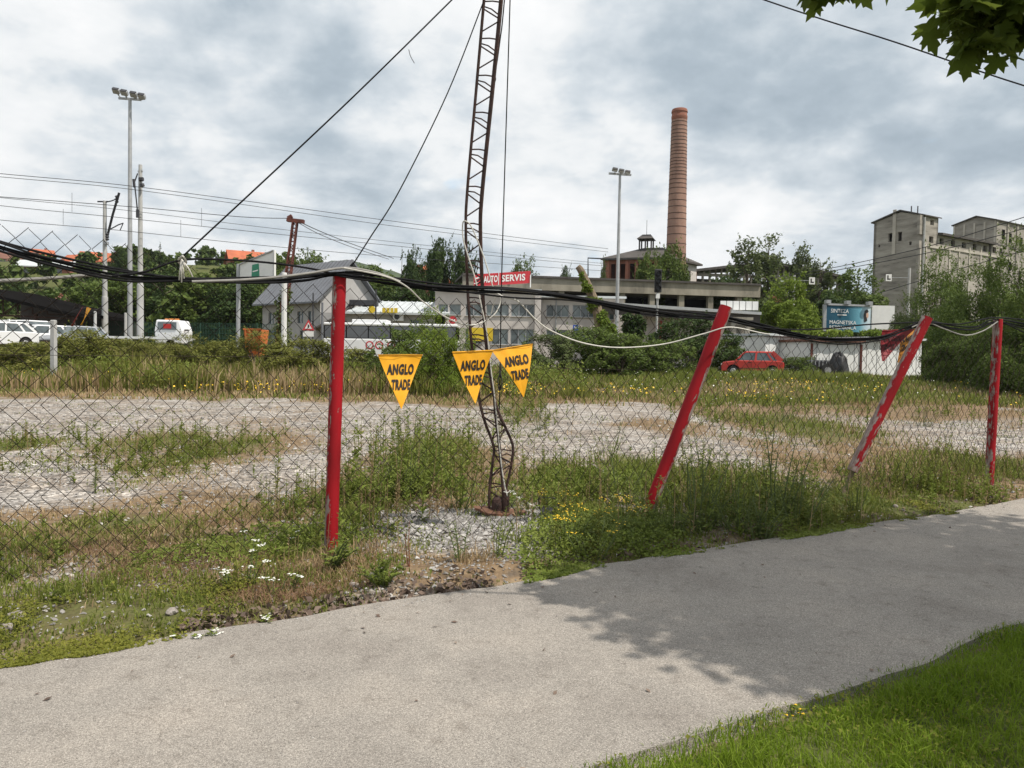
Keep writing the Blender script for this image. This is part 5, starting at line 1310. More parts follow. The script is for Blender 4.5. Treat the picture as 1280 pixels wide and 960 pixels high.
# wires in front of the silo, on the right
for lab, pts in [('upper power wire slanting up across the silo face', [(960, 348, 80), (1050, 333, 76), (1160, 308, 68), (1250, 281, 60), (1340, 252, 54)]),
                 ('lower power wire slanting up across the silo face', [(960, 352, 80), (1050, 337, 76), (1160, 316, 68), (1250, 294, 60), (1340, 268, 54)]),
                 ('short power wire in front of the silo wing', [(1100, 366, 70), (1200, 336, 66), (1300, 308, 58), (1380, 285, 54)])]:
    wire_obj('power_wire', [P(*q) for q in pts], 0.035, M['wire_dark'], lab, 'wire', 'power wires before the silo')
# L boards on slim masts
def letter_board(px, py, d, lab, mast_px, mast_top):
    c = P(px, py, d); z0 = Tz(c.x, d); s = d/F
    e_ = empty('letter_board', (c.x, d, z0), lab, 'sign', 'white boards with letter L')
    m_ = P(mast_px, mast_top, d+0.3)
    MB().tube([(m_.x, d+0.3, z0-0.1), (m_.x, d+0.3, m_.z)], [0.16, 0.12], 10).build('mast', M['pole_concrete'], e_)
    MB().bar((m_.x, d+0.25, c.z+0.5*s), (c.x+3*s, d+0.25, c.z+0.5*s), 0.05).build('arm', M['gray_metal'], e_)
    MB().box((c.x, d+0.1, c.z), (7.2*s, 0.06, 8.6*s)).build('board', M['sign_white'], e_, bevel=0.01)
    MB().prism([(-2*s, -2.6*s), (2.3*s, -2.6*s), (2.3*s, -1.0*s), (-0.4*s, -1.0*s), (-0.4*s, 2.9*s), (-2*s, 2.9*s)], (c.x, d+0.06, c.z), (1, 0, 0), (0, 0, 1), (0, 0.005, 0)).build('letter', M['ink'], e_)
letter_board(1015.5, 351, 78, 'white board with black letter L in front of the dark poplar', 993, 344)
letter_board(1111.5, 347, 76, 'white board with black letter L against the silo wall', 1137, 335)
# rusty leaning lattice mast with vines
def rusty_mast():
    d = 48.0; b_ = P(346, 418, d); t = P(369, 277, d); z0 = Tz(b_.x, d)
    e_ = empty('rusty_lattice_mast', (b_.x, d, z0), 'leaning rusty lattice mast draped with vines behind the billboard pole', 'mast')
    base = Vector((b_.x, d, z0)); top = t; w = 0.30
    offs = [Vector((-w/2, -w/2, 0)), Vector((w/2, -w/2, 0)), Vector((w/2, w/2, 0)), Vector((-w/2, w/2, 0))]
    for o in offs: MB().bar(base+o*1.25, top+o*0.9, 0.07).build('chord', M['rust_red'], e_)
    nb = 22
    for k in range(nb):
        p0 = base.lerp(top, k/nb); p1 = base.lerp(top, (k+1)/nb); br = MB()
        for i in range(4):
            a, c = offs[i], offs[(i+1) % 4]
            br.bar(p0+a, p1+c, 0.035) if (k+i) % 2 else br.bar(p0+c, p1+a, 0.035)
            br.bar(p1+a, p1+c, 0.035)
        br.build('brace', M['rust_red'], e_)
    h_ = MB(); h_.bar(top+Vector((-0.5, 0, 0.1)), top+Vector((0.55, 0, 0.0)), 0.34, 0.22); h_.bar(top+Vector((-0.45, 0, 0.2)), top+Vector((-0.2, 0, 0.35)), 0.2); h_.build('head', M['rust_red'], e_)
    r = np.random.default_rng(8)
    lb = [(base.x+(top.x-base.x)*t_+r.normal()*0.15, d+r.normal()*0.2, base.z+(top.z-base.z)*t_, 0.55*(1-t_)+0.12) for t_ in np.linspace(0, 0.52, 14)]
    v, f = lobes_leaves(lb, 2600, 0.10, r)
    me = np_mesh('vine', v-np.array(e_.location)[None, :], f, M['leaf_pop']); link('vine', me, e_)
    wire_obj('stay_wire', [P(374, 277, d), P(400, 289, 55), P(440, 305, 62), P(492, 323, 70)], 0.028, M['wire_dark'], 'upper stay wire running down right from the rusty mast head', 'wire', 'stay wires of the rusty mast')
    wire_obj('stay_wire', [P(374, 279, d), P(400, 293, 54), P(440, 309, 60), P(486, 324, 66)], 0.022, M['wire_dark'], 'lower stay wire running down right from the rusty mast head', 'wire', 'stay wires of the rusty mast')
rusty_mast()
def green_board():
    d = 42.0; z0 = Tz(GX(298, d), d); a = P(298, 350, d); b_ = P(342, 347, d-2.0)
    e_ = empty('pole_billboard', (a.x, d, z0), 'small white and green billboard on a single grey pole', 'billboard')
    MB().tube([(a.x, d, z0-0.1), (a.x, d, P(298, 330, d).z)], 0.11, 12).build('pole', M['gray_metal'], e_)
    u = Vector((b_.x-a.x, -2.0, 0)); W = u.length; u.normalize(); n_ = Vector((u.y, -u.x, 0)); Z = Vector((0, 0, 1))
    h0 = P(298, 331, d).z-a.z; h1 = P(341, 316, d-2).z-b_.z+0.1; o = Vector((a.x, d, a.z))-n_*0.02
    MB().prism([(0, 0), (W, 0), (W, h1), (0, h0)], o, u, Z, -n_*0.12).build('board', M['sign_white'], e_)
    MB().prism([(W*0.38, 0.05), (W*0.60, 0.05), (W*0.58, h0*0.95), (W*0.40, h0*0.9)], o, u, Z, n_*0.02).build('green_field', M['sign_green'], e_)
    MB().prism([(W*0.42, h0*0.42), (W*0.57, h0*0.48), (W*0.57, h0*0.56), (W*0.42, h0*0.50)], o+n_*0.02, u, Z, n_*0.01).build('mark', M['sign_white'], e_)
    fr = MB(); fr.bar(o+n_*0.03, o+u*W+n_*0.03, 0.06); fr.bar(o+u*W+n_*.03, o+u*W+Z*h1+n_*.03, 0.06); fr.bar(o+Z*h0+n_*.03, o+u*W+Z*h1+n_*.03, 0.06); fr.build('frame', M['gray_metal'], e_)
green_board()
def simple_post(name, px, top, d, r, mat, lab, cat='post', n=4):
    t = P(px, top, d); z0 = Tz(t.x, d)
    mb = MB().tube([(0, 0, -0.3), (0, 0, t.z-z0-0.03), (0, 0, t.z-z0)], [r, r*0.92, r*0.7], n)
    o = mb.build(name, mat); o.location = (t.x, d, z0); o.rotation_euler = (0, 0, 0.6); set_props(o, lab, cat); return o
simple_post('concrete_post', 67, 400, 31, 0.13, M['pole_concrete'], 'short white concrete post standing in the tall grass at left')
simple_post('concrete_post', 355.5, 341, 45, 0.17, M['white_paint'], 'whitewashed post just right of the rusty lattice mast', n=10)
simple_post('slim_post', 391.5, 366, 60, 0.06, M['dark_metal'], 'slim dark post in front of the grey roofed house', n=8)
simple_post('slim_post', 403, 378, 58, 0.09, M['roof_gray'], 'grey post beside the bus front', n=8)
simple_post('slim_post', 470, 362, 62, 0.07, M['dark_metal'], 'slim dark post in front of the workshop roof', n=8)
simple_post('slim_post', 119, 389, 48, 0.09, M['pole_concrete'], 'small pale post left of the shorter railway pole', n=8)
simple_post('slim_post', 157, 391, 56, 0.10, M['pole_concrete'], 'small pale post left of the floodlight mast foot', n=8)

def rail_signal():
    d = 54.0; t = P(823, 336, d); b_ = P(824, 366, d); z0 = Tz(t.x, d); s = d/F
    e_ = empty('railway_signal', (t.x, d, z0), 'black railway signal head on a pale mast', 'signal')
    MB().tube([(t.x, d+0.1, z0-0.1), (t.x, d+0.1, t.z-0.2)], 0.08, 8).build('mast', M['pole_concrete'], e_)
    MB().box((t.x, d, (t.z+b_.z)/2), (9*s, 0.12, 29*s)).build('backboard', M['black'], e_, bevel=0.05)
    for k in range(3):
        z = t.z-(6+9*k)*s; l = MB().tube([(t.x, d-0.06, z), (t.x, d-0.28, z)], 3*s, 12, caps=False).build('hood', M['black'], e_)
        MB().tube([(t.x, d-0.08, z), (t.x, d-0.10, z)], 2.6*s, 12).build('lens', M['dark_metal'], l)
    MB().box((t.x, d-0.02, b_.z-4*s), (5*s, 0.06, 6*s)).build('plate', M['sign_white'], e_)
rail_signal()
# signal gantry frame and traffic signs
wire_obj('steel_frame', [P(735, 345, 80), P(735, 322.5, 80), P(768, 324, 80)], 0.08, M['wire_dark'], 'thin bent steel frame above the canopy left of the boiler house', 'frame', seg=1)
def disc_sign():
    d = 64.0; c = P(566, 400, d); z0 = Tz(c.x, d)
    e_ = empty('round_sign', (c.x, d, z0), 'round red sign with white plate left of the lattice mast', 'sign')
    MB().tube([(c.x, d+0.05, z0), (c.x, d+0.05, c.z)], 0.05, 8).build('post', M['gray_metal'], e_)
    MB().tube([(c.x, d, c.z), (c.x, d-0.04, c.z)], 0.32, 20).build('disc', M['sign_red'], e_); MB().box((c.x, d-0.06, c.z), (0.4, 0.02, 0.12)).build('bar', M['sign_white'], e_)
    MB().box((c.x+0.1, d, c.z-0.6), (0.6, 0.05, 0.35)).build('plate', M['sign_white'], e_)
disc_sign()
def tri_sign():
    d = 58.0; c = P(385.5, 407, d); z0 = Tz(c.x, d)
    e_ = empty('warning_sign', (c.x, d, z0), 'red edged warning triangle before the grey roofed house', 'sign')
    MB().tube([(c.x, d+0.05, z0), (c.x, d+0.05, c.z+0.3)], 0.04, 8).build('post', M['gray_metal'], e_)
    q = 0.45
    MB().prism([(-q, -0.35), (q, -0.35), (0, 0.45)], (c.x, d, c.z), (1, 0, 0), (0, 0, 1), (0, 0.03, 0)).build('triangle', M['sign_red'], e_)
    MB().prism([(-q*.6, -0.24), (q*.6, -0.24), (0, 0.24)], (c.x, d-0.012, c.z), (1, 0, 0), (0, 0, 1), (0, 0.01, 0)).build('field', M['sign_white'], e_)
    MB().prism([(-.05, -0.18), (.05, -0.18), (.05, 0.08), (-.05, 0.08)], (c.x, d-0.018, c.z), (1, 0, 0), (0, 0, 1), (0, 0.004, 0)).build('symbol', M['ink'], e_)
    MB().box((c.x, d, c.z-0.62), (0.8, 0.03, 0.4)).build('plate', M['sign_white'], e_)
tri_sign()
def blue_sign():
    d = 66.0; c = P(719.5, 409.5, d); z0 = Tz(c.x, d)
    e_ = empty('blue_sign', (c.x, d, z0), 'small blue square sign in front of the service building', 'sign')
    MB().tube([(c.x, d+0.05, z0), (c.x, d+0.05, c.z)], 0.04, 8).build('post', M['gray_metal'], e_)
    MB().box((c.x, d, c.z), (0.46, 0.04, 0.46)).build('plate', M['sign_blue'], e_)
    MB().box((c.x, d-0.025, c.z+0.02), (0.24, 0.01, 0.14)).build('symbol', M['sign_white'], e_)
blue_sign()

# ---- dark open shed at far left
def dark_shed():
    d = 58.0; a, b_ = P(-70, 353, d), P(96, 393, d); z0 = Tz(a.x, d)
    e_ = empty('open_shed', ((a.x+b_.x)/2, d, z0), 'dark open shed with sloping truss roof at the far left', 'shed')
    q = [(a.x, d-1, a.z-0.2), (b_.x, d-1, b_.z-0.15), (b_.x, d+11, b_.z-0.15), (a.x, d+11, a.z-0.2)]
    MB().hexa([Vector(w) for w in q]+[Vector(w)+Vector((0, 0, 0.25)) for w in q]).build('roof', M['void'], e_)
    zb = P(0, 392, d).z
    tr = MB(); tr.bar((a.x, d, zb), (b_.x, d, zb-0.3), 0.12)
    for k in range(9):
        t0 = k/9; t1 = (k+1)/9; x0 = a.x+(b_.x-a.x)*t0; x1 = a.x+(b_.x-a.x)*t1; top0 = a.z+(b_.z-a.z)*t0-0.25; top1 = a.z+(b_.z-a.z)*t1-0.25
        tr.bar((x0, d, zb), (x1, d, top1), 0.07); tr.bar((x0, d, zb), (x0, d, top0), 0.07)
    tr.build('truss', M['rust'], e_)
    MB().hexa([Vector((a.x, d+9, 0)), Vector((b_.x, d+9, 0)), Vector((b_.x, d+9.3, 0)), Vector((a.x, d+9.3, 0)), Vector((a.x, d+9, a.z-.3)), Vector((b_.x, d+9, b_.z-.3)), Vector((b_.x, d+9.3, b_.z-.3)), Vector((a.x, d+9.3, a.z-.3))]).build('rear_wall', M['roof_dark'], e_)
    for px in (-20, 45, 92): 
        x = GX(px, d); MB().bar((x, d, 0), (x, d, zb), 0.2).build('column', M['rust'], e_)
dark_shed()
# green wire fence and container in the yard
def yard_fence():
    d = 66.0; a, b_ = P(85, 405, d), P(345, 410, d); z0 = 0.5; zt = P(200, 403, d).z
    e_ = empty('yard_fence', ((a.x+b_.x)/2, d, z0), 'dark green mesh fence at the foot of the trees', 'fence')
    for k in range(12):
        x = a.x+(b_.x-a.x)*k/11; MB().bar((x, d, z0-0.2), (x, d, zt+0.1), 0.07).build('post', M['leafgreen'], e_)
        if k < 11:
            x1 = a.x+(b_.x-a.x)*(k+1)/11; m = MB()
            for j in range(9): m.bar((x, d, z0+0.1+(zt-z0-0.1)*j/8), (x1, d, z0+0.1+(zt-z0-0.1)*j/8), 0.03)
            for j in range(12): xx = x+(x1-x)*j/12; m.bar((xx, d+0.02, z0+0.1), (xx, d+0.02, zt), 0.03)
            m.build('mesh_panel', M['leafgreen'], e_)
M['leafgreen'] = surf('fence_green', (0.02, 0.07, 0.045), None, 0.6, 3)
yard_fence()
def container():
    d = 50.0; a, b_ = P(310, 421, d), P(331, 421, d); z0 = Tz(a.x, d); zt = P(320, 412, d).z
    e_ = empty('skip_container', ((a.x+b_.x)/2, d, z0), 'orange steel skip behind the hedge', 'skip')
    w = b_.x-a.x; h = zt-z0
    MB().hexa([Vector(q) for q in ((a.x+.15, d-.7, z0), (b_.x-.15, d-.7, z0), (b_.x-.15, d+.7, z0), (a.x+.15, d+.7, z0), (a.x, d-.8, zt), (b_.x, d-.8, zt), (b_.x, d+.8, zt), (a.x, d+.8, zt))]).build('body', M['orange'], e_)
    for k in range(4): MB().bar((a.x+w*(k+.5)/4, d-0.78, z0), (a.x+w*(k+.5)/4, d-0.86, zt), 0.06).build('rib', M['orange'], e_)
    MB().box(((a.x+b_.x)/2, d-0.83, zt), (w+.05, 0.1, 0.1)).build('rim', M['orange'], e_)
container()

# ================================================================== vehicles
def car(name, label, cat, loc, rz, Lc, Wc, prof_low, roof, paint, wheel_x, wheel_r, glass_cuts, group=None):
    """prof_low: side outline (x,z) of lower body; roof: list (x_bottom_front,x_top_front,x_top_rear,x_bottom_rear, z_belt, z_roof)"""
    e_ = empty(name, loc, label, cat, group, rz=rz)
    m = MB(); hw = Wc/2
    m.prism(prof_low, (0, -hw, 0), (1, 0, 0), (0, 0, 1), (0, Wc, 0)); m.build('body', paint, e_, world=False, bevel=0.05)
    xbf, xtf, xtr, xbr, zb, zr = roof; ti = 0.14
    g = MB().hexa([Vector(q) for q in ((xbf, -hw+.04, zb-.02), (xbr, -hw+.04, zb-.02), (xbr, hw-.04, zb-.02), (xbf, hw-.04, zb-.02), (xtf, -hw+ti, zr-.06), (xtr, -hw+ti, zr-.06), (xtr, hw-ti, zr-.06), (xtf, hw-ti, zr-.06))])
    g.build('glass', M['glass_car'], e_, world=False)
    r_ = MB().hexa([Vector(q) for q in ((xtf-.05, -hw+ti-.03, zr-.08), (xtr+.06, -hw+ti-.03, zr-.08), (xtr+.06, hw-ti+.03, zr-.08), (xtf-.05, hw-ti+.03, zr-.08), (xtf+.05, -hw+ti+.03, zr), (xtr-.05, -hw+ti+.03, zr), (xtr-.05, hw-ti-.03, zr), (xtf+.05, hw-ti-.03, zr))])
    r_.build('roof', paint, e_, world=False, bevel=0.03)
    for sy in (-1, 1):
        for t, wd in glass_cuts:
            xb = xbf+(xbr-xbf)*t; xt = xtf+(xtr-xtf)*t
            MB().bar((xb, sy*(hw-.035), zb-.03), (xt, sy*(hw-ti+.012), zr-.05), wd, 0.05, up=(0, 1, 0)).build('pillar', paint, e_, world=False)
        for wx in wheel_x:
            ty = MB().tube([(wx, sy*(hw-0.19), wheel_r), (wx, sy*(hw+0.02), wheel_r)], wheel_r, 22).build('wheel', M['rubber'], e_, world=False, bevel=0.02)
            MB().tube([(wx, sy*(hw+0.015), wheel_r), (wx, sy*(hw+0.035), wheel_r)], [wheel_r*0.66, wheel_r*0.55], 18).build('hubcap', M['hubcap'], ty, world=False)
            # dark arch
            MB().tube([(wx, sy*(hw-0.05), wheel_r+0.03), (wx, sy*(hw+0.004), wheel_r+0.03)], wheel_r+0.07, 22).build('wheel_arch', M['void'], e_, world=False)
    return e_
# red hatchback seen from its side, nose to the left
d = 42.5; c = P(940, 470, d); z0 = Tz(c.x, d)
hb = car('parked_car', 'old red two door hatchback parked in the grass by the white garages', 'car', (c.x, d, z0), R(-17), 3.5, 1.5,
         [(-1.72, 0.30), (-1.74, 0.62), (-1.62, 0.80), (-0.78, 0.90), (1.50, 0.90), (1.70, 0.82), (1.72, 0.40), (1.62, 0.30)],
         (-0.92, -0.42, 1.05, 1.58, 0.90, 1.40), M['car_red'], (-1.06, 1.08), 0.285, [(0.0, 0.09), (0.43, 0.10), (0.80, 0.09), (1.0, 0.26)])
hb.scale = (0.95, 0.95, 1.0)
for sy in (-1,):
    MB().bar((-0.05, sy*0.755, 0.36), (-0.05, sy*0.755, 0.88), 0.015, 0.012).build('door_seam', M['ink'], hb, world=False)
    MB().bar((-0.95, sy*0.755, 0.40), (-0.95, sy*0.755, 0.88), 0.015, 0.012).build('door_seam', M['ink'], hb, world=False)
    MB().box((-0.15, sy*0.765, 0.80), (0.14, 0.03, 0.035)).build('door_handle', M['black'], hb, world=False)
    MB().box((-0.80, sy*0.83, 0.94), (0.10, 0.14, 0.10)).build('mirror', M['black'], hb, world=False)
    MB().box((0.05, sy*0.76, 0.47), (2.1, 0.025, 0.035)).build('trim_strip', M['ink'], hb, world=False)
MB().box((1.72, 0, 0.42), (0.12, 1.48, 0.16)).build('rear_bumper', M['black'], hb, world=False, bevel=0.03); MB().box((-1.74, 0, 0.42), (0.12, 1.48, 0.16)).build('front_bumper', M['black'], hb, world=False, bevel=0.03)
for sy in (-1, 1): MB().box((1.715, sy*0.58, 0.68), (0.05, 0.25, 0.16)).build('tail_lamp', M['lamp_red'], hb, world=False); MB().box((-1.715, sy*0.56, 0.64), (0.05, 0.28, 0.14)).build('headlight', M['sign_white'], hb, world=False)

# left yard vehicles
def yard_car(px, py_top, d, rz, paint, lab, kind):
    c = P(px, py_top, d)
    if kind == 'hatch':
        roof = (-1.0, -0.45, 1.3, 1.85, 0.98, 1.48); z = Tz(c.x, d)
        e_ = car('parked_car', lab, 'car', (c.x, d, z), rz, 4.1, 1.72, [(-2.02, 0.28), (-2.05, 0.66), (-1.85, 0.86), (-0.9, 0.98), (1.85, 0.98), (2.0, 0.86), (2.03, 0.35), (1.95, 0.28)], roof, paint, (-1.28, 1.25), 0.31, [(0.0, .08), (.42, .09), (.78, .1), (1.0, .12)], 'cars parked in the left yard')
        for sy in (-1, 1): MB().box((-1.99, sy*0.6, 0.70), (0.08, 0.32, 0.16)).build('headlight', M['glass_light'], e_, world=False)
        MB().box((-2.04, 0, 0.50), (0.05, 0.9, 0.14)).build('grille', M['ink'], e_, world=False)
    else:
        roof = (-1.7, -1.05, 2.2, 2.28, 1.12, 1.95); z = Tz(c.x, d)
        e_ = car('parked_van', lab, 'van', (c.x, d, z), rz, 4.9, 1.85, [(-2.4, 0.3), (-2.42, 0.75), (-2.2, 0.98), (-1.6, 1.12), (2.28, 1.12), (2.32, 0.4), (2.25, 0.3)], roof, paint, (-1.6, 1.5), 0.33, [(0.0, .1), (.3, .1), (.62, .9), (1.0, .3)], 'vans in the left yard')
        for sy in (-1, 1): MB().box((-2.36, sy*0.66, 0.80), (0.08, 0.3, 0.2)).build('headlight', M['glass_light'], e_, world=False)
    return e_
yard_car(7, 406, 45, R(60), M['car_dark'], 'dark car with big windows at the left edge of the yard', 'hatch')
yard_car(33, 403.5, 52, R(160), M['car_white'], 'white van behind the white cars at far left', 'van')
yard_car(49, 409, 46, R(55), M['car_white'], 'white hatchback facing the grass left of the concrete post', 'hatch')
yard_car(-10, 414, 41, R(65), M['car_white'], 'white car cut off by the left picture edge', 'hatch')
yard_car(92, 412, 47, R(75), M['car_silver'], 'silver car half hidden by weeds right of the concrete post', 'hatch')
def tow_van():
    d = 50.0; c = P(210, 403, d); z0 = c.z-2.1
    e_ = empty('flatbed_van', (c.x, d, Tz(c.x, d)), 'white flatbed van seen from behind below the railway poles', 'van'); zg = 0.0
    b = MB().prism([(-0.85, 0.55), (0.95, 0.55), (0.95, 1.4), (0.72, 2.08), (-0.78, 2.1), (-0.9, 1.4)], (0, 0, zg), (1, 0, 0), (0, 0, 1), (0, 1.6, 0)).build('cab', M['car_white'], e_, world=False, bevel=0.08)
    rw = MB().box((-0.05, -0.02, zg+1.7), (1.2, 0.06, 0.5)).build('rear_window', M['glass_car'], e_, world=False)
    MB().box((-0.02, -0.06, zg+1.68), (0.5, 0.02, 0.3)).build('red_load', M['lamp_red'], rw, world=False)
    MB().box((0, 0.6, zg+2.14), (0.9, 0.25, 0.12)).build('light_bar', M['lamp_amber'], e_, world=False, bevel=0.03)
    MB().box((-1.0, -2.0, zg+0.85), (6.2, 2.4, 0.14)).build('flatbed', M['car_white'], e_, world=False)
    for x in (-1.0, 1.0):
        for y in (-1.9, 1.0): 
            w = MB().tube([(x-0.12, y, zg+0.38), (x+0.12, y, zg+0.38)], 0.38, 18).build('wheel', M['rubber'], e_, world=False); MB().tube([(x-0.14, y, zg+0.38), (x+0.14, y, zg+0.38)], 0.2, 12).build('hub', M['hubcap'], w, world=False)
    MB().bar((0.96, 0.3, zg+1.45), (1.2, 0.3, zg+1.45), 0.1).build('mirror', M['ink'], e_, world=False)
tow_van()
def bus():
    d = 52.0; a, b_ = P(404, 402.5, d), P(572, 404, d); z0 = Tz(a.x, d); L = b_.x-a.x; top = a.z-z0
    e_ = empty('bus', ((a.x+b_.x)/2, d, z0), 'white coach with dark window band parked behind the hedge', 'bus')
    x0, x1 = -L/2, L/2; W = 2.5; zs = P(460, 423, d).z-z0; zt = P(460, 407.5, d).z-z0
    MB().box((0, W/2, (0.4+zs)/2), (L, W, zs-0.4)).build('lower_body', M['car_white'], e_, world=False, bevel=0.1)
    MB().box((0, W/2, (zt+top)/2), (L, W, top-zt)).build('roof', M['car_white'], e_, world=False, bevel=0.08)
    MB().box((0, W/2, (zs+zt)/2), (L-0.1, W-0.1, zt-zs+0.02)).build('window_band', M['void'], e_, world=False)
    n_ = 6
    for k in range(n_):
        xa = x0+0.08+(L-0.16)*k/n_; xb = x0+0.08+(L-0.16)*(k+1)/n_
        MB().box(((xa+xb)/2, 0.035, (zs+zt)/2), (xb-xa-0.08, 0.04, zt-zs-0.05)).build('pane', M['glass_bus'], e_, world=False)
    MB().box((x0+0.03, W/2, (zs+zt)/2-0.2), (0.06, W-0.2, zt-zs+0.4)).build('windscreen', M['glass_car'], e_, world=False)
    for x in (x0+2.2, x1-2.6):
        w = MB().tube([(x, -0.02, 0.45), (x, 0.25, 0.45)], 0.48, 20).build('wheel', M['rubber'], e_, world=False); MB().tube([(x, -0.04, 0.45), (x, 0.0, 0.45)], 0.28, 14).build('hub', M['hubcap'], w, world=False)
    for px in (462, 474, 489):
        x = P(px, 430, d).x-e_.location.x
        MB().tube([(x, -0.012, zs-0.45), (x, 0.0, zs-0.45)], 0.28, 16).build('red_emblem', M['sign_red'], e_, world=False); MB().tube([(x, -0.02, zs-0.45), (x, -0.012, zs-0.45)], 0.19, 16).build('emblem_field', M['car_white'], e_, world=False)
    MB().box((-1.5, W/2, top+0.12), (2.4, 1.6, 0.25)).build('roof_unit', M['car_white'], e_, world=False, bevel=0.05)
M['glass_bus'] = surf('glass_bus', (0.12, 0.13, 0.145), (0.085, 0.09, 0.10), 0.2, 0.5, spec=0.6)
bus()

# ================================================================== foreground fence
def fence_pt(px, py, off=0.0):
    d = FD(px); q = P(px, py, d); return q + Vector((-0.463*0, -off, 0))
posts = []   # base, top, radius
def post_pts(bx, by, tx, ty, dt=0.0):
    return P(bx, by, FD(bx)), P(tx, ty, FD(bx)+dt)
FU = Vector((1, 0.523, 0)).normalized()
p1b, p1t = Vector((-1.42, 6.06, 0)), P(424.5, 343, 6.06)
fence = empty('chain_link_fence', (p1b.x, p1b.y, 0), 'sagging rusty chain link fence on peeling red posts along the footpath', 'fence')
def red_post(b_, t_, lab, rad=0.063, wear=0.3, wear_dir=None, seed=0, n=18):
    b_, t_ = Vector(b_), Vector(t_); b_ = b_-(t_-b_).normalized()*0.25
    Ln = (t_-b_).length
    ax = (t_-b_).normalized()
    mb = MB(); ns = 40
    rr = random.Random(seed)
    pts = [b_.lerp(t_, k/ns) for k in range(ns+1)]
    rad_ = [rad*(1+0.02*rr.uniform(-1, 1)) for _ in pts]; rad_[-1] *= 0.97
    # local frame: build along z, then orient
    loc = MB().tube([(0, 0, Ln*k/ns) for k in range(ns+1)], rad_, n)
    off = [(q.x, q.y, q.z) for q in loc.v]
    o = loc.build('post', M['post'], None, smooth=True)
    q = ax.to_track_quat('Z', 'Y').to_matrix().to_4x4()
    o.parent = fence
    o.matrix_local = Matrix.Translation(b_-Vector(fence.location)) @ q
    wd = Vector(wear_dir or (-1, 0, 0))
    vals = []
    qm = q.to_3x3()
    for v_ in o.data.vertices:
        nrm = (qm @ Vector((v_.co.x, v_.co.y, 0))).normalized()
        vals.append(wear+0.9*max(0, nrm.dot(wd)-0.25)+0.35*max(0, 1-(v_.co.z-0.25)/0.5))
    a = o.data.attributes.new('wear', 'FLOAT', 'POINT'); a.data.foreach_set('value', np.array(vals, np.float32))
    set_props(o, lab); return o
red_post(p1b, p1t, 'upright red post, paint worn pale along its left edge', rad=0.053, wear=0.05, wear_dir=(-0.9, -0.42, 0), seed=1)
b2, t2 = P(806, 655, 7.62), P(908, 383, 7.62)
red_post((b2.x, b2.y, 0), t2, 'red post leaning to the right, bare patches near its foot', rad=0.062, wear=0.12, wear_dir=(0.9, -0.1, -0.9), seed=2)
b3, t3 = P(1046, 625, 8.75), P(1159, 397, 8.85)
b3 = Vector((b3.x, b3.y, 0)); k3 = b3.lerp(t3, 0.17)
red_post(k3+(t3-b3).normalized()*0.25, t3, 'most slanted red post with flaking paint, rotted off above the ground', rad=0.06, wear=0.22, wear_dir=(-1, 0.3, 0.9), seed=3)
MB().tube([b3+Vector((-0.02, 0, -0.1)), b3.lerp(k3, 0.5)+Vector((0.02, 0, 0)), k3+Vector((0.03, 0, 0.05))], [0.03, 0.022, 0.03], 7).build('rotten_stub', M['bark_dead'], fence)
b4, t4 = P(1236, 607, 10.1), P(1247.5, 399, 10.1)
red_post((b4.x, b4.y, 0), t4, 'rightmost red post, nearly upright', rad=0.056, wear=0.12, wear_dir=(-0.9, -0.4, 0), seed=4)
b0 = p1b-FU*3.1; red_post((b0.x, b0.y, 0), (b0.x-0.05, b0.y, 2.45), 'red post beyond the left picture edge', wear=0.1, seed=5)
b5 = Vector((b4.x, b4.y, 0))+FU*2.75; red_post(b5, (b5.x+0.1, b5.y, 2.15), 'red post beyond the right picture edge', wear=0.2, seed=6)

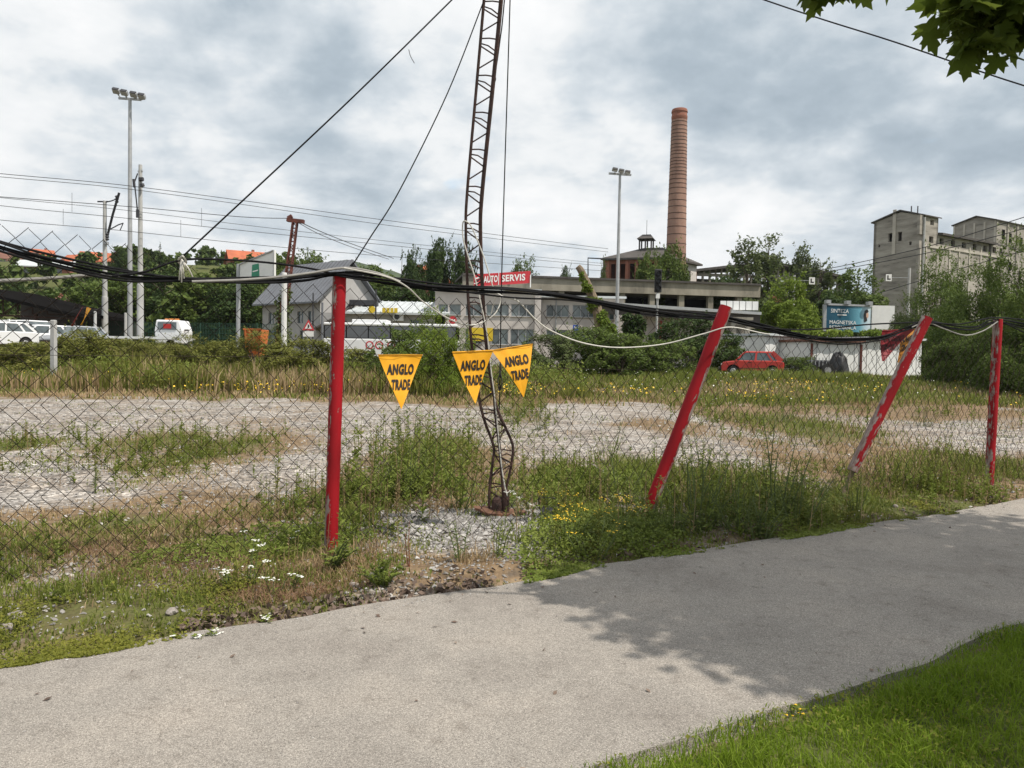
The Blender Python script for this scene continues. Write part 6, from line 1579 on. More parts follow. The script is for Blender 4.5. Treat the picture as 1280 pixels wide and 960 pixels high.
def fence_mesh():
    W, Hh = 0.147, 0.152
    s0, s1 = -6.2, 15.0                      # metres along FU from post 1
    org = Vector((p1b.x, p1b.y, 0))+Vector((0.02, 0.05, 0))
    # top line of the mesh, metres along -> height
    ts = [-6.2, -3.1, -2.1, -1.5, -1.0, 0, 1.0, 2.0, 3.1, 4.3, 5.9, 7.3, 8.6, 10, 12, 15]
    tz = [2.46, 2.45, 2.36, 2.31, 2.16, 2.10, 2.06, 2.05, 2.03, 1.90, 1.92, 1.86, 1.97, 1.9, 1.95, 1.9]
    nw = int((s1-s0)/(W/2)); V = []; Fc = []; rad = 0.0032
    r = np.random.default_rng(3)
    base = 0
    for k in range(nw):
        s = s0+k*W/2
        top = float(np.interp(s, ts, tz)); nseg = int(top/(Hh/2))
        m_ = nseg+1
        zi = np.arange(m_)*(top/nseg)
        side = ((np.arange(m_)+k+nseg) % 2)*(W/2)
        # lean of the fabric follows the leaning posts
        lean = np.interp(s, [0, 2.2, 3.1, 4.2, 5.9, 6.6, 8.6], [0, 0.10, 0.36, 0.25, 0.42, 0.2, 0.02])*(zi/2.0)
        ss = s+side+lean+0.018*(vnoise(np.full(m_, s), zi, 0.5, 51)-.5)+0.02*(vnoise(np.full(m_, s), zi, 0.22, 54)-.5)
        zz_ = zi+0.03*(vnoise(ss, zi, 0.6, 52)-.5)*(zi > 0.1)+0.04
        bow = 0.11*(vnoise(ss, zi, 1.3, 53)-.5)+(0.008 if k % 2 else -0.008)
        x = org.x+FU.x*ss-FU.y*bow*-1; y = org.y+FU.y*ss-FU.x*bow
        P_ = np.stack([x, y, zz_], 1)
        for (ox, oz) in ((1, 0.6), (-1, 0.6), (0, -1.15)):
            V.append(P_+np.array([FU.x*ox*rad*0.4, -rad*ox*0.9, oz*rad]))
        i = np.arange(m_-1)
        for a in range(3):
            b_ = (a+1) % 3
            Fc.append(np.stack([base+a*m_+i, base+b_*m_+i, base+b_*m_+i+1, base+a*m_+i+1], 1))
        base += 3*m_
    V = np.concatenate(V)-np.array(fence.location)[None, :]
    o = link('wire_mesh', np_mesh('wire_mesh', V, np.concatenate(Fc), M['wire']), fence); o['kind'] = 'stuff'
fence_mesh()
for (z0, z1, ss0, ss1) in ((1.56, 1.575, -6, 0.0), (1.55, 1.50, 0.0, 3.1)):
    a = Vector((p1b.x, p1b.y, z0))+FU*ss0; b_ = Vector((p1b.x, p1b.y, z1))+FU*ss1
    MB().tube(catmull([a, a.lerp(b_, .5)-Vector((0, 0, .015)), b_], 8), 0.0018, 4).build('tension_wire', M['wire'], fence)

# ---- cables slung along the posts
def cable(name, pts, rad, mat, lab, off=0.0, cat='cable', group=None, dd=None, n=7):
    q = [P(x, y, (dd(x) if dd else FD(x))+off) for x, y in pts]
    return wire_obj(name, q, rad, mat, lab, cat, group, n=n, seg=8)
main = [(-160, 262), (-60, 287), (0, 305), (60, 322), (150, 343), (230, 349), (320, 351), (380, 348), (424, 342), (480, 350), (560, 360), (650, 363), (720, 372), (790, 386), (860, 394), (905, 397), (950, 408), (1000, 420), (1050, 426), (1100, 423), (1130, 412), (1157, 402), (1190, 409), (1220, 410), (1246, 401), (1300, 410), (1380, 420)]
labs = ['uppermost black cable slung over the red posts', 'second black cable of the sagging bundle', 'third black cable of the sagging bundle', 'fourth black cable of the sagging bundle', 'lowest black cable of the sagging bundle']
for k in range(5):
    rr = random.Random(50+k); pts = []
    for i, (x, y) in enumerate(main):
        amp = 5.5 if x < 200 else 2.6
        dy = (k-2)*amp*0.55*(1 if abs(x-424) > 40 else 0.6)+rr.uniform(-1.6, 1.6)
        pts.append((x, y+dy+(2.5 if x < 100 else 0)))
    cable('black_cable', pts, [0.0085, 0.0075, 0.009, 0.0075, 0.0085][k], M['cable_black'], labs[k], off=[-0.05, -0.075, -0.03, -0.06, -0.09][k], group='black cables on the fence')
cable('black_cable', [(140, 345), (180, 340), (228, 325), (290, 325), (350, 330), (400, 338), (430, 346), (480, 353), (560, 362), (640, 372), (720, 376), (800, 390)], 0.008, M['cable_black'], 'black cable lifted in an arch by the guy wire knot', off=-0.10, group='black cables on the fence')
cable('black_cable', [(400, 344), (440, 340), (480, 346), (540, 358), (620, 361), (700, 369), (780, 383), (850, 393)], 0.008, M['cable_black'], 'black cable arching over the upright red post top', off=-0.11, group='black cables on the fence')
cable('thin_black_cable', [(890, 396), (940, 407), (985, 412), (1030, 411), (1080, 406), (1120, 404), (1158, 403), (1200, 405), (1246, 397), (1310, 404)], 0.009, M['cable_black'], 'thin upper black cable between the two slanted red posts', off=-0.13)
cable('thin_grey_cable', [(1140, 409), (1158, 403), (1180, 411), (1206, 419), (1228, 414), (1247, 402)], 0.008, M['cable_grey'], 'thin grey cable drooping between the last two red posts', off=-0.12)
cable('thin_black_cable', [(1247, 399), (1262, 407), (1290, 418), (1340, 425)], 0.008, M['cable_black'], 'thin black cable leaving the rightmost red post', off=-0.12)
cable('grey_cable', [(-160, 360), (-60, 354), (0, 351), (60, 348), (116, 344), (150, 346)], 0.012, M['cable_grey'], 'pale grey cable stretched below the black bundle at left', off=0.12)
cable('grey_cable', [(240, 352), (300, 350), (350, 346), (390, 341), (432, 335), (470, 341), (500, 352)], 0.010, M['cable_grey'], 'pale grey cable lying on the bundle over the upright red post', off=-0.13)
# rope tied round the bundle
kn = P(227, 324, FD(227)-0.12)
rp = MB()
for dx, dy in ((-3, 26), (0, 29), (3, 24), (6, 14), (14, 22)):
    rp.tube(catmull([kn, P(227+dx*0.6, 324+dy*0.5, FD(227)-0.14), P(227+dx, 324+dy, FD(227)-0.11)], 4), 0.005, 5)
rp.tube(catmull([P(222, 326, FD(227)-0.10), P(228, 320, FD(227)-0.17), P(233, 328, FD(227)-.10), P(227, 331, FD(227)-.06), P(222, 326, FD(227)-.10)], 4), 0.007, 5)
o = rp.build('rope_knot', M['cord_white']); set_props(o, 'frayed pale rope knot hanging from the cables at left', 'rope')

# ---- foreground lattice mast
def mast_d(py): return 7.35-0.55*max(0, (500-py))/655
def tower():
    b_ = P(624, 655, 7.35)
    e_ = empty('lattice_mast', (b_.x, b_.y, Tz(b_.x, b_.y)), 'thin rusty lattice mast with a buckled foot behind the fence', 'mast')
    left = [(625.5, -240), (605, 0), (595, 115), (584, 240), (582.3, 290), (585, 370), (590.5, 440), (598.5, 495), (602.5, 515), (608, 533), (614, 548), (617.5, 562), (616, 577), (613, 600), (611.5, 622), (611.5, 650)]
    right = [(648, -240), (627, 0), (616, 115), (603.3, 240), (601, 290), (604, 370), (609, 440), (617, 490), (619.5, 520), (624, 555), (627, 590), (629, 620), (630, 652)]
    third = [(646, -240), (625.5, 0), (614.5, 115), (602, 240), (600, 290), (603, 370), (608.5, 440), (617.5, 495), (624, 517), (633, 537), (641, 557), (640, 575), (636.5, 594), (632.5, 612), (630.5, 640), (629, 652)]
    def track(tr, back):
        return catmull([P(x, y, mast_d(y)+back) for x, y in tr], 6)
    A, B, C = track(left, 0.0), track(right, -0.02), track(third, 0.13)
    for nm, t_, r in (('chord', A, 0.0135), ('chord', B, 0.0145), ('chord', C, 0.0135)):
        MB().tube(t_, r, 8).build(nm, M['rust'], e_, smooth=True)
    def at(tr, z):
        best = None
        for i in range(len(tr)-1):
            if (tr[i].z-z)*(tr[i+1].z-z) <= 0:
                t = (tr[i].z-z)/((tr[i].z-tr[i+1].z) or 1e-9); return tr[i].lerp(tr[i+1], t)
        return tr[-1]
    bay = 46.3; y = 2.0-46.3*5
    k = 0
    while y < 640:
        zf = lambda yy: P(610, yy, mast_d(yy)).z
        m = MB(); r = 0.0068
        pairs = ((A, B), (A, C), (B, C)) 
        for pi, (U, V_) in enumerate(pairs):
            o_ = 6*pi
            m.tube([at(U, zf(y+o_)), (at(U, zf(y+o_))+at(V_, zf(y+o_)))/2+Vector((0, 0, 0.008*pi)), at(V_, zf(y+o_+2.0))], r, 6)
            if pi == 0 or y > 430:
                m.tube([at(U, zf(y+9+o_*.3)), at(V_, zf(y+23))], r, 6); m.tube([at(V_, zf(y+25)), at(U, zf(y+38))], r, 6)
        m.build('brace', M['rust'], e_)
        y += bay; k += 1
    foot = Vector((b_.x, b_.y, Tz(b_.x, b_.y)))
    q = P(624, 648, 7.36)
    mb = MB()
    nseg = 22; topv = []; botv = []
    rr = random.Random(4)
    for i in range(nseg):
        a = 2*math.pi*i/nseg; k = 0.25*(1+0.10*rr.uniform(-1, 1)); x, y_ = math.cos(a)*k*1.0, math.sin(a)*k*0.62
        z = 0.02+0.04*(x/0.25)**2*(1 if x < 0 else 0.2)+0.01*rr.uniform(-1, 1)
        topv.append(foot+Vector((x+0.02, y_-0.02, z+0.018))); botv.append(foot+Vector((x+0.02, y_-0.02, z-0.004)))
    mb.add(topv+botv, [tuple(range(nseg)), tuple(reversed(range(nseg, 2*nseg)))]+[(i, i+nseg, (i+1) % nseg+nseg, (i+1) % nseg) for i in range(nseg)])
    mb.build('base_plate', M['rust_bright'], e_)
    MB().lathe([(0.06, 0.03), (0.058, 0.10), (0.05, 0.15), (0.035, 0.17)], foot+Vector((-0.02, 0.0, 0.0)), 14).build('foot_socket', M['rust'], e_)
    MB().lathe([(0.035, 0.03), (0.035, 0.22), (0.03, 0.24)], foot+Vector((0.06, -0.02, 0.0)), 12).build('foot_peg', M['rust'], e_)
tower()
def mast_at(px, py, off=0.0): return P(px, py, mast_d(py)+off)
top1 = mast_at(609, -44)
wire_obj('guy_wire', [top1, top1.lerp(P(228, 321, FD(228)-0.1), 0.5)-Vector((0, 0, 0.03)), P(228, 321, FD(228)-0.1)], 0.0066, M['cable_black'], 'thick black guy wire slanting from the mast down to the rope knot', 'wire', 'guy wires', seg=10)
wire_obj('guy_wire', [mast_at(607, -5), mast_at(560, 115, -0.15), P(500, 237, 6.5), P(462, 298, 6.2), P(437, 337, 6.08)], 0.0055, M['cable_black'], 'black guy wire slanting from the mast to the upright red post', 'wire', 'guy wires', seg=8)
wire_obj('guy_wire', [mast_at(641, -140, 0.1), mast_at(637.5, 0, 0.15), mast_at(630, 240, 0.2), mast_at(626.5, 370, .2), mast_at(625, 470, .18), mast_at(624, 512, .16)], 0.006, M['cable_black'], 'near vertical black guy wire right of the mast', 'wire', 'guy wires', seg=6)
wire_obj('mast_cable', [mast_at(650, -230, 0.02), mast_at(630.5, 0, 0.02), mast_at(625, 50, 0.02), mast_at(619.5, 88, 0.0), mast_at(617, 93, -.01), mast_at(619.5, 98, 0), mast_at(618, 104, .0), mast_at(613, 118, 0)], 0.006, M['cable_black'], 'thin black cable tied along the right side of the mast', 'cable', seg=6)
tb = MB(); q0, q1 = mast_at(625.2, 466, .17), mast_at(624.6, 488, .17); mid = q0.lerp(q1, .5)
tb.tube(catmull([q0, mid+Vector((-0.02, 0, 0)), q1, mid+Vector((0.02, 0, 0)), q0], 5), 0.006, 6); tb.tube([q0, q0+Vector((0, 0, 0.09))], 0.010, 6)
o = tb.build('turnbuckle', M['dark_metal']); set_props(o, 'small steel turnbuckle on the vertical guy wire', 'turnbuckle')
# fray on guy wire
wire_obj('loose_strand', [P(511, 62, 6.5), P(513, 70, 6.5), P(518, 79, 6.5)], 0.003, M['wire_dark'], 'short loose strand curling off the thick guy wire', 'wire', seg=4)
# white cords
wire_obj('white_cord', [mast_at(617, 362, -.05), mast_at(609, 335, -.05), mast_at(602, 314, -.05), mast_at(590, 285, -.05), mast_at(583, 277, -.05), mast_at(578.5, 279, -.03), mast_at(579, 298, -.05), mast_at(585, 320, -.06), mast_at(593, 345, -.07), mast_at(600, 375, -.06), mast_at(606, 402, -.05), mast_at(609, 420, -.04), mast_at(611.5, 440, -.04), mast_at(614, 465, -.04), mast_at(618, 495, -.05), mast_at(622, 535, -.05), mast_at(626, 575, -.05), mast_at(630, 603, -.05), mast_at(634, 620, -.05)], 0.0065, M['cord_white'], 'white cord looped over the mast and running down its chord', 'cord', seg=6)
wire_obj('white_cord', [P(430, 335, 5.95), P(480, 345, 6.1), P(508, 358, 6.2), P(530, 378, 6.35), P(560, 398, 6.5), P(585, 406.5, 6.75), P(604, 402.5, 6.95), P(618, 393, 7.0), P(625, 380, 7.05), P(625, 371, 7.05), P(619, 372, 7.05), P(614, 392, 7.08)], 0.006, M['cord_white'], 'pale cord dropping from the upright red post to a loop on the mast', 'cord', seg=6)
wire_obj('white_cord', [P(620, 366, 6.9), P(632, 372, 6.85), P(648, 377, 6.8), P(668, 398, 6.85), P(690, 414, 6.95), P(730, 429, 7.1), P(775, 434.5, 7.25), P(830, 430, 7.4), P(880, 417, 7.45), P(912, 409, 7.48), P(950, 416, 7.9), P(962, 418, 8.0)], 0.0072, M['cord_white'], 'white cord hanging in a long curve from the mast to the leaning red post', 'cord', seg=8)

# ---- pennants
def pennant(tl, tr, tip, depth_off, lab, mat, texts, curl=0.0, group='triangular pennants on the fence', dd=None, back=None):
    f_ = dd or (lambda x: FD(x))
    A = P(*tl, f_(tl[0])+depth_off); B = P(*tr, f_(tr[0])+depth_off); C = P(*tip, f_(tip[0])+depth_off-0.03+curl*0.3)
    e_ = empty('pennant', (A+B+C)/3, lab, 'pennant', group)
    n_ = (B-A).cross(C-A).normalized()
    if n_.y > 0: n_ = -n_
    N = 16; V = []; Fc = []
    def surf_pt(a, b_):        # a across 0..1, b down 0..1
        p = (A.lerp(B, a)).lerp(C, b_)
        ph = A.x*9.0; wv = 0.007*math.sin(a*7.0+b_*3.2+ph)*(1-b_)+0.014*math.sin(b_*4+1.0+ph)+0.0015*math.sin(a*17-b_*9+2*ph)*(1-b_)+curl*math.sin((a-0.5)*3.0)*(1-b_*0.6)
        return p+n_*wv
    idx = {}
    for j in range(N+1):
        b_ = min(j/N, 0.985)
        for i in range(N+1):
            idx[(i, j)] = len(V); V.append(surf_pt(i/N, b_))
    m = MB(); m.v = V+[q-n_*0.0016 for q in V]; nn = len(V)
    for j in range(N):
        for i in range(N):
            q = (idx[(i, j)], idx[(i+1, j)], idx[(i+1, j+1)], idx[(i, j+1)]); m.f.append(q); m.f.append(tuple(nn+t for t in reversed(q)))
    m.build('cloth', mat, e_, smooth=True)
    # hem along the top
    MB().tube([surf_pt(i/N, 0.0)+n_*0.002 for i in range(N+1)], 0.0048, 6).build('hem', mat, e_)
    W_ = (B-A).length; H_ = (C-(A+B)/2).length
    for (txt, vpos, hh, wfrac) in texts:
        co, fs = text_mesh(txt, 1.0, 0.05)
        import bmesh
        bt = bmesh.new(); bv = [bt.verts.new(tuple(float(t) for t in q)) for q in co]
        for q in fs:
            try: bt.faces.new([bv[t] for t in q])
            except ValueError: pass
        bmesh.ops.triangulate(bt, faces=bt.faces[:]); bmesh.ops.subdivide_edges(bt, edges=bt.edges[:], cuts=3, use_grid_fill=True)
        bt.verts.index_update(); co = np.array([tuple(q.co) for q in bt.verts]); fs = [tuple(t.index for t in q.verts) for q in bt.faces]; bt.free()
        w = co[:, 0].max()-co[:, 0].min()
        mb = MB()
        for (x, y, _) in co:
            b_ = vpos-y*hh
            half = wfrac*0.5
            a = 0.5+(x/w)*wfrac/(1-vpos)            # keep width as the cloth narrows
            # undo narrowing so letters stay upright
            a = 0.5+(x/w)*wfrac/max(1-b_, 0.05)+0.09*y*hh/max(1-b_, .05)
            mb.v.append(surf_pt(min(max(a, -0.02), 1.02), b_)+n_*0.004)
        mb.f = [t for t in fs]
        mb.build('lettering', M['ink_faint'] if mat is M['pennant_red'] else M['ink'], e_)
    return e_
TX = [('ANGLO', 0.265, 0.20, 0.60), ('TRADE', 0.545, 0.195, 0.42)]
pennant((473, 443.5), (529, 443.5), (501, 512), -0.16, 'orange pennant with black lettering hanging alone left of the mast', M['pennant'], TX)
pennant((564.5, 440.5), (616, 438), (594, 505), -0.16, 'orange pennant with black lettering directly in front of the mast', M['pennant'], TX)
pennant((615.5, 438), (666.5, 430), (655, 497), -0.17, 'orange pennant with black lettering tilted up to the right of the mast', M['pennant'], TX)
pennant((1105, 413), (1140, 412), (1103, 452), 0.05, 'dark red pennant hanging beside the most slanted post', M['pennant_red'], TX, curl=0.03)
pennant((1128, 414), (1152, 410), (1124, 454), 0.16, 'faded orange pennant partly behind the most slanted post', M['pennant_faded'], TX, curl=0.04)
# pennant string (thin hem line linking the three)
wire_obj('pennant_string', [P(440, 441, FD(440)-.16), P(473, 443, FD(473)-.165), P(529, 443, FD(529)-.165), P(564, 440, FD(564)-.165), P(616, 437.5, FD(616)-.17), P(667, 429.5, FD(667)-.175), P(690, 423, FD(690)-.1)], 0.0012, M['wire'], 'thin string carrying the three orange pennants', 'string', seg=4, n=4)
wire_obj('pennant_string', [P(67, 401, 31), P(90, 390, 31), P(104, 384, 31), P(118, 388, 33), P(132, 380, 36)], 0.008, M['wire_dark'], 'string carrying two twisted pennants at left', 'string', seg=4, n=4)
pennant((99, 385), (107, 384), (89, 408), 0.0, 'dark red twisted pennant far left of the railway poles', M['pennant_red'], [], curl=0.18, dd=lambda x: 31.0, group='twisted pennants in the left yard')
pennant((105, 384), (118, 386), (101, 407), 0.1, 'orange twisted pennant far left of the railway poles', M['pennant'], [], curl=0.22, dd=lambda x: 31.0, group='twisted pennants in the left yard')

# ---- black lamp lying on the gravel
def lamp():
    c = P(687, 648, 7.35); z = Tz(c.x, 7.35); e_ = empty('floodlight', (c.x, 7.35, z), 'small black floodlight lying on the gravel beside the mast foot', 'floodlight', rz=R(-14))
    MB().hexa([Vector(q) for q in ((-.09, -.07, .01), (.1, -.07, .01), (.09, .06, .05), (-.09, .06, .05), (-.075, -.06, .06), (.085, -.06, .06), (.075, .05, .10), (-.075, .05, .10))]).build('housing', M['black'], e_, world=False, bevel=0.008)
    MB().hexa([Vector(q) for q in ((-.08, -.076, .015), (.09, -.076, .015), (.09, -.07, .015), (-.08, -.07, .015), (-.07, -.068, .055), (.08, -.068, .055), (.08, -.062, .055), (-.07, -.062, .055))]).build('lens', M['glass'], e_, world=False)
    MB().tube(catmull([(-.10, 0.0, .06), (-.105, -.01, .16), (-.09, -.012, .175), (.02, -.012, .18), (.06, -.012, .17), (.105, 0.0, .07)], 4), 0.006, 6).build('bracket', M['black'], e_, world=False)
lamp()

# ---- overhead cable top right
wire_obj('overhead_cable', [P(560, -140, 10.5), P(950, -2, 9.5), P(1120, 53, 9.0), P(1280, 107, 8.6), P(1560, 190, 8.0)], 0.0085, M['cable_black'], 'single black cable crossing the sky at upper right', 'cable', seg=8)

# ================================================================== shrubs in the middle distance
SH = [('thicket', 1, 538, 384, 30, 66, 'leaf_bright', 'shrub', 'light green leafy shrub left of the lattice mast'),
      ('thicket', 0, 578, 410, 31, 46, 'leaf_bright', 'shrub', 'low light green shrub directly behind the orange pennants'),
      ('bush', 2, 500, 412, 32, 60, 'leaf_mid', 'shrub', 'low shrub behind the lone orange pennant'),
      ('thicket', 0, 326, 414, 33, 100, 'leaf_olive', 'shrub', 'dense rounded hedge shrub left of the upright red post'),
      ('bush', 0, 276, 425, 34, 60, 'leaf_olive', 'shrub', 'low hedge shrub below the white flatbed van'),
      ('bush', 2, 385, 424, 34, 64, 'leaf_olive', 'shrub', 'hedge shrub touching the upright red post at its left'),
      ('thicket', 1, 232, 418, 35, 76, 'leaf_olive', 'shrub', 'low hedge shrub right of the tallest railway pole'),
      ('thicket', 0, 184, 422, 36, 60, 'leaf_olive', 'shrub', 'low hedge shrub at the foot of the railway poles'),
      ('bush', 2, 150, 424, 37, 60, 'leaf_olive', 'shrub', 'grey green shrub left of the railway pole foot'),
      ('bush', 0, 105, 411, 36, 54, 'leaf_olive', 'shrub', 'shrub below the twisted pennants'),
      ('bush', 1, 40, 427, 35, 80, 'leaf_olive', 'shrub', 'low weeds and shrub before the white cars'),
      ('bush', 2, 440, 436, 36, 60, 'leaf_olive', 'shrub', 'pale shrub in front of the bus'),
      ('bush', 2, 685, 418, 40, 60, 'leaf_pop', 'shrub', 'flowering pale shrub before the service building'),
      ('bush', 0, 735, 408, 42, 75, 'leaf_mid', 'shrub', 'green shrub at the foot of the ivy trunk'),
      ('bush', 1, 775, 416, 40, 70, 'leaf_mid', 'shrub', 'dark shrub right of the ivy trunk'),
      ('bush', 2, 862, 398, 48, 84, 'leaf_dark', 'shrub', 'big dark bush left of the red car'),
      ('bush', 0, 828, 424, 42, 70, 'leaf_mid', 'shrub', 'bush between the ivy column and the big dark bush'),
      ('bush', 1, 905, 424, 47, 36, 'leaf_mid', 'shrub', 'bush right behind the leaning red post'),
      ('bush', 1, 995, 446, 45, 34, 'leaf_mid', 'shrub', 'low shrub at the tail of the red car'),
      ('bush', 2, 1012, 446, 47.5, 22, 'leaf_mid', 'shrub', 'dark weeds around the scrap machine'),
      ('thicket', 0, 1172, 312, 53, 78, 'leaf_mid', 'tall_shrub', 'tall leafy shrub in front of the silo wing'),
      ('thicket', 1, 1215, 330, 42, 80, 'leaf_mid', 'tall_shrub', 'tall shrub behind the rightmost red post'),
      ('thicket', 0, 1262, 296, 40, 80, 'leaf_mid', 'tall_shrub', 'tallest shrub at the right picture edge'),
      ('thicket', 1, 1138, 366, 56, 56, 'leaf_pop', 'tall_shrub', 'shrub overlapping the blank white billboard'),
      ('thicket', 0, 1300, 340, 34, 110, 'leaf_mid', 'tall_shrub', 'broad shrub running out of the right picture edge'),
      ('thicket', 1, 1205, 400, 39, 62, 'leaf_mid', 'tall_shrub', 'lower shrub between the last two red posts'),
      ('thicket', 0, 1250, 395, 36, 84, 'leaf_mid', 'tall_shrub', 'dark lower shrub right behind the rightmost red post'),
      ('bush', 1, 1178, 430, 40, 40, 'leaf_mid', 'shrub', 'low shrub at the right end of the white garages')]
for a in SH:
    a = list(a)
    if a[0] == 'bush': a[5] *= 1.3
    plant_tree(*a, 'shrub')

def ivy_thing(name, lab, pts, rad, mat_t, lob, n, size, mat_l, cat):
    b_ = pts[0]; e_ = empty(name, b_, lab, cat)
    MB().tube(catmull(pts, 5), np.interp(np.linspace(0, 1, (len(pts)-1)*5+1), [0, 1], rad).tolist(), 9).build('trunk', mat_t, e_)
    r = np.random.default_rng(len(lab)); v, f = lobes_leaves(lob, n, size, r)
    link('ivy', np_mesh('ivy', v-np.array(b_)[None, :], f, mat_l), e_)
    return e_
d = 54.0; tp = [P(757, 425, d), P(748, 395, d), P(738, 365, d), P(727, 340, d), P(722, 333, d)]; tp[0].z = Tz(tp[0].x, d)
lob = []
rr = random.Random(12)
for k in range(40):
    t = rr.random()**0.8; q = P(757-33*t+rr.uniform(-3, 12)*(1-t*0.7), 420-78*t, d); lob.append((q.x, d+rr.uniform(-.5, .3), q.z, 0.16+0.5*(1-t)*rr.random()))
ivy_thing('dead_tree', 'broken leaning tree trunk overgrown with ivy left of the middle light mast', tp, (0.42, 0.2), M['bark_dead'], lob, 4200, 0.12, M['leaf_bright'], 'tree')
d = 57.0; tp = [P(792, 425, d), P(791, 390, d)]; tp[0].z = Tz(tp[0].x, d)
lob = []
for k in range(30):
    q = P(792+rr.uniform(-9, 9), rr.uniform(392, 425), d); lob.append((q.x, d+rr.uniform(-.5, .5), q.z, rr.uniform(.3, .5)))
ivy_thing('ivy_column', 'dark square column of ivy right of the middle light mast', tp, (0.2, 0.15), M['bark'], lob, 4500, 0.12, M['leaf_dark'], 'shrub')

# ================================================================== grass and weeds
def blades(x, y, h, w, r, lean=0.5, z=None):
    n = len(x); a = r.random(n)*6.283; b_ = r.random(n)*6.283
    z0 = (T(x, y) if z is None else z)-0.01
    dx, dy = np.cos(a)*w/2, np.sin(a)*w/2
    k = lean*(0.2+r.random(n)); lx, ly = np.cos(b_)*h*k, np.sin(b_)*h*k
    p = np.stack([np.stack([x-dx, y-dy, z0], 1), np.stack([x+dx, y+dy, z0], 1),
                  np.stack([x-dx*.75+lx*.32, y-dy*.75+ly*.32, z0+h*.58], 1), np.stack([x+dx*.75+lx*.32, y+dy*.75+ly*.32, z0+h*.58], 1),
                  np.stack([x+lx, y+ly, z0+h*(1-0.25*k)], 1)], 1).reshape(-1, 3)
    i = (np.arange(n)*5)[:, None]
    f = np.concatenate([i+np.array([0, 1, 3]), i+np.array([0, 3, 2]), i+np.array([2, 3, 4])])
    return p, f
def scatter_screen(n, r, row0, row1, px0=-160, px1=1440, power=1.0):
    """points spread on the ground with a density that eases off with distance"""
    px = r.uniform(px0, px1, n); yh = 446+(px-640)*0.0175
    row = row0+(row1-row0)*r.random(n)**power
    d = 1536/np.maximum(row-yh, 20); x = (px-640)/F*d
    return x, d
def stuff(name, parts, mat, lab, cat):
    V = []; Fc = []; off = 0
    for v, f in parts:
        V.append(v); Fc.append(f+off); off += len(v)
    o = link(name, np_mesh(name, np.concatenate(V), np.concatenate(Fc), mat)); set_props(o, lab, cat, None, 'stuff'); return o

r = np.random.default_rng(101)
x, y = scatter_screen(330000, r, 492, 850)
g_, d_, f_, gr_ = veg_maps(x, y)
edge = y-up_edge(x)
ok = (edge > -0.03) & (y < 27.5)
tuft = vnoise(x, y, 0.22, 61)
sparse = 0.65*np.clip(vnoise(x, y, 0.4, 67)*vnoise(x, y, 1.7, 68)*3.6-1.0, 0, 1)
keep = ok & (r.random(len(x)) < np.maximum(np.clip(g_*1.25-0.08, 0, 1)*np.clip(tuft*2.4-0.65, 0.04, 1)*(1-0.6*((x < -1.3) & (y < 7.6))), sparse*(1-gr_*0.5)))
xg, yg = x[keep], y[keep]
tall = 0.04+0.20*vnoise(xg, yg, 0.7, 62)*np.clip(g_[keep]*1.4, 0.2, 1)*sm(0.15, 1.6, edge[keep])*(0.35+0.65*sm(-2.2, -0.8, xg))
dens_right = 0.45*np.exp(-(((xg-2.5)/1.7)**2+((yg-7.8)/0.9)**2))
hg = (tall+0.22*dens_right*vnoise(xg, yg, 0.3, 63))*(0.6+0.8*r.random(len(xg)))
stuff('lot_grass', [blades(xg, yg, hg, 0.006+0.0007*yg, r, 0.55)], M['grass_green'], 'green grass tufts scattered over the gravel lot behind the fence', 'grass')
keep = ok & (r.random(len(x)) < np.clip(d_*1.05-0.05, 0, 1)*np.clip(vnoise(x, y, 0.3, 64)*2.4-0.75, 0.04, 1)*0.75)
xd, yd = x[keep], y[keep]
hd = (0.035+0.20*vnoise(xd, yd, 0.6, 65)*sm(0.2, 1.5, edge[keep])*(0.3+0.7*sm(-2.5, -0.5, xd)))*(0.5+0.9*r.random(len(xd)))
stuff('dry_grass', [blades(xd, yd, hd, 0.004+0.0006*yd, r, 0.7)], M['grass_dry'], 'straw coloured dry grass patches on the lot', 'grass')
# reddish dead stalks close to the path at left
x, y = scatter_screen(60000, r, 600, 760, -160, 480)
edge = y-up_edge(x); keep = (edge > 0.35) & (edge < 3.6) & (r.random(len(x)) < np.clip(vnoise(x, y, 0.6, 66)*2-0.6, 0, 1))
xd, yd = x[keep], y[keep]
stuff('dead_stalks', [blades(xd, yd, 0.02+0.08*r.random(len(xd)), np.full(len(xd), 0.005), r, 1.3)], M['grass_red'], 'reddish brown dead stalks in the verge left of the upright post', 'grass')

# clover and low herbs along the path edge
def herb_patch(n, cond, hmax, size, seed):
    r = np.random.default_rng(seed); x = r.uniform(-4.2, 13, n); e_ = r.random(n)
    e_ = e_**1.4*1.6-0.10
    y = up_edge(x)+e_; k = cond(x, y, e_, r); x, y, e_ = x[k], y[k], e_[k]
    z = T(x, y)+hmax*r.random(len(x))*(0.5+vnoise(x, y, 0.25, 71))*np.clip(0.4+e_*1.4, 0.3, 1)
    z = np.maximum(z, 0.006)
    nr = unit(r.normal(size=(len(x), 3))*0.55+np.array([0, -0.25, 1.0]))
    return leaf_quads(np.stack([x, y, z], 1), nr, np.full(len(x), size), r, 0.7)
left = lambda x, y, e, r: (r.random(len(x)) < sm(0.46, 0.86, vnoise(x, y, 0.35, 72)*0.6+vnoise(x, y, 0.12, 74)*0.36+0.40*np.exp(-np.maximum(e, 0)/0.40)*(x < -1.5)-0.12+0.12*(x < -1.8)-0.3*((x > -1.6) & (x < 0.4))))
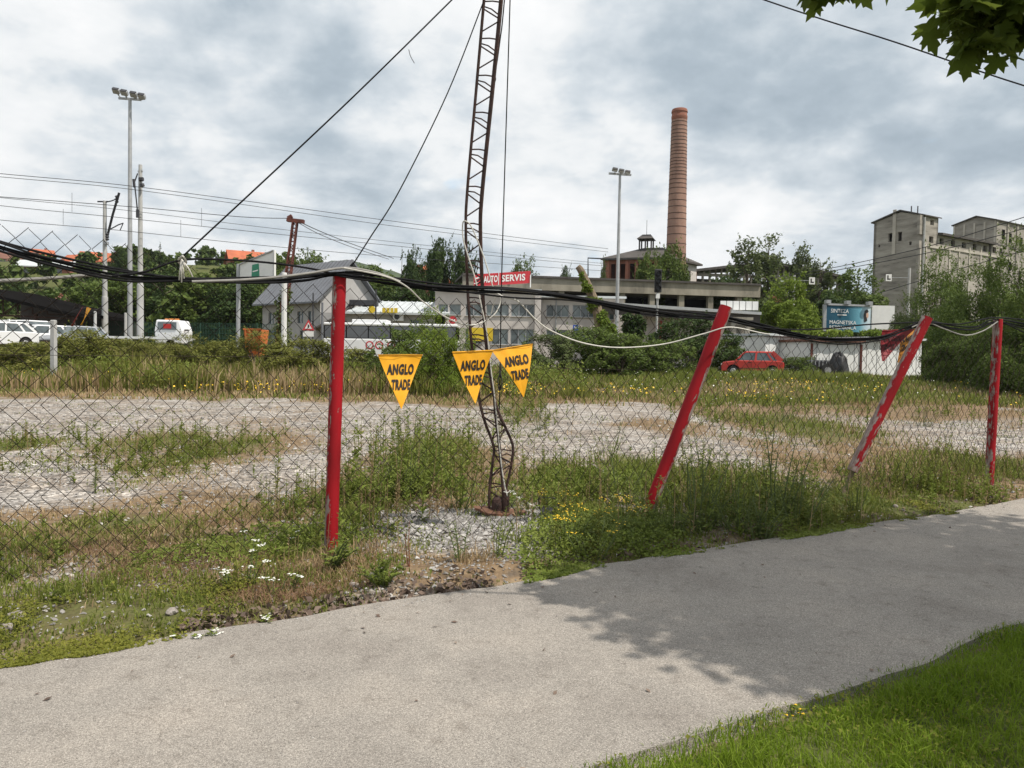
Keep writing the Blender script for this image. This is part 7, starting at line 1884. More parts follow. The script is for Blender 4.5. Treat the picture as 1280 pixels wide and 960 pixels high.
right = lambda x, y, e, r: (x > -1.5) & (r.random(len(x)) < sm(0.42, 0.75, vnoise(x, y, 0.5, 73)*0.8+0.35*np.exp(-((x-0.35)/0.35)**2)+0.06*(x > 0.9)*(x < 3.4)*np.exp(-np.maximum(e-.1, 0)/0.5)-0.25*((x > -1.6) & (x < 0.1))-0.12*(x > 3.6)))
stuff('verge_clover', [herb_patch(330000, left, 0.06, 0.0085, 5)], M['clover'], 'low yellow green clover creeping along the path edge', 'clover')
stuff('verge_herbs', [herb_patch(150000, right, 0.13, 0.0125, 6)], M['weed'], 'leafy green herbs crowding the path edge', 'herbs')

# lawn in the lower right corner
n = 260000
x = r.uniform(0.2, 9.5, n); y = lo_edge(x)+0.04-r.random(n)**1.15*4.2
keep = (y > 1.4) & (x/y < 0.82) & (x/y > 0.0)
x, y = x[keep], y[keep]; e_ = lo_edge(x)-y
k2 = r.random(len(x)) < np.clip(0.25+e_*3.0, 0.1, 1)*np.clip(0.35+1.1*vnoise(x, y, 0.16, 81), 0, 1)
x, y, e_ = x[k2], y[k2], e_[k2]
h = (0.022+0.05*vnoise(x, y, 0.35, 82)+0.04*vnoise(x, y, 0.11, 84))*(0.5+r.random(len(x)))*np.clip(0.5+e_*2, 0.5, 1)
stuff('lawn_grass', [blades(x, y, h, 0.0035+0.0025*r.random(len(x)), r, 0.9, z=np.maximum(T(x, y), 0.0))], M['grass_lawn'], 'thick green lawn in the lower right corner', 'grass')
n = 30000; x = r.uniform(0.2, 8, n); y = lo_edge(x)-0.02-r.random(n)*3.5; keep = (y > 1.4) & (vnoise(x, y, 0.3, 83) > 0.52); x, y = x[keep], y[keep]
z = np.maximum(T(x, y), 0)+0.01+0.035*r.random(len(x)); nr = unit(r.normal(size=(len(x), 3))*0.4+np.array([0, 0, 1.0]))
stuff('lawn_clover', [leaf_quads(np.stack([x, y, z], 1), nr, np.full(len(x), 0.0085), r, 0.8)], M['clover'], 'small clover leaves among the lawn', 'clover')

# meadow band at the far side of the lot
n = 150000
x = r.uniform(-36, 46, n); y = 25+22*r.random(n)**1.3
_, _, fr_, _ = veg_maps(x, y)
keep = r.random(n) < fr_*np.clip(0.4+1.2*vnoise(x, y, 1.2, 91), 0, 1); x, y = x[keep], y[keep]
leftness = sm(2, -6, x) if False else 1-sm(-6, 3, x)
hm = (0.18+0.55*sm(26.5, 33, y)*vnoise(x, y, 2.0, 92)*(0.35+0.9*leftness))*(0.5+0.8*r.random(len(x)))
dryk = r.random(len(x)) < np.clip(1.4*vnoise(x, y, 2.6, 93)-0.35+0.45*(y < 29)-0.25*(y > 33), 0.06, 0.9)
stuff('meadow_grass', [blades(x[~dryk], y[~dryk], hm[~dryk], np.full((~dryk).sum(), 0.045), r, 0.5)], M['grass_green'], 'tall green meadow grass beyond the gravel lot', 'grass')
stuff('meadow_straw', [blades(x[dryk], y[dryk], hm[dryk]*0.9, np.full(dryk.sum(), 0.035), r, 0.5)], M['grass_dry'], 'straw coloured grass along the far edge of the lot', 'grass')
n = 9000; x = r.uniform(-34, 44, n); y = 26+8*r.random(n); k = (vnoise(x, y, 2.2, 94)*0.75+0.25*vnoise(x, y, 0.5, 95) > 0.66); x, y = x[k], y[k]
z = T(x, y)+0.25+0.35*r.random(len(x)); v = leaf_quads(np.stack([x, y, z], 1), unit(r.normal(size=(len(x), 3))*.5+np.array([0, -.3, 1])), np.full(len(x), 0.03), r, 0.9)
stuff('meadow_flowers', [v], M['petal_yellow'], 'yellow flowers dotted through the far meadow', 'flowers')
n = 500; x = r.uniform(2, 44, n); y = 27+14*r.random(n); z = T(x, y)+0.3+0.3*r.random(n)
stuff('meadow_daisies', [leaf_quads(np.stack([x, y, z], 1), unit(r.normal(size=(n, 3))*.4+np.array([0, -.3, 1])), np.full(n, 0.024), r, 0.9)], M['petal_white'], 'white flower heads dotted around the red car', 'flowers')

n = 5200; x = r.uniform(8.5, 18.5, n); y = r.uniform(37.5, 41.2, n)
stuff('car_grass', [blades(x, y, (0.25+0.4*vnoise(x, y, 0.9, 111))*(0.6+0.6*r.random(n)), np.full(n, 0.04), r, 0.5)], M['grass_green'], 'tall grass hiding the wheels of the red car', 'grass')
# ---- stones
def stones(x, y, s, r, z=None):
    n = len(x); o = np.array([[1, 0, 0], [-1, 0, 0], [0, 1, 0], [0, -1, 0], [0, 0, 1], [0, 0, -1]], float)
    v = o[None]*(0.6+0.8*r.random((n, 6, 1)))*s[:, None, None]*np.array([1, 1, 0.65])
    a = r.random(n)*6.28; c, sn = np.cos(a), np.sin(a)
    vx = v[..., 0]*c[:, None]-v[..., 1]*sn[:, None]; vy = v[..., 0]*sn[:, None]+v[..., 1]*c[:, None]
    tz = r.normal(size=n)*0.3; vz = v[..., 2]+vx*tz[:, None]
    zb = (T(x, y) if z is None else z)+s*0.25
    p = np.stack([vx+x[:, None], vy+y[:, None], vz+zb[:, None]], 2).reshape(-1, 3)
    f = np.array([[0, 2, 4], [2, 1, 4], [1, 3, 4], [3, 0, 4], [2, 0, 5], [1, 2, 5], [3, 1, 5], [0, 3, 5]])
    return p, ((np.arange(n)*6)[:, None, None]+f[None]).reshape(-1, 3)
x, y = scatter_screen(52000, r, 500, 800); g_, d_, f_, gr_ = veg_maps(x, y); e_ = y-up_edge(x)
keep = (e_ > 0.02) & (y < 22) & (r.random(len(x)) < np.clip(0.75-0.6*g_-0.4*d_+0.4*gr_, 0.08, 1)); x, y = x[keep], y[keep]
pile = np.exp(-(((x+0.25)/1.3)**2+((y-7.0)/0.85)**2))
st1 = stones(x, y, (0.006+0.0009*y+0.010*pile)*(0.5+r.random(len(x))**2*1.4), r)
n = 8000; x = r.normal(-0.25, 0.65, n); y = r.normal(7.15, 0.33, n); k = y-up_edge(x) > 0.6; x, y = x[k], y[k]
st2 = stones(x, y, 0.008+0.018*r.random(len(x))**2, r)
stuff('gravel_stones', [st1, st2], M['stone'], 'loose grey and white gravel stones on the lot', 'gravel')
n = 700; x = r.uniform(-3.5, 8, n); y = up_edge(x)-0.02-np.abs(r.normal(0, 0.10, n))
n2 = 260; x2 = r.uniform(-2.5, 6, n2); y2 = up_edge(x2)-r.random(n2)*2.2
stuff('path_grit', [stones(x, y, 0.003+0.006*r.random(n)**2, r, z=np.zeros(n)), stones(x2, y2, 0.003+0.005*r.random(n2)**2, r, z=np.zeros(n2))], M['stone'], 'loose grit strewn on the path edge', 'grit')
n = 800; x = np.concatenate([r.uniform(-1.9, -0.1, n), r.uniform(0.6, 6, n//2)]); y = up_edge(x)+np.abs(r.normal(0.10, 0.14, len(x)))+0.02
z = T(x, y)+0.03*r.random(len(x))+0.01
stuff('dead_leaves', [leaf_quads(np.stack([x, y, z], 1), unit(r.normal(size=(len(x), 3))*0.8+np.array([0, 0, 1])), np.full(len(x), 0.022), r, 0.65)], M['dead_leaf'], 'curled brown dead leaves caught along the path edge', 'leaves')
n = 90; x = r.uniform(-2.5, 7, n); y = lo_edge(x)+(up_edge(x)-lo_edge(x))*np.where(r.random(n) < 0.6, 0.75+0.24*r.random(n), r.random(n))
stuff('path_leaves', [leaf_quads(np.stack([x, y, np.full(n, 0.008)], 1), unit(r.normal(size=(n, 3))*0.25+np.array([0, 0, 1])), np.full(n, 0.014), r, 0.6)], M['dead_leaf'], 'small dry leaves blown onto the path', 'leaves')
# a few bigger pale rocks in the verge
for k, (px, py, s_) in enumerate([(215, 772, .035), (390, 735, .03), (445, 737, .035), (468, 728, .04), (18, 775, .05), (5, 790, .045), (735, 690, .035), (1125, 635, .03)]):
    yh = 446+(px-640)*0.0175; d = 1536/(py-yh); xx_ = (px-640)/F*d
    rk = np.random.default_rng(300+k); bm = MB(); q = []
    import bmesh
    b = bmesh.new(); bmesh.ops.create_icosphere(b, subdivisions=2, radius=s_)
    for v_ in b.verts: v_.co *= 0.75+0.5*float(vnoise(v_.co.x*40+k*3, v_.co.y*40+v_.co.z*55, 0.9, k)); v_.co.z *= 0.7
    me = bpy.data.meshes.new('rock'); b.to_mesh(me); b.free(); me.materials.append(M['rock'] if 'rock' in M else M.setdefault('rock', surf('rock', (0.36, 0.33, 0.30), (0.18, 0.15, 0.13), 0.95, 22, bump=0.5)))
    o = link('rock', me); o.location = (xx_, d, Tz(xx_, d)+s_*0.3); o.rotation_euler = (0, 0, k)
    set_props(o, ['pale flat rock in the clover left of the yarrow', 'rock among dead leaves left of the upright post foot', 'rock at the path edge right of the upright post foot', 'largest rock among the dead leaves right of the upright post',
                  'dark rock at the left picture edge, upper one', 'dark rock at the left picture edge, lower one', 'rock under the yellow flowering weeds', 'small pale rock near the path left of the rightmost post'][k], 'rock', 'rocks along the verge')

# ---- individual weeds
def weed(px, py, h, kind, label, n_st=7, spread=0.16, matl='weed', flower=None, seed=0, d=None):
    r = np.random.default_rng(900+seed); yh = 446+(px-640)*0.0175
    d = d or 1536/(py-yh); x0 = (px-640)/F*d; z0 = Tz(x0, d)
    e_ = empty('weed', (x0, d, z0), label, 'weed')
    st = MB(); LP = []; LN = []; LS = []; FL = []
    for s in range(n_st):
        a = r.random()*6.283; rad = spread*math.sqrt(r.random()); hh = h*(0.55+0.5*r.random())
        p0 = Vector((rad*0.4*math.cos(a), rad*0.4*math.sin(a), -0.02)); lean = rad*1.2+0.06*hh*r.normal()
        p2 = Vector((p0.x+lean*math.cos(a), p0.y+lean*math.sin(a), hh)); p1 = (p0+p2)/2+Vector((0.03*r.normal()*hh, 0.03*r.normal()*hh, 0.03))
        tr = catmull([p0, p1, p2], 4); st.tube(tr, np.linspace(0.0045, 0.0018, len(tr)).tolist() if kind != 'thick' else np.linspace(0.009, 0.003, len(tr)).tolist(), 4)
        nl = {'tall': 26, 'thick': 22, 'bushy': 46, 'dock': 16, 'umbel': 12, 'spiky': 30}[kind]
        for k in range(nl):
            t = 0.06+0.94*(k+r.random())/nl; q = tr[min(int(t*(len(tr)-1)), len(tr)-2)].lerp(tr[min(int(t*(len(tr)-1))+1, len(tr)-1)], (t*(len(tr)-1)) % 1)
            b_ = r.random()*6.283; up = {'tall': 0.7, 'thick': 0.35, 'bushy': 0.3, 'dock': 1.2, 'umbel': 0.6, 'spiky': 0.9}[kind]
            L = {'tall': 0.055, 'thick': 0.07, 'bushy': 0.032, 'dock': 0.03, 'umbel': 0.05, 'spiky': 0.05}[kind]*(1.15-0.6*t)*(0.7+0.6*r.random())*(1+0.35*(h > 0.8))
            if kind == 'bushy': q = q+Vector(r.normal(size=3)*0.045)
            dirv = Vector((math.cos(b_), math.sin(b_), up)).normalized()
            LP.append((q, dirv, L, 0.30 if kind in ('tall', 'spiky') else 0.42))
        if flower:
            nf = 7 if flower == 'yellow' else 9
            for k in range(nf):
                FL.append((p2+(Vector((0.035*r.normal(), 0.035*r.normal(), 0.012*r.normal())) if flower == 'yellow' else Vector((0.013*r.normal(), 0.013*r.normal(), 0.003*r.normal()))), 0.010))
    st.build('stems', M['stem_red'] if matl == 'grass_red' else M['stem_green'], e_, world=False)
    V = []; Fc = []
    for (q, dv, L, asp) in LP:
        sd = dv.cross(Vector((0, 0, 1))); sd = sd.normalized() if sd.length > 1e-4 else Vector((1, 0, 0)); b0 = len(V); wv = sd*L*asp*0.5
        V += [q, q+dv*L*0.45+wv, q+dv*L-Vector((0, 0, L*0.22)), q+dv*L*0.45-wv]; Fc.append((b0, b0+1, b0+2, b0+3))
    link('leaves', np_mesh('leaves', [tuple(q) for q in V], Fc, M[matl]), e_)
    if FL:
        V = []; Fc = []
        for (q, s) in FL:
            b0 = len(V)
            for k in range(6): V.append(q+Vector((s*math.cos(k*1.047), s*math.sin(k*1.047)*0.95-0.2*s*math.sin(k), s*0.25*math.sin(k*2))))
            Fc.append(tuple(range(b0, b0+6)))
        link('flower_heads', np_mesh('flower_heads', [tuple(q) for q in V], Fc, M['petal_yellow' if flower == 'yellow' else 'petal_white']), e_)['kind'] = 'stuff'
    return e_
W = [(505, 628, 0.95, 'tall', 'tall bright green weed clump below the lone orange pennant', 16, 0.35, 'weed', None),
     (478, 600, 0.55, 'bushy', 'low bushy weed right of the upright red post', 10, 0.2, 'weed', None),
     (545, 610, 0.85, 'tall', 'slender weed stems between the lone pennant and the mast', 9, 0.2, 'weed', None),
     (575, 640, 0.6, 'tall', 'feathery weed left of the mast foot', 9, 0.2, 'weed', None),
     (780, 628, 0.75, 'spiky', 'curving spiky weed left of the leaning red post', 9, 0.25, 'weed', None),
     (760, 580, 0.7, 'spiky', 'spiky weed standing on the gravel behind the fence', 7, 0.2, 'weed', None),
     (820, 655, 0.5, 'tall', 'weed tuft at the foot of the leaning red post', 12, 0.2, 'weed', None),
     (875, 665, 0.72, 'thick', 'leafy weed clump just right of the leaning post foot', 12, 0.3, 'weed_dark', None),
     (905, 660, 0.95, 'spiky', 'tall spiky weed right of the leaning red post', 8, 0.2, 'weed', None),
     (930, 668, 0.62, 'bushy', 'dark bushy weed in the middle of the shaded verge', 14, 0.34, 'weed_dark', None),
     (975, 655, 0.98, 'thick', 'tallest broad leaved weed between the two slanted posts', 8, 0.25, 'weed', None),
     (1000, 660, 0.6, 'bushy', 'dark low weed left of the most slanted post foot', 14, 0.3, 'weed_dark', None),
     (845, 670, 0.4, 'tall', 'grassy weed in the shaded verge', 14, 0.25, 'weed', None),
     (955, 672, 0.4, 'thick', 'low broad leaved weed at the shaded path edge', 10, 0.25, 'weed_dark', None),
     (1075, 645, 0.5, 'tall', 'upright weed at the foot of the most slanted post', 12, 0.14, 'weed', None),
     (985, 528, 0.95, 'bushy', 'grey green bushy weed on the gravel right of the red car', 14, 0.32, 'weed_dark', None),
     (1157, 533, 0.8, 'bushy', 'dark round weed on the gravel between the last two posts', 18, 0.36, 'weed_dark', None),
     (1062, 543, 0.75, 'dock', 'reddish brown dry dock stalks on the gravel', 6, 0.3, 'grass_red', None),
     (1078, 520, 0.6, 'dock', 'small reddish dock stalks left of the most slanted post', 4, 0.2, 'grass_red', None),
     (675, 538, 0.6, 'bushy', 'grey green weed on the gravel right of the mast', 9, 0.16, 'weed_dark', None),
     (640, 528, 0.55, 'tall', 'bright weed clump behind the mast', 16, 0.4, 'weed', None),
     (735, 620, 0.4, 'bushy', 'low leafy weed right of the mast gravel', 16, 0.35, 'weed', None),
     (118, 617, 0.42, 'tall', 'single upright weed on the gravel at left', 2, 0.03, 'weed', None),
     (345, 617, 0.5, 'tall', 'thin lone weed stalk left of the upright red post', 2, 0.03, 'weed', None),
     (480, 735, 0.16, 'spiky', 'dark grass rosette at the path edge', 22, 0.14, 'weed', None),
     (413, 715, 0.22, 'thick', 'leafy weed around the upright red post foot', 9, 0.14, 'weed', None),
     (515, 712, 0.42, 'dock', 'thin reddish stalk at the path edge below the lone pennant', 2, 0.03, 'grass_red', None),
     (625, 700, 0.42, 'tall', 'thin green stalks in front of the mast base plate', 4, 0.14, 'weed', None),
     (580, 705, 0.38, 'tall', 'thin weed stalks left of the mast base plate', 4, 0.12, 'weed_dark', None),
     (310, 735, 0.30, 'umbel', 'white yarrow plant at the path edge left of the upright post', 5, 0.12, 'weed', 'white'),
     (290, 742, 0.16, 'umbel', 'low white yarrow beside the taller one', 4, 0.12, 'weed', 'white'),
     (345, 748, 0.14, 'umbel', 'small white yarrow right of the tall one', 3, 0.08, 'weed', 'white'),
     (365, 742, 0.15, 'umbel', 'white yarrow nearest the upright red post', 2, 0.05, 'weed', 'white'),
     (248, 800, 0.08, 'umbel', 'white flower cluster spilling onto the path', 4, 0.10, 'weed', 'white'),
     (338, 783, 0.07, 'umbel', 'small white flower cluster lying over the path edge', 2, 0.06, 'weed', 'white'),
     (366, 690, 0.16, 'umbel', 'single white flower left of the upright red post', 2, 0.03, 'weed', 'white'),
     (305, 700, 0.20, 'umbel', 'lone white flower head above the brown verge', 1, 0.03, 'weed', 'white'),
     (655, 662, 0.25, 'umbel', 'white flowers right of the mast foot', 5, 0.16, 'weed', 'white'),
     (718, 690, 0.38, 'tall', 'yellow flowering weed right of the black floodlight', 9, 0.2, 'weed', 'yellow'),
     (745, 700, 0.42, 'tall', 'taller yellow flowering weed left of the leaning post', 9, 0.22, 'weed', 'yellow'),
     (705, 655, 0.22, 'tall', 'small yellow flowers behind the black floodlight', 6, 0.16, 'weed', 'yellow'),
     (785, 665, 0.30, 'tall', 'yellow flowers close to the leaning post foot', 5, 0.15, 'weed', 'yellow'),
     (600, 498+40, 0.4, 'umbel', 'white flowering weed on the gravel behind the mast', 5, 0.2, 'weed', 'white'),
     (905, 520, 0.5, 'umbel', 'white flowering weeds on the gravel below the red car', 9, 0.5, 'weed', 'white'),
     (1012, 890, 0.035, 'umbel', 'single yellow flower at the lawn edge', 1, 0.01, 'weed', 'yellow')]
for k, a in enumerate(W):
    px, py, h, kind, lab, n_, sp, mt, fl = a
    weed(px, py, h, kind, lab, n_, sp, mt, fl, seed=k)
# tall mixed weeds along the shaded fence foot that cannot be told apart
r = np.random.default_rng(404)
def weedy_mass(n, cx, cy, sx, sy, hmax, size, seed):
    r = np.random.default_rng(seed); t = r.normal(0, 1, n)*sx; x = cx+t; y = cy+0.55*t+r.normal(0, 1, n)*sy
    k = y-up_edge(x) > 0.05; x, y = x[k], y[k]
    hh = hmax*(0.35+0.9*vnoise(x, y, 0.35, seed))*np.exp(-((x-cx)/sx/1.8)**2); z = T(x, y)+hh*r.random(len(x))**0.8
    nr = unit(r.normal(size=(len(x), 3))*0.8+np.array([0, -0.3, 0.7])); return leaf_quads(np.stack([x, y, z], 1), nr, np.full(len(x), size), r, 0.36)
stuff('fence_weeds', [weedy_mass(3500, 2.6, 7.6, 0.8, 0.26, 0.36, 0.016, 1), weedy_mass(4000, 1.2, 6.9, 0.5, 0.22, 0.25, 0.016, 2)], M['weed_dark'], 'thick dark green weeds along the fence foot in the tree shade', 'weeds')
stuff('lot_weeds', [weedy_mass(9000, -1.3, 8.6, 0.4, 0.25, 0.45, 0.022, 4), weedy_mass(9000, 0.9, 9.2, 0.5, 0.4, 0.28, 0.024, 5), weedy_mass(6000, -1.9, 6.3, 0.5, 0.3, 0.16, 0.018, 6)], M['weed'], 'mixed green weeds behind the fence in the middle', 'weeds')

# ---- tall stalks scattered through the weeds (too many to count)
def stalks(boxes, seed, leaf_asp=0.36):
    r = np.random.default_rng(seed); V = []; Fc = []; off = 0
    for (a, b_, c, e_, n, h0, h1, ls) in boxes:
        cx, cy, rx, ry = blob(a, b_, c, e_); n = int(n*0.55); ls = ls*1.45
        x = cx+r.normal(0, 0.5, n)*rx; y = cy+r.normal(0, 0.5, n)*ry; k = (y-up_edge(x)) > 0.04; x, y = x[k], y[k]; n = len(x)
        h = h0+(h1-h0)*r.random(n)**1.4; w = np.full(n, 0.0045)+0.0004*y
        az = r.random(n)*6.283; ln = 0.16*r.random(n); tip = np.stack([x+np.cos(az)*ln*h, y+np.sin(az)*ln*h, T(x, y)+h], 1); bs = np.stack([x, y, T(x, y)-0.02], 1)
        sd = np.stack([w/2, 0*w, 0*w], 1); sd2 = np.stack([0*w, w/2, 0*w], 1)
        v = np.stack([bs-sd, bs+sd, tip+sd*0.4, tip-sd*0.4], 1).reshape(-1, 3); f = (np.arange(n)*4)[:, None]+np.arange(4)[None]
        V.append(v); Fc.append(f+off); off += len(v)
        v = np.stack([bs-sd2, bs+sd2, tip+sd2*0.4, tip-sd2*0.4], 1).reshape(-1, 3); V.append(v); Fc.append(f+off); off += len(v)
        m = 22; t = 0.08+0.92*r.random((n, m)); q = bs[:, None, :]+(tip-bs)[:, None, :]*t[..., None]
        ang = r.random((n, m))*6.283; L = ls*(1.25-0.75*t)*(0.6+0.8*r.random((n, m)))*(0.6+0.55*h[:, None])
        dv = np.stack([np.cos(ang), np.sin(ang), 0.55+0.6*r.random((n, m))], 2); dv /= np.linalg.norm(dv, axis=2, keepdims=True)
        sv = np.stack([-np.sin(ang), np.cos(ang), 0*ang], 2)
        v = np.stack([q, q+dv*L[..., None]*0.5+sv*L[..., None]*leaf_asp*0.5, q+dv*L[..., None]-np.array([0, 0, 0.25])*L[..., None], q+dv*L[..., None]*0.5-sv*L[..., None]*leaf_asp*0.5], 2).reshape(-1, 3)
        f = (np.arange(n*m)*4)[:, None]+np.arange(4)[None]; V.append(v); Fc.append(f+off); off += len(v)
    return np.concatenate(V), np.concatenate(Fc)
BX = [(430, 610, 560, 690, 190, .3, .95, .075), (640, 800, 590, 690, 170, .2, .55, .06), (780, 1070, 600, 690, 250, .2, .6, .07), (950, 1020, 500, 532, 60, .4, .95, .09), (1125, 1185, 505, 535, 40, .3, .7, .09),
      (90, 330, 545, 605, 170, .15, .45, .07), (-40, 400, 640, 770, 110, .05, .2, .06), (1060, 1280, 590, 640, 260, .12, .45, .06), (620, 700, 505, 540, 70, .3, .6, .09), (860, 960, 510, 560, 110, .15, .5, .08),
      (330, 480, 600, 700, 120, .12, .4, .05), (1180, 1290, 570, 610, 60, .2, .5, .07), (-40, 90, 540, 580, 60, .15, .4, .07), (700, 900, 485, 505, 120, .2, .5, .12)]
stuff('tall_weeds', [stalks(BX, 21)], M['weed'], 'tall leafy weed stalks scattered behind the fence', 'weeds')
stuff('tall_olive_weeds', [stalks([(a, b_, c, e_, n*0.6, h0, h1, ls*.8) for a, b_, c, e_, n, h0, h1, ls in BX], 22, 0.4)], M['leaf_olive'], 'olive coloured weed stalks scattered behind the fence', 'weeds')
stuff('dry_stalks', [stalks([(a, b_, c, e_, n*0.5, h0, h1, ls*.5) for a, b_, c, e_, n, h0, h1, ls in BX+[(1000, 1290, 485, 560, 260, .15, .5, .07), (380, 520, 620, 720, 160, .1, .4, .04)]], 23, 0.2)], M['grass_dry'], 'thin straw coloured seed stalks scattered over the lot', 'grass')
# tall scrub in front of the hedge at left
r = np.random.default_rng(33); n = 26000; x = r.uniform(-32, 3, n); y = r.uniform(28.5, 36, n)
hh = (0.35+1.35*vnoise(x, y, 1.5, 96)*vnoise(x, y, 4.0, 97))*(0.6+0.6*r.random(n)); k = vnoise(x, y, 0.8, 98) > 0.3; x, y, hh = x[k], y[k], hh[k]
dk = r.random(len(x)) < np.clip(1.5*vnoise(x, y, 2.4, 121)-0.5, 0.05, 0.8)
stuff('dry_scrub', [blades(x[dk], y[dk], hh[dk], np.full(dk.sum(), 0.045), r, 0.28)], M['grass_dry'], 'tall straw coloured grass in front of the hedge at left', 'scrub')
x, y, hh = x[~dk], y[~dk], hh[~dk]
stuff('tall_scrub', [blades(x, y, hh, np.full(len(x), 0.05), r, 0.28)], M['leaf_olive'], 'tall olive scrub grass in front of the hedge at left', 'scrub')
n = 60000; x = r.uniform(-32, 3, n); y = r.uniform(28.5, 35, n); k = vnoise(x, y, 1.1, 99)*vnoise(x, y, 3.2, 97) > 0.26; x, y = x[k], y[k]
z = T(x, y)+1.45*vnoise(x, y, 1.3, 96)*r.random(len(x)); stuff('scrub_leaves', [leaf_quads(np.stack([x, y, z], 1), unit(r.normal(size=(len(x), 3))+np.array([0, -.3, .6])), np.full(len(x), 0.055), r, 0.45)], M['weed'], 'leafy green scrub mixed into the hedge at left', 'scrub')

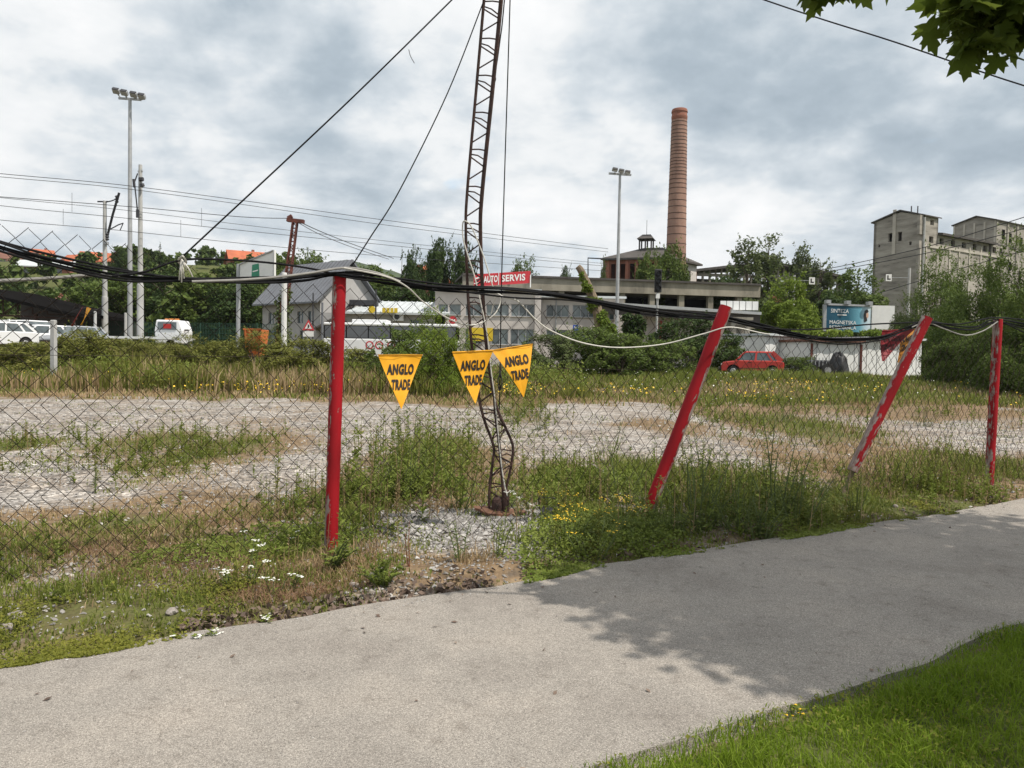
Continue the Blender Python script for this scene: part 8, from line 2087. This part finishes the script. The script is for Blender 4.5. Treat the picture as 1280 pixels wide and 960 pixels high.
# ================================================================== maple whose branches hang into the picture and shade the path
def maple():
    r = np.random.default_rng(55)
    base = Vector((7.25, 2.18, 0.02))
    e_ = empty('maple_tree', base, 'maple tree right of the camera with big leaves hanging into the upper right', 'tree')
    limbs = [[(0, 0, -0.2), (0.05, 0, 1.2), (-0.05, 0.05, 2.6), (-0.1, 0.2, 4.5), (-0.2, 0.4, 7.5)],
             [(-0.05, 0.05, 2.6), (-1.2, 0.8, 3.6), (-2.8, 1.4, 4.1), (-4.0, 1.75, 3.95), (-4.9, 1.9, 3.45)],
             [(-2.8, 1.4, 4.1), (-4.2, 1.7, 4.2), (-5.2, 1.85, 4.0), (-5.7, 1.95, 3.72)],
             [(-0.1, 0.2, 4.0), (-1.5, 1.5, 5.2), (-2.6, 2.3, 6.0)], [(-0.1, 0.2, 4.4), (0.9, 1.2, 5.6), (1.4, 2.2, 6.6)], [(-0.1, 0.2, 4.8), (-1.0, -0.8, 6.0), (-1.8, -1.2, 6.8)],
             [(-0.1, 0.2, 3.6), (1.2, -0.6, 4.8), (2.2, -1.0, 5.8)]]
    rads = [(0.2, 0.06), (0.08, 0.006), (0.03, 0.005), (0.08, 0.02), (0.08, 0.02), (0.08, 0.02), (0.08, 0.02)]
    for i, (l, rd) in enumerate(zip(limbs, rads)):
        pts = catmull(l, 5); MB().tube(pts, np.interp(np.linspace(0, 1, len(pts)), [0, 1], rd).tolist(), 9).build('trunk' if i == 0 else 'limb', M['bark'], e_, world=False, smooth=True)
    # leaf outline (unit length, stalk at origin)
    half = [(0.0, 0.0), (0.10, -0.06), (0.34, -0.10), (0.28, 0.06), (0.50, 0.16), (0.40, 0.24), (0.52, 0.46), (0.34, 0.42), (0.20, 0.38), (0.26, 0.62), (0.14, 0.66), (0.0, 0.98)]
    ol = half+[(-a, b_) for a, b_ in reversed(half[1:-1])]
    ol = np.array(ol); no = len(ol); cen = np.array([[0.0, 0.3]])
    tmpl = np.concatenate([cen, ol])                         # fan
    tri = np.array([[0, 1+i, 1+(i+1) % no] for i in range(no)])
    def leaves(pts, size, droop):
        n = len(pts); nr = unit(r.normal(size=(n, 3))*0.55+np.array([0, 0, 1.0])); a = r.random(n)*6.283
        t = np.stack([np.cos(a), np.sin(a), np.full(n, -droop)], 1); t = unit(t-nr*(t*nr).sum(1, keepdims=True)); b_ = np.cross(nr, t)
        s = (size*(0.7+0.6*r.random(n)))[:, None, None]
        zc = -0.25*(np.abs(tmpl[:, 0])**1.5)-0.18*np.maximum(tmpl[:, 1]-0.3, 0)
        v = pts[:, None, :]+s*(tmpl[None, :, 0:1]*b_[:, None]+tmpl[None, :, 1:2]*t[:, None]+zc[None, :, None]*nr[:, None])
        return v.reshape(-1, 3), ((np.arange(n)*len(tmpl))[:, None, None]+tri[None]).reshape(-1, 3)
    lob = [(-0.9, 1.6, 6.2, 1.9), (0.6, 0.8, 6.2, 1.8), (-1.9, 2.4, 5.6, 1.4), (-2.4, 1.1, 5.0, 1.3), (-1.6, 0.5, 5.6, 1.2), (0.0, -0.6, 6.6, 1.7), (1.8, 1.6, 6.6, 1.6), (-0.4, 0.8, 7.8, 1.7), (-0.6, 3.0, 6.4, 1.4), (1.2, 3.0, 6.4, 1.4), (2.4, -0.4, 6.0, 1.4), (-3.0, 2.0, 4.9, 0.9)]
    lb = np.array(lob); w = lb[:, 3]**2; NL = 25000; k = r.choice(len(lb), NL, p=w/w.sum()); dd = unit(r.normal(size=(NL, 3)))
    pts = lb[k, :3]+dd*(lb[k, 3]*r.random(NL)**0.45)[:, None]
    v, f = leaves(pts, 0.125, 0.7); link('crown', np_mesh('crown', v, f, M['leaf_maple']), e_)
    # the low twigs that show in the picture
    tw = []
    bl = np.array(base)
    for (px, py, dp, n, sp) in [(1262, -5, 4.25, 60, 0.12), (1240, 25, 4.2, 75, 0.11), (1212, 12, 4.15, 36, 0.085), (1200, 8, 4.15, 12, 0.05), (1212, 62, 4.15, 14, 0.055), (1268, 36, 4.3, 50, 0.09), (1225, 68, 4.15, 8, 0.03), (1205, 28, 4.1, 8, 0.05), (1300, 10, 4.4, 40, 0.16)]:
        c = np.array(P(px, py, dp))-bl; tw.append(c+r.normal(size=(n, 3))*sp*np.array([1, 1, 0.8]))
    for (px, py, dp, n, sp) in [(1026, 2, 4.2, 7, 0.035), (1050, 0, 4.2, 6, 0.03), (1012, -8, 4.2, 4, 0.02), (1088, -16, 4.25, 5, 0.05)]:
        c = np.array(P(px, py, dp))-bl; tw.append(c+r.normal(size=(n, 3))*sp)
    pts = np.concatenate(tw)+np.array([0, 0, 0.05]); v, f = leaves(pts, 0.135, 1.5); link('low_leaves', np_mesh('low_leaves', v, f, M['leaf_maple']), e_)
maple()

# ================================================================== light summer haze
hz_m, hN, hL = new_mat('haze_air')
h_out = hN.new('ShaderNodeOutputMaterial'); h_v = hN.new('ShaderNodeVolumePrincipled')
h_v.inputs['Color'].default_value = (0.86, 0.92, 1.0, 1); h_v.inputs['Density'].default_value = HAZE
h_v.inputs['Anisotropy'].default_value = 0.2
hL.new(h_v.outputs[0], h_out.inputs['Volume'])
haze = MB().box((0, 1200, 121), (8000, 4400, 246)).build('haze', hz_m); haze['kind'] = 'stuff'; haze['label'] = 'thin bluish summer haze over the valley'
